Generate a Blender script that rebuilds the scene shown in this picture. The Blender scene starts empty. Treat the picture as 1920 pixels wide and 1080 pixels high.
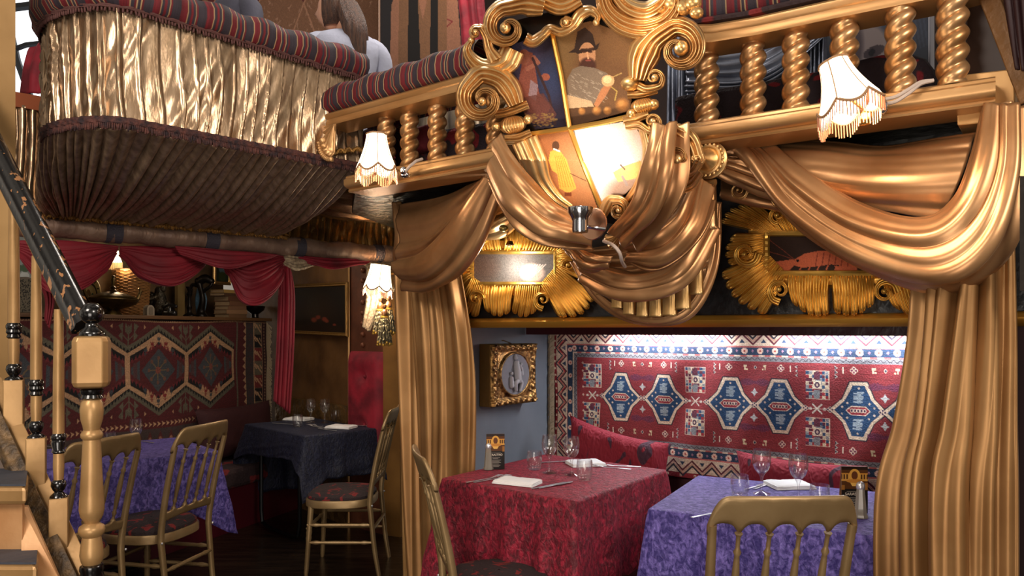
import bpy, math, random
import numpy as np
from mathutils import Vector, Matrix
PI = math.pi
random.seed(7)
sc = bpy.context.scene
COL = sc.collection
# ---------------------------------------------------------------- camera, world, lights, exposure
F = 1400.0; HZ = 620.0; EYE = 1.4
cd = bpy.data.cameras.new('camera'); cam = bpy.data.objects.new('camera', cd); COL.objects.link(cam)
cam.location = (0, 0, EYE); cam.rotation_euler = (PI/2, 0, 0)
cd.sensor_width = 36; cd.lens = 36*F/1920; cd.shift_y = (HZ-540)/1920; cd.clip_start = .05
sc.camera = cam
sc.view_settings.view_transform = 'Standard'; sc.view_settings.look = 'None'
sc.view_settings.gamma = 1; sc.view_settings.use_curve_mapping = False
sc.view_settings.exposure = 0.12
w = bpy.data.worlds.new('world'); sc.world = w; w.use_nodes = True
nt = w.node_tree; nt.nodes.clear()
o_ = nt.nodes.new('ShaderNodeOutputWorld'); b_ = nt.nodes.new('ShaderNodeBackground')
tc = nt.nodes.new('ShaderNodeTexCoord'); nz = nt.nodes.new('ShaderNodeTexNoise'); nz.inputs['Scale'].default_value = 2.2
nz.inputs['Detail'].default_value = 3
rp = nt.nodes.new('ShaderNodeValToRGB')
rp.color_ramp.elements[0].position = .42; rp.color_ramp.elements[0].color = (.07, .06, .052, 1)
rp.color_ramp.elements[1].position = .66; rp.color_ramp.elements[1].color = (.9, .78, .64, 1)
nt.links.new(tc.outputs['Generated'], nz.inputs['Vector']); nt.links.new(nz.outputs['Fac'], rp.inputs[0])
nt.links.new(rp.outputs[0], b_.inputs[0]); b_.inputs[1].default_value = 0.85
nt.links.new(b_.outputs[0], o_.inputs[0])

def light(name, kind, loc, power, color=(1, .85, .68), size=.3, target=None, sizey=None, spot=None, blend=.4):
    l = bpy.data.lights.new(name, kind); l.energy = power; l.color = color
    if kind == 'AREA':
        l.size = size
        if sizey: l.shape = 'RECTANGLE'; l.size_y = sizey
    else: l.shadow_soft_size = size
    if spot: l.spot_size = spot; l.spot_blend = blend
    o = bpy.data.objects.new(name, l); COL.objects.link(o); o.location = loc
    if target is not None:
        o.rotation_euler = (Vector(target)-Vector(loc)).to_track_quat('-Z', 'Y').to_euler()
    return o
light('room_fill_right', 'AREA', (1.9, -.6, 3.1), 70, (1, .91, .81), 1.1, (.7, 3, 1.3))  # unseen fill added behind the camera, brightens the right side
light('room_fill_left', 'AREA', (-1.9, -.3, 3.2), 70, (1, .90, .80), 1.1, (-1.1, 3.8, 1.5))  # added fill, also out of view behind the camera, lifts the left side
light('room_fill_low', 'AREA', (-.6, -.8, .7), 34, (1, .90, .80), 1.4, (-1.2, 4, 2.1))  # low fill added to light the drapes from below, no fixture stands here
light('upstairs_fill', 'AREA', (-.3, 4.3, 4.4), 34, (1, .91, .82), .9, (-.3, 4.6, 2))  # overhead fill added out of view to brighten the dark upper storey

# ---------------------------------------------------------------- coordinates
# wall frame: u runs right along the arcade wall, n goes deeper into it
def W(u, n, z): return Vector((.8*u+.6*n, -.6*u+.8*n, z))
def P(px, py, d): return Vector(((px-960)/F*d, d, EYE-(py-HZ)/F*d))
def WP(px, py, n): return P(px, py, n/(.6*(px-960)/F+.8))
def PZ(px, py, z): return P(px, py, (EYE-z)*F/(py-HZ))
def wps(l): return [WP(*p) for p in l]

# ---------------------------------------------------------------- materials
MATS = {}
def srgb(c):
    return tuple(((x/255)/12.92 if x/255 <= .04045 else ((x/255+.055)/1.055)**2.4) for x in c)
def mat(name, c=(128, 128, 128), rough=.5, metal=0, bump=0, bs=20, var=0, vs=6, c2=None, sheen=0, emit=0, coat=0,
        attr=False, trans=0, ior=1.45, stretch=None, detail=4, lo=.35, hi=.65, dist=.02, kind='noise', distort=0):
    if name in MATS: return MATS[name]
    m = bpy.data.materials.new(name); m.use_nodes = True; MATS[name] = m
    t = m.node_tree; N = t.nodes; L = t.links; b = N['Principled BSDF']
    col = srgb(c)+(1,)
    b.inputs['Base Color'].default_value = col; b.inputs['Roughness'].default_value = rough
    b.inputs['Metallic'].default_value = metal; b.inputs['IOR'].default_value = ior
    if trans: b.inputs['Transmission Weight'].default_value = trans
    if coat: b.inputs['Coat Weight'].default_value = coat; b.inputs['Coat Roughness'].default_value = .15
    if sheen:
        b.inputs['Sheen Weight'].default_value = sheen; b.inputs['Sheen Roughness'].default_value = .35
        k = srgb(c2 or c); b.inputs['Sheen Tint'].default_value = tuple(min(1, x*2+.1) for x in k)+(1,)
    if emit: b.inputs['Emission Color'].default_value = col; b.inputs['Emission Strength'].default_value = emit
    x = N.new('ShaderNodeTexCoord'); vec = x.outputs['Object']
    if stretch:
        mp = N.new('ShaderNodeMapping'); mp.inputs['Scale'].default_value = stretch; L.new(vec, mp.inputs[0]); vec = mp.outputs[0]
    base = None
    if attr:
        a = N.new('ShaderNodeVertexColor'); a.layer_name = 'col'; base = a.outputs[0]
        L.new(base, b.inputs['Base Color'])
    if c2:
        n = N.new('ShaderNodeTexNoise' if kind == 'noise' else 'ShaderNodeTexVoronoi')
        n.inputs['Scale'].default_value = vs
        if kind == 'noise': n.inputs['Detail'].default_value = detail; n.inputs['Distortion'].default_value = distort
        L.new(vec, n.inputs['Vector'])
        r = N.new('ShaderNodeValToRGB'); r.color_ramp.elements[0].position = lo; r.color_ramp.elements[1].position = hi
        r.color_ramp.elements[0].color = col; r.color_ramp.elements[1].color = srgb(c2)+(1,)
        L.new(n.outputs[0], r.inputs[0]); L.new(r.outputs[0], b.inputs['Base Color'])
        if emit: pass
    if bump:
        n = N.new('ShaderNodeTexNoise'); n.inputs['Scale'].default_value = bs; n.inputs['Detail'].default_value = detail
        n.inputs['Distortion'].default_value = distort
        L.new(vec, n.inputs['Vector'])
        bb = N.new('ShaderNodeBump'); bb.inputs['Strength'].default_value = bump; bb.inputs['Distance'].default_value = dist
        L.new(n.outputs[0], bb.inputs['Height']); L.new(bb.outputs[0], b.inputs['Normal'])
    return m
gold = mat('gold_leaf', (208, 164, 116), .34, .82, .15, 14, c2=(180, 130, 80), vs=9, dist=.006)
goldbright = mat('bright_gilt', (230, 190, 132), .33, .84, .2, 40, c2=(206, 162, 102), vs=14, dist=.005)
goldpaint = mat('gold_paint', (196, 152, 98), .42, .5, .2, 30, c2=(176, 130, 78), vs=5, dist=.005)
plaster = mat('gold_plaster_cloth', (190, 144, 100), .35, .7, .15, 12, c2=(158, 112, 72), vs=4, dist=.006)
curtain_m = mat('gold_curtain_cloth', (168, 126, 80), .42, .6, .15, 9, c2=(142, 102, 60), vs=3, dist=.006)
chairgold = mat('chair_gold_paint', (152, 126, 88), .4, .5, .1, 60, c2=(136, 110, 74), vs=8, dist=.003)
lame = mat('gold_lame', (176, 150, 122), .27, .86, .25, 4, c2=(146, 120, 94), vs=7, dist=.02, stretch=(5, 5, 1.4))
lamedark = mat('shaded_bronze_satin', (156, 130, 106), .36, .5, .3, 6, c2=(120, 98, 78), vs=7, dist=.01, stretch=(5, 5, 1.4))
black = mat('black_paint', (14, 12, 12), .3, 0, .2, 30, dist=.004, coat=.3)
blackgloss = mat('black_gloss_paint', (12, 10, 10), .16, 0, .15, 25, coat=.6, dist=.004)

# ---------------------------------------------------------------- mesh builder
class MB:
    def __init__(s): s.v = []; s.f = []; s.c = None
    def add(s, vs, fs):
        k = len(s.v); s.v += [tuple(p) for p in vs]; s.f += [tuple(i+k for i in f) for f in fs]; return s
    def grid(s, G, cu=False, cv=False):
        m, n = len(G), len(G[0]); k = len(s.v)
        for r in G: s.v += [tuple(p) for p in r]
        for i in range(m if cu else m-1):
            for j in range(n if cv else n-1):
                a, b = k+i*n+j, k+i*n+(j+1) % n
                c, d = k+((i+1) % m)*n+(j+1) % n, k+((i+1) % m)*n+j
                s.f.append((a, b, c, d))
        return s
    def tube(s, pts, r, seg=10, caps=True, closed=False, flat=1.0, up=None):
        pts = [Vector(p) for p in pts]; n = len(pts)
        rs = r if isinstance(r, (list, tuple)) else [r]*n
        G = []; N0 = None
        for i, p in enumerate(pts):
            a = pts[(i-1) % n] if closed else pts[max(i-1, 0)]; b = pts[(i+1) % n] if closed else pts[min(i+1, n-1)]
            T = (b-a).normalized() if (b-a).length > 1e-9 else Vector((0, 0, 1))
            if N0 is None:
                ref = Vector(up) if up else (Vector((0, 0, 1)) if abs(T.z) < .9 else Vector((0, 1, 0)))
                N0 = (ref-T*ref.dot(T)).normalized()
            else:
                N0 = N0-T*N0.dot(T)
                N0 = N0.normalized() if N0.length > 1e-9 else T.orthogonal().normalized()
            B = T.cross(N0)
            G.append([p+(N0*math.cos(2*PI*j/seg)*flat+B*math.sin(2*PI*j/seg))*rs[i] for j in range(seg)])
        k = len(s.v); s.grid(G, cu=closed, cv=True)
        if caps and not closed:
            s.f.append(tuple(k+j for j in range(seg))[::-1]); s.f.append(tuple(k+(n-1)*seg+j for j in range(seg)))
        return s
    def lathe(s, prof, o=(0, 0, 0), seg=20, M=None, caps=True):
        o = Vector(o); G = []
        for r, z in prof:
            row = []
            for j in range(seg):
                q = Vector((r*math.cos(2*PI*j/seg), r*math.sin(2*PI*j/seg), z))
                if M is not None: q = M @ q
                row.append(q+o)
            G.append(row)
        k = len(s.v); s.grid(G, cv=True)
        if caps:
            s.f.append(tuple(k+j for j in range(seg))[::-1]); s.f.append(tuple(k+(len(prof)-1)*seg+j for j in range(seg)))
        return s
    def box(s, lo, hi, M=None):
        x0, y0, z0 = lo; x1, y1, z1 = hi
        v = [Vector(q) for q in ((x0, y0, z0), (x1, y0, z0), (x1, y1, z0), (x0, y1, z0), (x0, y0, z1), (x1, y0, z1), (x1, y1, z1), (x0, y1, z1))]
        if M is not None: v = [M @ q for q in v]
        return s.add(v, [(0, 3, 2, 1), (4, 5, 6, 7), (0, 1, 5, 4), (1, 2, 6, 5), (2, 3, 7, 6), (3, 0, 4, 7)])
    def prism(s, poly, ext):
        n = len(poly); e = Vector(ext); A = [Vector(p) for p in poly]; B = [p+e for p in A]
        return s.add(A+B, [tuple(range(n))[::-1], tuple(range(n, 2*n))]+[(i, (i+1) % n, n+(i+1) % n, n+i) for i in range(n)])
    def bar(s, a, b, wx, wz, up=(0, 0, 1)):
        a, b = Vector(a), Vector(b); T = (b-a).normalized(); U = Vector(up); R = T.cross(U).normalized(); U = R.cross(T)
        q = [a+R*sx*wx/2+U*sz*wz/2 for sx, sz in ((-1, -1), (1, -1), (1, 1), (-1, 1))]
        return s.prism(q, b-a)
    def profile(s, prof, path, up=(0, 0, 1)):
        # prof: (out, up) closed polygon; path: points; out is to the right of travel
        G = []; n = len(path); path = [Vector(p) for p in path]
        for i, p in enumerate(path):
            T = (path[min(i+1, n-1)]-path[max(i-1, 0)]); T.z = 0; T.normalize()
            R = T.cross(Vector((0, 0, 1)))
            G.append([p+R*x+Vector((0, 0, 1))*z for x, z in prof])
        k = len(s.v); s.grid(G, cv=True); m = len(prof)
        s.f.append(tuple(k+j for j in range(m))); s.f.append(tuple(k+(n-1)*m+j for j in range(m))[::-1]); return s
    def sphere(s, c, r, seg=16, sc3=(1, 1, 1)):
        c = Vector(c); G = []
        for i in range(1, seg//2):
            a = PI*i/(seg//2)
            G.append([c+Vector((math.sin(a)*math.cos(2*PI*j/seg)*sc3[0], math.sin(a)*math.sin(2*PI*j/seg)*sc3[1], math.cos(a)*sc3[2]))*r for j in range(seg)])
        k = len(s.v); s.grid(G, cv=True); n = len(G)
        t = len(s.v); s.v += [tuple(c+Vector((0, 0, r*sc3[2]))), tuple(c-Vector((0, 0, r*sc3[2])))]
        for j in range(seg):
            s.f.append((t, k+(j+1) % seg, k+j)); s.f.append((t+1, k+(n-1)*seg+j, k+(n-1)*seg+(j+1) % seg))
        return s
    def build(s, name, m, parent=None, smooth=True, local=False, bevel=0, solid=0, sub=0, flip=False, auto=True):
        me = bpy.data.meshes.new(name); V = np.array(s.v, dtype=np.float64)
        if parent is not None:
            off = None
            if not local:
                Mi = np.array((MW(parent)).inverted()); V = V @ Mi[:3, :3].T+Mi[:3, 3]
            loc = (V.min(0)+V.max(0))/2
        else:
            loc = (V.min(0)+V.max(0))/2; loc[2] = V[:, 2].min()
        V = V-loc
        me.from_pydata(V.tolist(), [], s.f); me.update()
        if isinstance(m, (list, tuple)):
            for q in m: me.materials.append(q)
        else: me.materials.append(m)
        if smooth: me.polygons.foreach_set('use_smooth', [True]*len(me.polygons))
        o = bpy.data.objects.new(name, me); COL.objects.link(o); o.location = loc
        if parent is not None: o.parent = parent
        if len(V) < 60000:
            import bmesh
            bm = bmesh.new(); bm.from_mesh(me); bmesh.ops.recalc_face_normals(bm, faces=bm.faces); bm.to_mesh(me); bm.free()
        if smooth and auto:
            try: me.set_sharp_from_angle(angle=math.radians(42))
            except Exception: pass
        if sub: q = o.modifiers.new('sub', 'SUBSURF'); q.levels = q.render_levels = sub
        if solid: q = o.modifiers.new('solid', 'SOLIDIFY'); q.thickness = solid; q.offset = 0
        if bevel: q = o.modifiers.new('bevel', 'BEVEL'); q.width = bevel; q.segments = 2; q.limit_method = 'ANGLE'
        return o
def MW(o):
    M = o.matrix_basis.copy()
    while o.parent: o = o.parent; M = o.matrix_basis @ M
    return M
def tag(o, label, cat, group=None, kind=None):
    if label: o['label'] = label
    if cat: o['category'] = cat
    if group: o['group'] = group
    if kind: o['kind'] = kind
    return o
def thing(name, label, cat, loc=(0, 0, 0), rz=0, group=None):
    o = bpy.data.objects.new(name, None); COL.objects.link(o); o.location = loc; o.rotation_euler = (0, 0, rz)
    o.empty_display_size = .1
    return tag(o, label, cat, group)
def struct(name, mb, m, **k):
    o = mb.build(name, m, **k); o['kind'] = 'structure'; return o
def dup(root, loc, rz, label, group=None):
    def rec(s, par):
        c = s.copy(); COL.objects.link(c)
        if par is not None: c.parent = par
        for q in s.children: rec(q, c)
        return c
    r = rec(root, None); r.location = loc; r.rotation_euler = (0, 0, rz); r['label'] = label
    if group: r['group'] = group
    return r
# ---------------------------------------------------------------- curves and surfaces
def cr(pts, n, closed=False):
    # Catmull-Rom through pts resampled evenly to n points
    p = np.array([list(q) for q in pts], dtype=float); m = len(p)
    if m == 2:
        t = np.linspace(0, 1, n)[:, None]; return p[0]*(1-t)+p[1]*t
    q = np.vstack([2*p[0]-p[1], p, 2*p[-1]-p[-2]]); out = []
    for i in range(m-1):
        t = np.linspace(0, 1, 16, endpoint=False)[:, None]; a, b, c, d = q[i:i+4]
        out.append(.5*((2*b)+(-a+c)*t+(2*a-5*b+4*c-d)*t*t+(-a+3*b-3*c+d)*t**3))
    out = np.vstack(out+[p[-1:]])
    L = np.concatenate([[0], np.cumsum(np.linalg.norm(np.diff(out, axis=0), axis=1))]); s = np.linspace(0, L[-1], n)
    return np.stack([np.interp(s, L, out[:, k]) for k in range(out.shape[1])], 1)
def cri(pts, n):
    # Catmull-Rom by index (no arc length evening), keys at equal steps
    p = np.array([list(q) for q in pts], dtype=float); m = len(p)
    if m == 2:
        t = np.linspace(0, 1, n)[:, None]; return p[0]*(1-t)+p[1]*t
    q = np.vstack([2*p[0]-p[1], p, 2*p[-1]-p[-2]]); out = []
    for k in range(n):
        x = k/(n-1)*(m-1); i = min(int(x), m-2); t = x-i; a, b, c, d = q[i:i+4]
        out.append(.5*((2*b)+(-a+c)*t+(2*a-5*b+4*c-d)*t*t+(-a+3*b-3*c+d)*t**3))
    return np.array(out)
def loft(keys, ns, ntt, disp=None, out=None):
    K = [cr(k, ntt) if len(k) != ntt else np.array([list(q) for q in k]) for k in keys]
    G = np.zeros((ns, ntt, 3))
    for j in range(ntt): G[:, j] = cri([k[j] for k in K], ns)
    if disp is not None:
        ds = np.gradient(G, axis=0); dt = np.gradient(G, axis=1); N = np.cross(ds, dt)
        N /= (np.linalg.norm(N, axis=2, keepdims=True)+1e-9)
        o = np.array(out if out is not None else (-.5, -.85, 0)); sg = np.sign((N*o).sum(2).mean()) or 1
        S, T = np.meshgrid(np.linspace(0, 1, ns), np.linspace(0, 1, ntt), indexing='ij')
        G = G+N*sg*disp(S, T)[..., None]
    return G
def sn(x, seed=0):
    r = np.random.RandomState(seed); a = r.rand(6)*6.28; f = [1, 1.7, 2.9, 4.3, 6.1, 9.7]
    return sum(np.sin(x*6.28*f[i]+a[i])/(1+i*.6) for i in range(6))/2.4
def folds(k, amp, seed=0, wob=.06, sharp=.8, along=1, fine=0):
    # ridges that run along s (vary with t) when along=1
    def f(S, T):
        A, B = (T, S) if along else (S, T)
        r0 = np.random.RandomState(seed+50).rand(8)*6.28; lw = lambda x, q: np.sin(x*6.28+r0[q])+.5*np.sin(x*13.1+r0[q+1])
        ph = k*(A+wob*.6*sn(A*.9, seed)+wob*.22*lw(A*1.3+B*.35, 0))
        if sharp < 0:
            fr = ph-np.floor(ph); kn = np.where(fr < .9, fr/.9, (1-fr)/.1)*.62+.30*np.exp(-((fr-.86)/.07)**2); return amp*kn*(.8+.3*lw(A*k*.21, 3))+(fine*(lw(B*1.1+A*k*.31, 4)*lw(A*k*.17+B*.5, 5)) if fine else 0)
        q = np.abs(np.sin(PI*ph)); h = q**(sharp*1.1) if sharp < .8 else .5*q*q+.5*q**1.3
        r = amp*h*(.78+.25*lw(A*k*.21+B*.12, 3))
        if fine: r = r+fine*lw(B*1.3+A*k*.3, 4)*lw(A*k*.2+B*.4, 5)
        return r
    return f
def cloth(name, keys, m, parent=None, ns=40, ntt=60, disp=None, solid=.006, out=None, **k):
    G = loft(keys, ns, ntt, disp, out); mb = MB(); mb.grid([[tuple(p) for p in r] for r in G])
    return mb.build(name, m, parent, solid=solid, auto=False, **k)
# ---------------------------------------------------------------- painted surfaces
class Canvas:
    def __init__(s, x0, y0, x1, y1, res, bg):
        s.x0, s.y0, s.x1, s.y1 = x0, y0, x1, y1
        s.w = max(2, int((x1-x0)*res)+1); s.h = max(2, int((y1-y0)*res)+1); s.a = np.zeros((s.h, s.w, 3)); s.a[:] = bg
        s.X, s.Y = np.meshgrid(np.linspace(x0, x1, s.w), np.linspace(y0, y1, s.h))
    def sl(s, xs, ys):
        fx = (s.w-1)/(s.x1-s.x0); fy = (s.h-1)/(s.y1-s.y0)
        return (slice(max(0, int((min(ys)-s.y0)*fy)-1), max(0, int((max(ys)-s.y0)*fy)+3)), slice(max(0, int((min(xs)-s.x0)*fx)-1), max(0, int((max(xs)-s.x0)*fx)+3)))
    def put(s, q, m, c, al): s.a[q][m] = s.a[q][m]*(1-al)+np.array(c, float)*al
    def poly(s, pts, c, al=1):
        q = s.sl([p[0] for p in pts], [p[1] for p in pts]); X, Y = s.X[q], s.Y[q]; m = np.zeros(X.shape, bool); n = len(pts)
        if not X.size: return s
        for i in range(n):
            (xa, ya), (xb, yb) = pts[i], pts[(i+1) % n]
            if ya == yb: continue
            m ^= ((ya > Y) != (yb > Y)) & (X < (xb-xa)*(Y-ya)/(yb-ya)+xa)
        s.put(q, m, c, al); return s
    def rect(s, x0, y0, x1, y1, c, al=1):
        q = s.sl([x0, x1], [y0, y1]); X, Y = s.X[q], s.Y[q]; s.put(q, (X >= x0) & (X <= x1) & (Y >= y0) & (Y <= y1), c, al); return s
    def ell(s, cx, cy, rx, ry, c, al=1, soft=0):
        q = s.sl([cx-rx, cx+rx], [cy-ry, cy+ry]); d = ((s.X[q]-cx)/rx)**2+((s.Y[q]-cy)/ry)**2
        if soft:
            k = np.clip((1-d)/soft, 0, 1)[..., None]*al; s.a[q] = s.a[q]*(1-k)+np.array(c, float)*k
        else: s.put(q, d <= 1, c, al)
        return s
    def line(s, pts, wd, c, al=1):
        for (xa, ya), (xb, yb) in zip(pts, pts[1:]):
            q = s.sl([min(xa, xb)-wd, max(xa, xb)+wd], [min(ya, yb)-wd, max(ya, yb)+wd]); X, Y = s.X[q], s.Y[q]
            dx, dy = xb-xa, yb-ya; L = dx*dx+dy*dy+1e-12; t = np.clip(((X-xa)*dx+(Y-ya)*dy)/L, 0, 1)
            s.put(q, (X-xa-t*dx)**2+(Y-ya-t*dy)**2 <= (wd/2)**2, c, al)
        return s
    def noise(s, amt, seed=1, row=0):
        r = np.random.RandomState(seed); s.a *= 1+amt*(r.rand(s.h, s.w, 1)-.5)
        if row: s.a *= 1+row*(r.rand(s.h, 1, 1)-.5)
        return s
    def mesh(s, name, fn, m, parent=None, mask=None, thick=.004):
        # fn(X, Y) -> world points array
        G = fn(s.X, s.Y).reshape(-1, 3)
        i = np.arange(s.h-1)[:, None]*s.w+np.arange(s.w-1)[None]
        q = np.stack([i, i+1, i+s.w+1, i+s.w], -1).reshape(-1, 4)
        if mask is not None:
            cx = (s.X[:-1, :-1]+s.X[1:, 1:])/2; cy = (s.Y[:-1, :-1]+s.Y[1:, 1:])/2; X, Y = cx, cy; mm = np.zeros(X.shape, bool); n = len(mask)
            for k in range(n):
                (xa, ya), (xb, yb) = mask[k], mask[(k+1) % n]
                if ya == yb: continue
                mm ^= ((ya > Y) != (yb > Y)) & (X < (xb-xa)*(Y-ya)/(yb-ya)+xa)
            q = q[mm.reshape(-1)]
        if parent is not None:
            Mi = np.array(MW(parent).inverted()); G = G @ Mi[:3, :3].T+Mi[:3, 3]
        used = np.unique(q); loc = (G[used].min(0)+G[used].max(0))/2
        if parent is None: loc[2] = G[used][:, 2].min()
        rm = np.zeros(len(G), int); rm[used] = np.arange(len(used)); q = rm[q]
        me = bpy.data.meshes.new(name); V = G[used]-loc
        me.vertices.add(len(V)); me.vertices.foreach_set('co', V.astype(np.float32).ravel())
        me.loops.add(q.size); me.loops.foreach_set('vertex_index', q.astype(np.int32).ravel())
        me.polygons.add(len(q)); me.polygons.foreach_set('loop_start', (np.arange(len(q))*4).astype(np.int32))
        me.update(calc_edges=True)
        me.polygons.foreach_set('use_smooth', [True]*len(q))
        a = np.clip(s.a.reshape(-1, 3)[used]/255, 0, 1); lin = np.where(a <= .04045, a/12.92, ((a+.055)/1.055)**2.4)
        at = me.color_attributes.new('col', 'FLOAT_COLOR', 'POINT'); at.data.foreach_set('color', np.hstack([lin, np.ones((len(lin), 1))]).astype(np.float32).ravel())
        me.materials.append(m); me.validate()
        o = bpy.data.objects.new(name, me); COL.objects.link(o); o.location = loc
        if parent is not None: o.parent = parent
        if thick: k = o.modifiers.new('solid', 'SOLIDIFY'); k.thickness = thick; k.offset = -1
        return o
# ================================================================ STRUCTURE
dark = mat('dark_brown_wall', (44, 30, 22), .7, 0, .3, 12)
DA = Vector((.741, .671, 0)); DB = Vector((-.671, .741, 0))
floor_m = mat('dark_wood_floor', (24, 17, 13), .28, 0, .3, 6, c2=(44, 32, 24), vs=3, stretch=(1, 9, 1), dist=.01, coat=.2)
struct('floor', MB().box((-5, -1.5, -.08), (4, 9, 0)), floor_m)
# left kilim wall
K0 = Vector((-2.04, 6.2, 0)); KD = Vector((-.37, -.93, 0)).normalized(); KN = Vector((-.93, .37, 0)).normalized()
def KW(s, n, z): return K0+KD*s+KN*n+Vector((0, 0, z))
struct('wall_left', MB().prism([KW(-.05, .03, 0), KW(3.2, .03, 0), KW(3.2, .5, 0), KW(-.05, .5, 0)], (0, 0, 1.46)), mat('brown_plank_wall', (58, 42, 30), .6, 0, .3, 9, stretch=(1, 1, 8)))
struct('wall_left_upper', MB().prism([KW(-.05, .5, 1.4), KW(3.4, .5, 1.4), KW(3.4, .6, 1.4), KW(-.05, .6, 1.4)], (0, 0, .85)), mat('alcove_wall', (120, 92, 62), .7, 0, .3, 9, c2=(70, 60, 46), vs=5))
# painting wall
B0 = Vector((-1.15, 5.36, 0))
def BW(s, n, z): return B0+DB*s+DA*n+Vector((0, 0, z))
brown = mat('aged_gold_brown_wall', (122, 86, 50), .45, .3, .4, 5, c2=(84, 56, 32), vs=3.2, dist=.02)
struct('wall_back', MB().prism([BW(0, 0, 0), BW(1.9, 0, 0), BW(1.9, .12, 0), BW(0, .12, 0)], (0, 0, 2.3)), brown)
struct('trim_1', MB().box((0, -.015, 0), (.09, .0, 2.1), Matrix.Translation(BW(1.06, -.0, 0)) @ Matrix.Rotation(math.atan2(DB.y, DB.x), 4, 'Z').to_4x4() @ Matrix.Diagonal((1, -1, 1, 1))), mat('cream_trim', (150, 122, 76), .5, .2))
# worn dado strip on the painting wall
struct('trim_2', MB().prism([BW(.02, -.03, 0), BW(1.2, -.03, 0), BW(1.2, -.001, 0), BW(.02, -.001, 0)], (0, 0, .86)), mat('crumpled_gold_dado', (120, 90, 52), .35, .6, .8, 9, dist=.05))
# studded return wall and red buttoned pad beside the pilaster
R0 = P(656, 620, 5.36); R0.z = 0; R1 = P(719, 620, 5.12); R1.z = 0
rn = (R1-R0).normalized(); rm_ = Vector((rn.y*-1, rn.x, 0))
if rm_.y < 0: rm_ = -rm_
struct('wall_studded', MB().prism([R0, R1, R1+rm_*.1, R0+rm_*.1], (0, 0, 2.3)), mat('red_brown_leather_wall', (104, 60, 40), .45, .15, .4, 8, c2=(78, 42, 28), vs=8))
struct('trim_3', MB().bar(R0+Vector((-.004, -.01, 0)), R0+Vector((-.004, -.01, 2.2)), .012, .012, (1, 0, 0)), goldpaint)
pil = MB(); A = P(718, 620, 5.12); B = P(750, 620, 5.06); C = P(764, 620, 5.45)
for q in (A, B, C): q.z = 0
D_ = A+(C-B); pil.prism([A+Vector((0, 0, .0)), B, C+Vector((.3, .2, 0)), D_+Vector((0, .3, 0))], (0, 0, 2.3))
struct('pilaster', pil, mat('pilaster_gold', (150, 106, 52), .5, .35, .2, 8, c2=(120, 82, 38), vs=3))
# alcove ceiling
struct('ceiling_alcove', MB().add([P(-300, 0, 2.6), (-.6, 4.9, 0), (-.4, 6.6, 0), (-4.6, 6.8, 0), (-4.6, 3.4, 0)], [(0, 1, 2, 3, 4)]) if 0 else
       MB().prism([(-2.5, 3.75, 2.18), (-.72, 5.1, 2.18), (-.5, 7.4, 2.18), (-4.6, 7.2, 2.18), (-4.6, 3.8, 2.18)], (0, 0, .06)), dark)
# niche
UB = -2.50; NB = 3.72; NZ = 1.45
blue = mat('slate_blue_wall', (116, 120, 128), .55, 0, .15, 9, c2=(100, 106, 116), vs=2.5, dist=.01)
struct('wall_niche_left', MB().prism([W(UB, 2.88, 0), W(UB, NB+.1, 0), W(UB-.12, NB+.1, 0), W(UB-.12, 2.88, 0)], (0, 0, NZ+.1)), blue)
struct('wall_niche_back', MB().prism([W(UB, NB, 0), W(.1, NB, 0), W(.1, NB+.1, 0), W(UB, NB+.1, 0)], (0, 0, NZ+.1)), mat('niche_red_wall', (54, 16, 20), .6))
struct('wall_niche_right', MB().prism([W(-.16, 2.86, 0), W(-.16, NB, 0), W(-.06, NB, 0), W(-.06, 2.86, 0)], (0, 0, NZ)), mat('niche_red_wall'))
struct('ceiling_niche', MB().prism([W(UB, 2.96, NZ), W(-.1, 2.96, NZ), W(-.1, NB, NZ), W(UB, NB, NZ)], (0, 0, .05)), mat('dark_red_paint', (58, 16, 22), .35, 0, .2, 20))
fr = mat('black_frieze', (16, 15, 17), .35, 0, .5, 30, c2=(30, 30, 33), vs=20, dist=.008)
struct('wall_frieze', MB().prism([W(-2.95, 2.87, NZ-.01), W(-.05, 2.87, NZ-.01), W(-.05, 2.96, NZ-.01), W(-2.95, 2.96, NZ-.01)], (0, 0, .75)), fr)
mb = MB(); prof = [(0, -.025), (.02, -.028), (.034, -.016), (.038, 0), (.03, .014), (.012, .02), (0, .02)]
mb.profile(prof, [W(-2.62+i*.25, 2.87, NZ-.008) for i in range(11)])
struct('trim_4', mb, mat('trim_gilt', (206, 150, 62), .3, .75, .2, 20, dist=.004))
# valance board that hides the strip lights
struct('trim_5', MB().prism([W(UB+.02, 3.44, 1.378), W(-.12, 3.44, 1.378), W(-.12, 3.465, 1.378), W(UB+.02, 3.465, 1.378)], (0, 0, .08)), mat('dark_red_paint'))
# balcony slab and its black underside
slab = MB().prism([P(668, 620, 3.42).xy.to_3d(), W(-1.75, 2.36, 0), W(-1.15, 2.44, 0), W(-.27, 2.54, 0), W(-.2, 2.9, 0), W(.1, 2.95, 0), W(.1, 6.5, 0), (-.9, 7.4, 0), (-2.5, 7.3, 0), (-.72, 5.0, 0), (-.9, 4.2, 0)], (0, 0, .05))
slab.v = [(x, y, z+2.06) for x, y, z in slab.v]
struct('floor_balcony', slab, mat('black_soffit', (26, 24, 14), .3, 0, .6, 14, c2=(10, 10, 8), vs=5, dist=.02))
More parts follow.
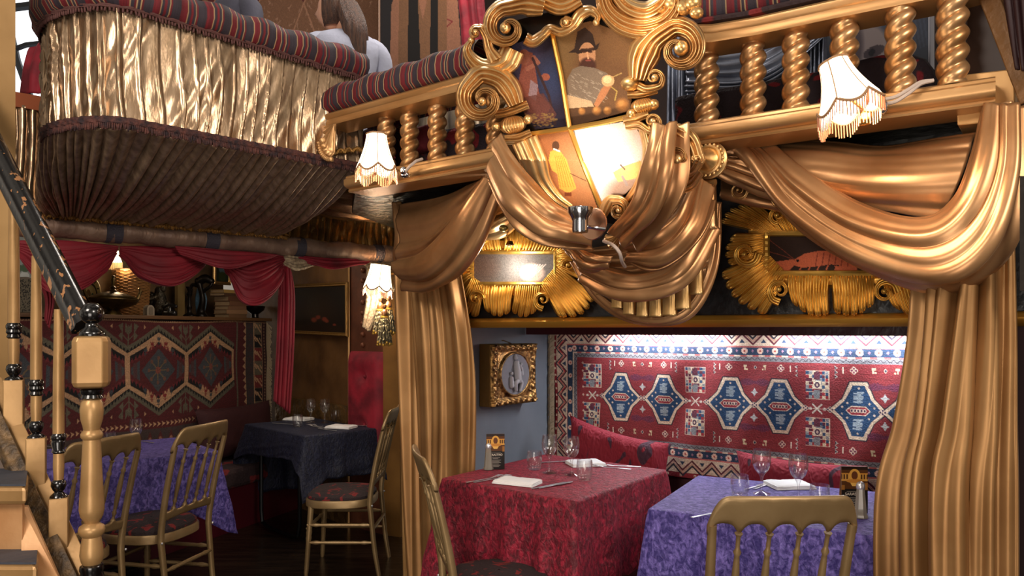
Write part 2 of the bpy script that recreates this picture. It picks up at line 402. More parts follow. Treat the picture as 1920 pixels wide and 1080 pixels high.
# upper storey walls
uw = mat('upper_wall', (52, 34, 28), .8, 0, .2, 10, c2=(30, 20, 18), vs=3)
struct('wall_upper_back', MB().prism([(-6, 7.3, 2.1), (3.5, 5.4, 2.1), (3.5, 5.5, 2.1), (-6, 7.4, 2.1)], (0, 0, 2.8)), uw)
struct('wall_upper_left', MB().prism([(-6, 7.3, 1.2), (-5.6, 3.6, 1.2), (-5.7, 3.6, 1.2), (-6.1, 7.3, 1.2)], (0, 0, 3.6)), uw)
struct('wall_right', MB().prism([W(-.03, 2.55, 0), W(1.6, 2.3, 0), W(1.6, 2.4, 0), W(-.03, 2.65, 0)], (0, 0, 3.4)), mat('dark_crimson_wall', (40, 10, 14), .6, 0, .2, 10))
struct('wall_upper_right', MB().prism([WP(1800, 60, 2.62).xy.to_3d(), WP(1960, 60, 2.5).xy.to_3d(), WP(1960, 60, 2.55).xy.to_3d(), WP(1800, 60, 2.68).xy.to_3d()], (0, 0, .0001)) if 0 else
       MB().prism([W(-.2, 2.62, 2.1), W(-.03, 2.55, 2.1), W(-.03, 2.62, 2.1), W(-.2, 2.69, 2.1)], (0, 0, 1.4)), mat('dark_brown_wall'))
# ---- bright arched window far left
wm = mat('window_glow', (235, 240, 245), .5, emit=1.6)
wo = struct('window_1', MB().prism([P(-60, 250, 5.2), P(140, 250, 5.2), P(140, -120, 5.2), P(-60, -120, 5.2)], (0, .01, 0)), wm)
mb = MB()
mb.tube([P(20, 95, 5.15), P(50, 84, 5.15), P(90, 80, 5.15)], .02, 6)
mb.tube([P(20, 15, 5.15), P(60, 10, 5.15), P(90, 8, 5.15)], .03, 6)
mb.tube([P(20, 60, 5.15), P(33, 115, 5.15), P(60, 190, 5.15)], .022, 6)
mb.build('window_frame', mat('iron_grey', (44, 46, 50), .5, .4), wo)
struct('trim_6', MB().prism([P(-40, 620, 2.75).xy.to_3d(), P(29, 620, 2.75).xy.to_3d(), P(26, 620, 2.85).xy.to_3d(), P(-40, 620, 2.85).xy.to_3d()], (0, 0, 2.9)), mat('ochre_gold_post', (166, 130, 82), .5, .3, .3, 12, c2=(142, 108, 64), vs=4, dist=.005))
# ================================================================ RUG IN THE NICHE
cream, rred, rblue, rgrey, rmar = (205, 182, 160), (126, 42, 46), (38, 54, 78), (120, 118, 122), (92, 34, 46)
def niche_rug():
    c = Canvas(0, 0, 2.26, .80, 390, rred)       # x from u=-2.46, y down from z=1.425
    L = 2.26; Hh = .80; CY = .395
    R = random.Random(3)
    # outer red strip and cream zigzag border
    c.rect(0, 0, L, Hh, (128, 34, 44)); 
    for i in range(60):
        for y in (.012, Hh-.012):
            if i % 2: c.rect(i*.038, y-.006, i*.038+.012, y+.006, cream); c.rect(i*.038+.003, y-.003, i*.038+.008, y+.003, rmar)
    for i in range(20): c.rect(.004, i*.04, .014, i*.04+.012, cream)
    c.rect(.018, .026, L-.018, Hh-.026, cream)
    def zig(x0, y0, dx, dy, wd, n, px, py, cl, lw):
        pts = []
        for i in range(2*n+1): pts.append((x0+dx*i/2+(px if i % 2 else 0), y0+dy*i/2+(py if i % 2 else 0)))
        c.line(pts, lw, cl)
    n = 21; st = (L-.06)/n
    for o, cl, lw in ((0, rmar, .009), (.014, (186, 140, 120), .007), (.027, (46, 40, 52), .009)):
        zig(.03, .092-o, st, 0, 0, n, 0, -.052, cl, lw); zig(.03, Hh-.092+o, st, 0, 0, n, 0, .052, cl, lw)
    for i in range(n):
        x = .03+i*st
        c.poly([(x+st/2-.014, .086), (x+st/2, .066), (x+st/2+.014, .086)], rblue); c.poly([(x+st/2-.014, Hh-.086), (x+st/2, Hh-.066), (x+st/2+.014, Hh-.086)], rblue)
    for o, cl, lw in ((0, rmar, .009), (.012, (190, 70, 70), .006), (.024, (46, 40, 52), .007)):
        zig(.084-o, .08, 0, .0915, 0, 7, -.044, 0, cl, lw)
    for i in range(7): y = .08+.0915*(i+.5); c.poly([(.082, y-.016), (.056, y), (.082, y+.016)], rblue if i % 2 else (96, 90, 104))
    # blue flower band
    def ring(d, cl, e): c.rect(d, d+e, L-d, Hh-d-e, cl)
    ring(.090, (176, 96, 90), .012); ring(.094, rblue, .014); ring(.130, cream, .018)
    for i in range(90):
        x = .13+i*.03
        if i % 2: c.rect(x, .148, x+.03, .157, (172, 88, 84)); c.rect(x, Hh-.157, x+.03, Hh-.148, (172, 88, 84))
    ring(.138, rgrey, .018)
    for y0 in (.156, Hh-.176):
        c.line([(.14+i*.014, y0+(.016 if i % 2 else .004)) for i in range(150)], .0035, (60, 54, 60))
    c.line([(.142+(.014 if i % 2 else .002), .16+i*.014) for i in range(36)], .0035, (60, 54, 60))
    ring(.160, rred, .018)
    def flower(x, y, r=.0155):
        for k in range(8):
            a = k*PI/4+.39; c.ell(x+math.cos(a)*r*.62, y+math.sin(a)*r*.62, r*.42, r*.42, (214, 178, 160))
        c.ell(x, y, r*.34, r*.34, (170, 60, 50))
    for i in range(28):
        x = .14+i*.077
        for y in (.126, Hh-.126):
            flower(x, y); xx = x+.0385; c.poly([(xx-.007, y), (xx, y-.008), (xx+.007, y), (xx, y+.008)], (150, 110, 130))
    for i in range(8): flower(.112, .135+i*.076, .0135)
    # field
    F0, F1 = .184, Hh-.184
    for i in range(170): y = F0+R.random()*(F1-F0); x = R.random()*L; c.rect(max(.165, x), y, min(L-.165, x+.2*R.random()), y+.0022, (118, 26, 36), .5)
    def med(cx):
        def shape(w, h, tw): return [(cx-w, CY), (cx-w*.55, CY-h*.42), (cx-tw*1.15, CY-h*.9), (cx-tw, CY-h), (cx+tw, CY-h), (cx+tw*1.15, CY-h*.9), (cx+w*.55, CY-h*.42), (cx+w, CY),
                                     (cx+w*.55, CY+h*.42), (cx+tw*1.15, CY+h*.9), (cx+tw, CY+h), (cx-tw, CY+h), (cx-tw*1.15, CY+h*.9), (cx-w*.55, CY+h*.42)]
        c.poly(shape(.131, .137, .040), (30, 28, 44)); c.poly(shape(.124, .132, .036), (208, 184, 158)); c.poly(shape(.104, .116, .026), (32, 62, 96))
        c.poly([(cx-.056, CY), (cx-.032, CY-.022), (cx+.032, CY-.022), (cx+.056, CY), (cx+.032, CY+.022), (cx-.032, CY+.022)], cream)
        c.poly([(cx-.05, CY), (cx-.03, CY-.018), (cx+.03, CY-.018), (cx+.05, CY), (cx+.03, CY+.018), (cx-.03, CY+.018)], (140, 36, 48))
        for k in range(-2, 3): c.ell(cx+k*.014, CY, .008, .010, cream); c.ell(cx+k*.014, CY, .004, .006, (60, 30, 60))
        for s in (-1, 1):
            y = CY+s*.062; g = (140, 152, 160)
            for k in range(4): c.rect(cx-.022, y-.022+k*.013, cx+.018, y-.015+k*.013, g)
            c.rect(cx-.006, y-.026, cx+.012, y+.026, g); c.rect(cx-.022, y-.006, cx+.022, y+.004, g); c.rect(cx+.012, y-.026, cx+.024, y-.018, g)
            c.poly([(cx-.006, CY+s*.104), (cx, CY+s*.098), (cx+.006, CY+s*.104), (cx, CY+s*.11)], cream)
            for t in (-1, 1):
                for dx, dy in ((.048, .034), (.07, .016)): c.poly([(cx+t*dx-.006, CY+s*dy), (cx+t*dx, CY+s*dy-.006), (cx+t*dx+.006, CY+s*dy), (cx+t*dx, CY+s*dy+.006)], cream)
        for s in (-1, 1):
            for k in ((-.01, 0), (.01, 0), (0, .008), (0, -.008)): c.ell(cx+s*.122+k[0], CY+k[1], .007, .006, cream); c.ell(cx+s*.122+k[0], CY+k[1], .0045, .004, (60, 36, 70))
    def checker(cx):
        for s in (-1, 1):
            y0 = CY-.178 if s < 0 else CY+.045; n = 0
            c.rect(cx-.055, y0-.002, cx+.055, y0+.134, cream)
            pal = [(44, 72, 104), (196, 178, 150), (150, 44, 50), (132, 132, 134), (90, 36, 54)]
            for i in range(7):
                for j in range(8):
                    c.rect(cx-.053+i*.0152, y0+j*.0166, cx-.053+i*.0152+.0138, y0+j*.0166+.0152, pal[(i*3+j*2+(i*j) % 3) % 5])
            c.rect(cx-.017, y0+.045, cx+.017, y0+.085, (214, 196, 170)); c.ell(cx, y0+.065, .012, .014, (70, 40, 66)); c.ell(cx, y0+.065, .005, .006, cream)
            c.rect(cx-.015, y0+.004, cx+.013, y0+.04, (92, 40, 56)); c.rect(cx-.015, y0+.09, cx+.013, y0+.128, (120, 122, 126))
        for a in (PI/4, -PI/4): c.line([(cx-math.cos(a)*.03, CY-math.sin(a)*.03), (cx+math.cos(a)*.03, CY+math.sin(a)*.03)], .006, (200, 190, 176))
        for s in (-1, 1): c.ell(cx+s*.032, CY, .008, .007, (190, 180, 168)); c.line([(cx, CY), (cx+s*.018, CY)], .004, cream)
    def tree(x, y, s, cl=(96, 40, 66)):
        for k in range(5): c.ell(x+s*(k-2)*.014, y, .012, .006+.016*(1-abs(k-1.5)/3), cl, .75)
    for x in (.443, .706, 1.069, 1.318, 1.673, 1.9, 2.3): med(x)
    for x in (.258, .882, 1.4945, 2.10): checker(x)
    for mid in (.5745, 1.1935, 1.7865):
        for s in (-1, 1):
            tree(mid-.033, CY+s*.112, 1); tree(mid+.035, CY+s*.112, -1)
            c.poly([(mid-.02, CY+s*.062), (mid-.008, CY+s*.056), (mid, CY+s*.04), (mid+.008, CY+s*.056), (mid+.02, CY+s*.062), (mid+.008, CY+s*.068), (mid, CY+s*.084), (mid-.008, CY+s*.068)], (178, 178, 176))
            yy = CY+s*.186
            c.poly([(mid-.009, yy), (mid, yy-.011), (mid+.009, yy), (mid, yy+.011)], cream); c.poly([(mid-.006, yy), (mid, yy-.008), (mid+.006, yy), (mid, yy+.008)], (36, 40, 70))
            for t in (-1, 1):
                x = mid+t*.05; c.rect(x-.008, yy-.012, x+.008, yy-.002, (206, 186, 150)); c.rect(x+t*.002-.003, yy-.002, x+t*.002+.003, yy+.014, (206, 186, 150)); c.rect(x-t*.008-.005, yy+.004, x-t*.008+.003, yy+.014, (206, 186, 150))
                x = mid+t*.132
                for k in range(4): c.ell(x+math.cos(k*PI/2)*.009, yy+math.sin(k*PI/2)*.009, .0085, .0085, cream); c.ell(x+math.cos(k*PI/2)*.009, yy+math.sin(k*PI/2)*.009, .005, .005, (110, 40, 70))
                x = mid+t*.178; c.rect(x-.0025, yy-.016, x+.0025, yy+.016, (216, 200, 180))
                x = mid+t*.212
                for k in range(3): c.poly([(x, yy-s*.01-.02+k*.02-.01), (x-t*.014, yy-s*.01-.02+k*.02), (x, yy-s*.01-.02+k*.02+.01)], (170, 160, 150)); c.poly([(x, yy-s*.01-.026+k*.02), (x-t*.008, yy-s*.01-.02+k*.02), (x, yy-s*.01-.014+k*.02)], (44, 40, 56))
    for i in range(9): c.poly([(.20-.008, .21+i*.046), (.20, .202+i*.046), (.208, .21+i*.046), (.2, .218+i*.046)], cream, .8)
    c.noise(.34, 5, .12)
    def fn(X, Y):
        u = -2.46+X; z = 1.425-Y
        n = NB-.012-.010*np.sin(X*9+Y*4)*np.sin(Y*7+.5)-.006*np.sin(X*23+Y*11)
        return np.stack([.8*u+.6*n, -.6*u+.8*n, z], -1)
    rt = thing('hanging_rug', 'red runner rug with blue hooked medallions hung behind the niche bench', 'rug', W(-1.35, NB, .63))
    c.mesh('rug_panel', fn, mat('wool_rug', rough=.9, attr=True, bump=.7, bs=160, dist=.004), rt, thick=.006)
    mb = MB(); R = random.Random(1)
    for i in range(150):
        z = 1.42-i*.0052; a = W(-2.455, NB-.03, z)
        mb.tube([a, a+W(-.02, -.012*R.random(), -.012), a+W(-.033-.01*R.random(), .0, -.045-.03*R.random())], .004, 5)
    mb.build('fringe', mat('wool_fringe', (150, 132, 108), .9), rt)
niche_rug()

# ================================================================ KILIM ON THE LEFT WALL
def kilim():
    kr, kc, kg, kb, kd = (74, 24, 26), (158, 122, 92), (84, 78, 64), (18, 14, 16), (56, 58, 62)
    c = Canvas(0, 0, 2.75, .86, 240, kr)         # x is distance from the right end, y down from z=1.475
    CY = .345
    def hexo(cx, w, h, sh, cl): c.poly([(cx-w, CY-sh), (cx, CY-h), (cx+w, CY-sh), (cx+w, CY+sh), (cx, CY+h), (cx-w, CY+sh)], cl)
    def teeth(cx, w, h, sh, cl, s=.016, n=9):
        for sx in (-1, 1):
            for sy in (-1, 1):
                for i in range(n):
                    t = (i+.5)/n; x = cx+sx*w*t; y = CY+sy*(h+(sh-h)*t)
                    c.poly([(x-s*.6, y+sy*.002), (x, y+sy*(s+.006)), (x+s*.6, y-sy*.0)], cl)
    per = .4875
    c.rect(0, 0, 2.75, .012, kc)
    for k in range(-1, 6):
        cx = .618+k*per
        if cx < .3: continue
        teethc = kg
        hexo(cx, per/2, .315, .165, kg); hexo(cx, per/2, .292, .14, kb); teeth(cx, per/2, .288, .138, kg, .0, 9)
        for sx in (-1, 1):
            for sy in (-1, 1):
                for i in range(10):
                    t = (i+.5)/10; x = cx+sx*per/2*t; y = CY+sy*(.298-.15*t); c.poly([(x-.011, y), (x, y-sy*.03), (x+.011, y)], kg)
        hexo(cx, per/2, .262, .118, kc); hexo(cx, per/2-.012, .248, .108, kc)
        w2 = per/2-.02
        # inner field
        c.poly([(cx-w2, CY-.10), (cx-.1, CY-.165), (cx-.1, CY-.10), (cx, CY-.2), (cx+.1, CY-.10), (cx+.1, CY-.165), (cx+w2, CY-.10), (cx+w2, CY+.10), (cx+.1, CY+.165), (cx+.1, CY+.1), (cx, CY+.2), (cx-.1, CY+.1), (cx-.1, CY+.165), (cx-w2, CY+.10)], kb)
        hexo(cx, w2, .175, .06, kr); 
        for sx in (-1, 1):
            for sy in (-1, 1):
                for i in range(8):
                    t = (i+.5)/8; x = cx+sx*w2*t; y = CY+sy*(.185-.125*t); c.poly([(x-.012, y-sy*.012), (x, y+sy*.02), (x+.012, y-sy*.012)], (96, 30, 34))
        c.poly([(cx-.135, CY), (cx, CY-.15), (cx+.135, CY), (cx, CY+.15)], kd)
        for sx in (-1, 1): c.poly([(cx+sx*.15, CY-.07), (cx+sx*w2*.98, CY-.02), (cx+sx*w2*.98, CY+.02), (cx+sx*.15, CY+.07)], kd); c.rect(min(cx+sx*.17, cx+sx*.2), CY-.05, max(cx+sx*.17, cx+sx*.2), CY+.05, (70, 44, 44))
        for a in range(8):
            x1, y1 = cx+math.cos(a*PI/4)*.075, CY+math.sin(a*PI/4)*.085; c.line([(cx, CY), (x1, y1)], .009, (96, 78, 56)); c.ell(x1, y1, .011, .014, (96, 62, 50))
        c.ell(cx, CY, .02, .024, (112, 60, 50))
        # tulips in the cream band
        for sy in (-1, 1):
            for dx, dy, cl in ((0, .215, kd), (-.055, .18, (110, 34, 34)), (.055, .18, (110, 34, 34)), (-.11, .135, kd), (.11, .135, kd)):
                x, y = cx+dx, CY+sy*dy; c.poly([(x-.016, y-.018), (x-.006, y-.010), (x, y-.02), (x+.006, y-.010), (x+.016, y-.018), (x+.012, y+.006), (x, y+.012), (x-.012, y+.006)], cl)
                c.line([(x, y), (x, y+.036)], .005, cl); c.line([(x-.012, y+.018), (x, y+.028), (x+.012, y+.018)], .004, cl)
        # plants between the hexagons
        x = cx+per/2
        for sy in (-1, 1):
            y = CY+sy*.17; c.line([(x, y), (x, CY+sy*.3)], .007, kg)
            for t in (-1, 1):
                c.line([(x, CY+sy*.2), (x+t*.05, CY+sy*.25)], .006, kg); c.poly([(x+t*.04, CY+sy*.2), (x+t*.072, CY+sy*.235), (x+t*.045, CY+sy*.258), (x+t*.075, CY+sy*.3), (x+t*.04, CY+sy*.32)], kg)
                c.poly([(x+t*.12, CY+sy*.28), (x+t*.135, CY+sy*.295), (x+t*.12, CY+sy*.31)], kc)
            c.poly([(x-.022, CY+sy*.32), (x-.022, CY+sy*.26), (x, CY+sy*.24), (x+.022, CY+sy*.26), (x+.022, CY+sy*.32), (x, CY+sy*.28)], kg)
    # right hand borders
    c.rect(0, 0, .40, .86, kr, 0)
    c.rect(.335, 0, .35, .86, kg); c.rect(.24, 0, .335, .86, kr); c.rect(.255, 0, .285, .86, kr)
    for i in range(16): c.poly([(.24, i*.056), (.272, i*.056+.028), (.24, i*.056+.056)], kc)
    c.rect(.155, 0, .24, .86, (52, 44, 44))
    for i in range(10): c.ell(.197, .04+i*.09, .028, .03, (62, 40, 42)); c.ell(.203, .04+i*.09, .016, .018, (52, 44, 44))
    c.rect(.06, 0, .155, .86, kc); c.rect(.066, 0, .149, .86, (84, 72, 56))
    for i in range(8):
        y = i*.11; cl = kb if i % 2 else (100, 34, 34)
        c.rect(.066, y, .149, y+.104, cl if i % 3 else (84, 76, 62)); c.line([(.07, y+.09), (.14, y+.02)], .012, kc)
        for k in range(3): c.line([(.072+k*.028, y+.055), (.09+k*.028, y+.03)], .009, kc)
    c.rect(0, 0, .06, .86, (50, 24, 26))
    for i in range(34): c.ell(.03, .012+i*.025, .008, .008, kc, .7)
    # bottom borders
    c.rect(.24, .70, 2.75, .73, kr)
    for i in range(70):
        x = .3+i*.036; c.poly([(x, .715), (x+.03, .697), (x+.022, .715), (x+.03, .733)], (170, 132, 100))
    c.rect(.24, .745, 2.75, .86, (60, 46, 44))
    for i in range(30): x = .3+i*.085; c.poly([(x, .84), (x+.03, .76), (x+.06, .84)], (80, 30, 30)); c.ell(x+.03, .82, .012, .016, kc, .7)
    for i in range(170): c.poly([(i*.0165, .014), (i*.0165+.008, .0), (i*.0165+.0165, .014)], kc); c.poly([(i*.0165, .0), (i*.0165+.008, .013), (i*.0165+.0165, 0)], (60, 30, 26))
    c.noise(.3, 9, .1)
    def fn(X, Y):
        n = .0-.012*np.sin(X*7+Y*5)*np.sin(Y*6)-.004*np.sin(X*21); s = X+.0+.012*np.sin(Y*9)*np.clip(1-X/.4, 0, 1)
        return np.stack([K0.x+KD.x*s+KN.x*n, K0.y+KD.y*s+KN.y*n, 1.475-Y+.006*np.sin(X*5)], -1)
    k = thing('hanging_kilim', 'dark red flatweave kilim with cream hexagons hung below the cluttered shelf', 'rug', KW(1.2, 0, .62))
    c.mesh('kilim_panel', fn, mat('wool_rug'), k, thick=.006)
    mb = MB(); R = random.Random(2)
    for i in range(110):
        z = 1.47-i*.0078; a = KW(.002, -.004, z); mb.tube([a, a+Vector((.012, -.005, -.02)), a+Vector((.03+.02*R.random(), -.012, -.05))], .0045, 5)
    mb.build('fringe', mat('wool_fringe'), k)
kilim()

# ================================================================ BENCHES AND CUSHIONS
pat_m = mat('dark_patterned_upholstery', (46, 30, 32), .85, 0, .3, 60, c2=(110, 30, 30), vs=9, lo=.58, hi=.62, detail=1)
crim = mat('crimson_velvet', (150, 24, 44), .7, 0, .5, 18, c2=(96, 10, 26), vs=7, sheen=.5, dist=.01)
b = thing('niche_bench', 'dark red bench seat under the hanging rug in the niche', 'bench', W(-1.3, 3.45, 0))
MB().prism([W(UB+.01, 3.28, 0), W(-.2, 3.28, 0), W(-.2, NB-.03, 0), W(UB+.01, NB-.03, 0)], (0, 0, .36)).build('plinth', mat('bench_red_paint', (70, 14, 26), .4), b, smooth=False)
MB().prism([W(UB+.01, 3.25, .36), W(-.2, 3.25, .36), W(-.2, NB-.03, .36), W(UB+.01, NB-.03, .36)], (0, 0, .1)).build('seat_pad', pat_m, b, bevel=.02, smooth=False)
b = thing('alcove_bench', 'dark patterned bench against the kilim wall on a red plinth', 'bench', KW(1, -.3, 0))
MB().prism([KW(-.0, -.45, 0), KW(2.2, -.45, 0), KW(2.2, .02, 0), KW(-.0, .02, 0)], (0, 0, .3)).build('plinth', mat('bench_red_paint'), b, smooth=False)
MB().prism([KW(-.02, -.48, .3), KW(2.2, -.48, .3), KW(2.2, -.03, .3), KW(-.02, -.03, .3)], (0, 0, .14)).build('seat_pad', pat_m, b, bevel=.03, smooth=False)
def cushion(name, c, ax, up, w_, h_, th, m, label, seed=0, lump=.12, cat='cushion', sag=0):
    c, ax, up = Vector(c), Vector(ax).normalized(), Vector(up).normalized(); nn = ax.cross(up); n = 22; mb = MB()
    for s in (-1, 1):
        G = []
        for i in range(n+1):
            r = []
            for j in range(n+1):
                x, y = -1+2*i/n, -1+2*j/n; e = max(0, (1-x**4)*(1-y**4))**.5
                px = 1-.09*(1-y*y)*abs(x)**4; py = 1-.10*(1-x*x)*abs(y)**4
                t = th*(.5*e)*(1+lump*float(sn(x*.6+y*.4, seed)))
                z = y*h_/2*py-sag*(1-x*x)*(y > 0)*y
                r.append(c+ax*(x*w_/2*px)+up*z+nn*s*t)
            G.append(r)
        mb.grid(G)
    o = mb.build(name, m, None, auto=False); return tag(o, label, cat)
redcush = mat('red_leaf_cushion_cloth', (124, 22, 38), .85, 0, .4, 40, c2=(60, 30, 44), vs=11, lo=.66, hi=.68, detail=0, sheen=.3, stretch=(1, 1, .5), distort=1.5)
U_ = Vector((.8, -.6, 0)); N_ = Vector((.6, .8, 0))
cushion('throw_cushion', W(-1.93, 3.50, .70), U_*1-Vector((0, 0, .17)), Vector((.06, .1, 1)), .62, .36, .15, redcush, 'crimson leaf-patterned cushion leaning against the rug behind the red table', 3, sag=.01)
cushion('throw_cushion', W(-1.0, 3.50, .64), U_+Vector((0, 0, -.02)), Vector((.06, .1, 1)), .58, .36, .14, redcush, 'crimson leaf-patterned cushion behind the purple table, showing beside the menu card', 5)
cushion('throw_cushion', KW(.50, -.14, .64), -KD, Vector((-.12, .05, 1)), .80, .40, .16, mat('maroon_velvet', (50, 12, 16), .8, 0, .3, 20, sheen=.1), 'dark maroon cushion leaning on the kilim beside the red drape', 7)

# ================================================================ TABLES AND CLOTHS
def tablecloth(F_, L_, R_, z, drop, m, label, cat='tablecloth', seed=0, fold=7, amp=.03, cut=None, hemj=.02, corner=.16, sides=(1, 1, 1, 1)):
    # F_ front corner, L_ left corner, R_ right corner; fourth corner completes the rectangle
    F_, L_, R_ = [Vector((p[0], p[1], 0)) for p in (F_, L_, R_)]; Bk = L_+R_-F_; cs = [L_, F_, R_, Bk]; cen = (L_+R_)/2
    ring = []; nside = 44
    for k in range(4):
        A, B = cs[k], cs[(k+1) % 4]
        d = (B-A).normalized(); o = Vector((d.y, -d.x, 0))
        if o.dot((A+B)/2-cen) < 0: o = -o
        ln = (B-A).length
        for i in range(nside):
            t = i/nside; ring.append((A.lerp(B, t), o, t, k, ln))
    for it in range(2):
        pass
    M_ = len(ring); mb = MB(); G = []
    # top: concentric inset rings
    for q in (0.0, .25, .5, .75, .96):
        G.append([cen+(p-cen)*q+Vector((0, 0, z+.0015*sn(t*2+k+q, seed))) for p, o, t, k, ln in ring])
    rad = .012
    for a in (0, .4, .8, 1.2, 1.57):
        row = []
        for p, o, t, k, ln in ring:
            cc = (p-cen); row.append(cen+cc*.985+o*0+(o*(rad*math.sin(a)))+Vector((0, 0, z-rad*(1-math.cos(a)))))
        G.append(row)
    nd = 22
    for r in range(1, nd+1):
        s = r/nd; row = []
        for i, (p, o, t, k, ln) in enumerate(ring):
            e = min(t, 1-t)*ln             # distance to the nearest corner
            cw = math.exp(-(e/.07)**2); dirc = (p-cen).normalized()
            oo = (o*(1-cw)+dirc*cw*1.0)
            ph = (k+t)*fold
            f = (.5+.5*math.sin(2*PI*(ph+.25*float(sn((k+t)*.8, seed)))))**1.6
            out = rad+.015*s+amp*f*(s**.8)*(1-.6*cw)+cw*corner*.5*s**1.1+.012*float(sn(s*.6+ph*.11, seed+3))*s
            dz = (drop if not cut or k not in cut else cut[k])*s*(1+cw*.42)+hemj*s*float(sn(ph*.2, seed+5))
            row.append(cen+(p-cen)*.985+oo*out+Vector((0, 0, max(.01, z-rad-dz))))
        G.append(row)
    mb.grid(G, cv=True)
    o = mb.build('tablecloth', m, None, solid=.003, auto=False); return tag(o, label, cat)
def table(F_, L_, R_, z, label, frame='post'):
    F_, L_, R_ = [Vector((p[0], p[1], 0)) for p in (F_, L_, R_)]; Bk = L_+R_-F_; cen = (L_+R_)/2
    t = thing('dining_table', label, 'table', cen)
    q = [cen+(p-cen)*.95 for p in (L_, F_, R_, Bk)]
    MB().prism([p+Vector((0, 0, z-.035)) for p in q], (0, 0, .03)).build('tabletop', mat('table_wood', (60, 40, 26), .5), t, smooth=False)
    dk = mat('black_iron', (20, 20, 22), .35, .7)
    if frame == 'post':
        MB().lathe([(.028, .02), (.028, z-.035)], cen, 12).build('column', dk, t)
        mb = MB()
        for p in (L_, F_, R_, Bk): mb.tube([cen+Vector((0, 0, .06)), cen+(p-cen)*.6+Vector((0, 0, .02))], .018, 8)
        mb.build('base', dk, t)
    else:
        for A, B in ((L_, F_), (Bk, R_)):
            a, b = cen+(A-cen)*.85, cen+(B-cen)*.85; a.z = b.z = 0
            h = Vector((0, 0, .1)); zt = Vector((0, 0, z-.036)); m_ = (a+b)/2
            pts = [a.lerp(b, .12)+zt, a.lerp(b, .12)+h*1.3, a.lerp(b, .15)+Vector((0, 0, .05)), a.lerp(b, .25)+Vector((0, 0, .03)), a.lerp(b, .75)+Vector((0, 0, .03)), a.lerp(b, .85)+Vector((0, 0, .05)), a.lerp(b, .88)+h*1.3, a.lerp(b, .88)+zt]
            MB().tube(pts, .014, 8).build('leg', dk, t)
    return t
def vel(name, c, c2, sheen=.28, vs=42): return mat(name, c, .6, 0, 1, 48, c2=c2, vs=vs, lo=.42, hi=.70, sheen=sheen, dist=.010, distort=.9, detail=8, stretch=(1.2, 1.2, .8))
redv = vel('crushed_red_velvet', (84, 10, 26), (158, 30, 54)); purv = vel('crushed_purple_velvet', (48, 36, 104), (116, 100, 176)); bluev = vel('midnight_blue_velvet', (14, 16, 36), (28, 32, 58), .2)
TZ = .75; TZL = .73
redT = [PZ(1075, 940, TZ), PZ(828, 897, TZ), PZ(1250, 881, TZ)]
purT = [PZ(1215, 955, TZ), (0, 0), (0, 0)]
u2 = (PZ(1640, 1005, TZ)-PZ(1215, 955, TZ)); u2.z = 0; v2 = Vector((-u2.y, u2.x, 0)).normalized()*.72
pF = PZ(1215, 955, TZ); purT = [pF, pF+v2, pF+u2*1.02]
bluT = [PZ(571, 817, TZL), PZ(460, 795, TZL), PZ(571, 817, TZL)+DA*.62]
lc = PZ(411, 845, TZL); l2 = PZ(78, 881, TZL); ld = (l2-lc).normalized(); ln_ = Vector((ld.y, -ld.x, 0)); ln_ = ln_ if ln_.y > 0 else -ln_
lefT = [lc+ld*1.30, lc+ld*1.30+ln_*.70, lc]
table(*redT, TZ, 'table standing under the crushed red velvet cloth'); table(*purT, TZ, 'table under the purple cloth inside the niche by the right curtain')
table(*bluT, TZL, 'table under the midnight blue cloth with black tubular legs showing', 'tube'); table(*lefT, TZL, 'table under the purple cloth behind the stair newel')
tablecloth(*redT, TZ, .345, redv, 'crushed crimson velvet cloth on the middle table', seed=1, fold=4, amp=.035)
tablecloth(*purT, TZ, .37, purv, 'crushed purple velvet cloth on the niche table at the right', seed=4, fold=4, amp=.035)
tablecloth(*bluT, TZL, .34, bluev, 'midnight blue velvet cloth on the far table with hanging side', seed=6, fold=3, amp=.02, cut={0: .17, 1: .28, 2: .4, 3: .5})
tablecloth(*lefT, TZL, .33, purv, 'crushed purple velvet cloth on the left table behind the chairs', seed=9, fold=3, amp=.03)
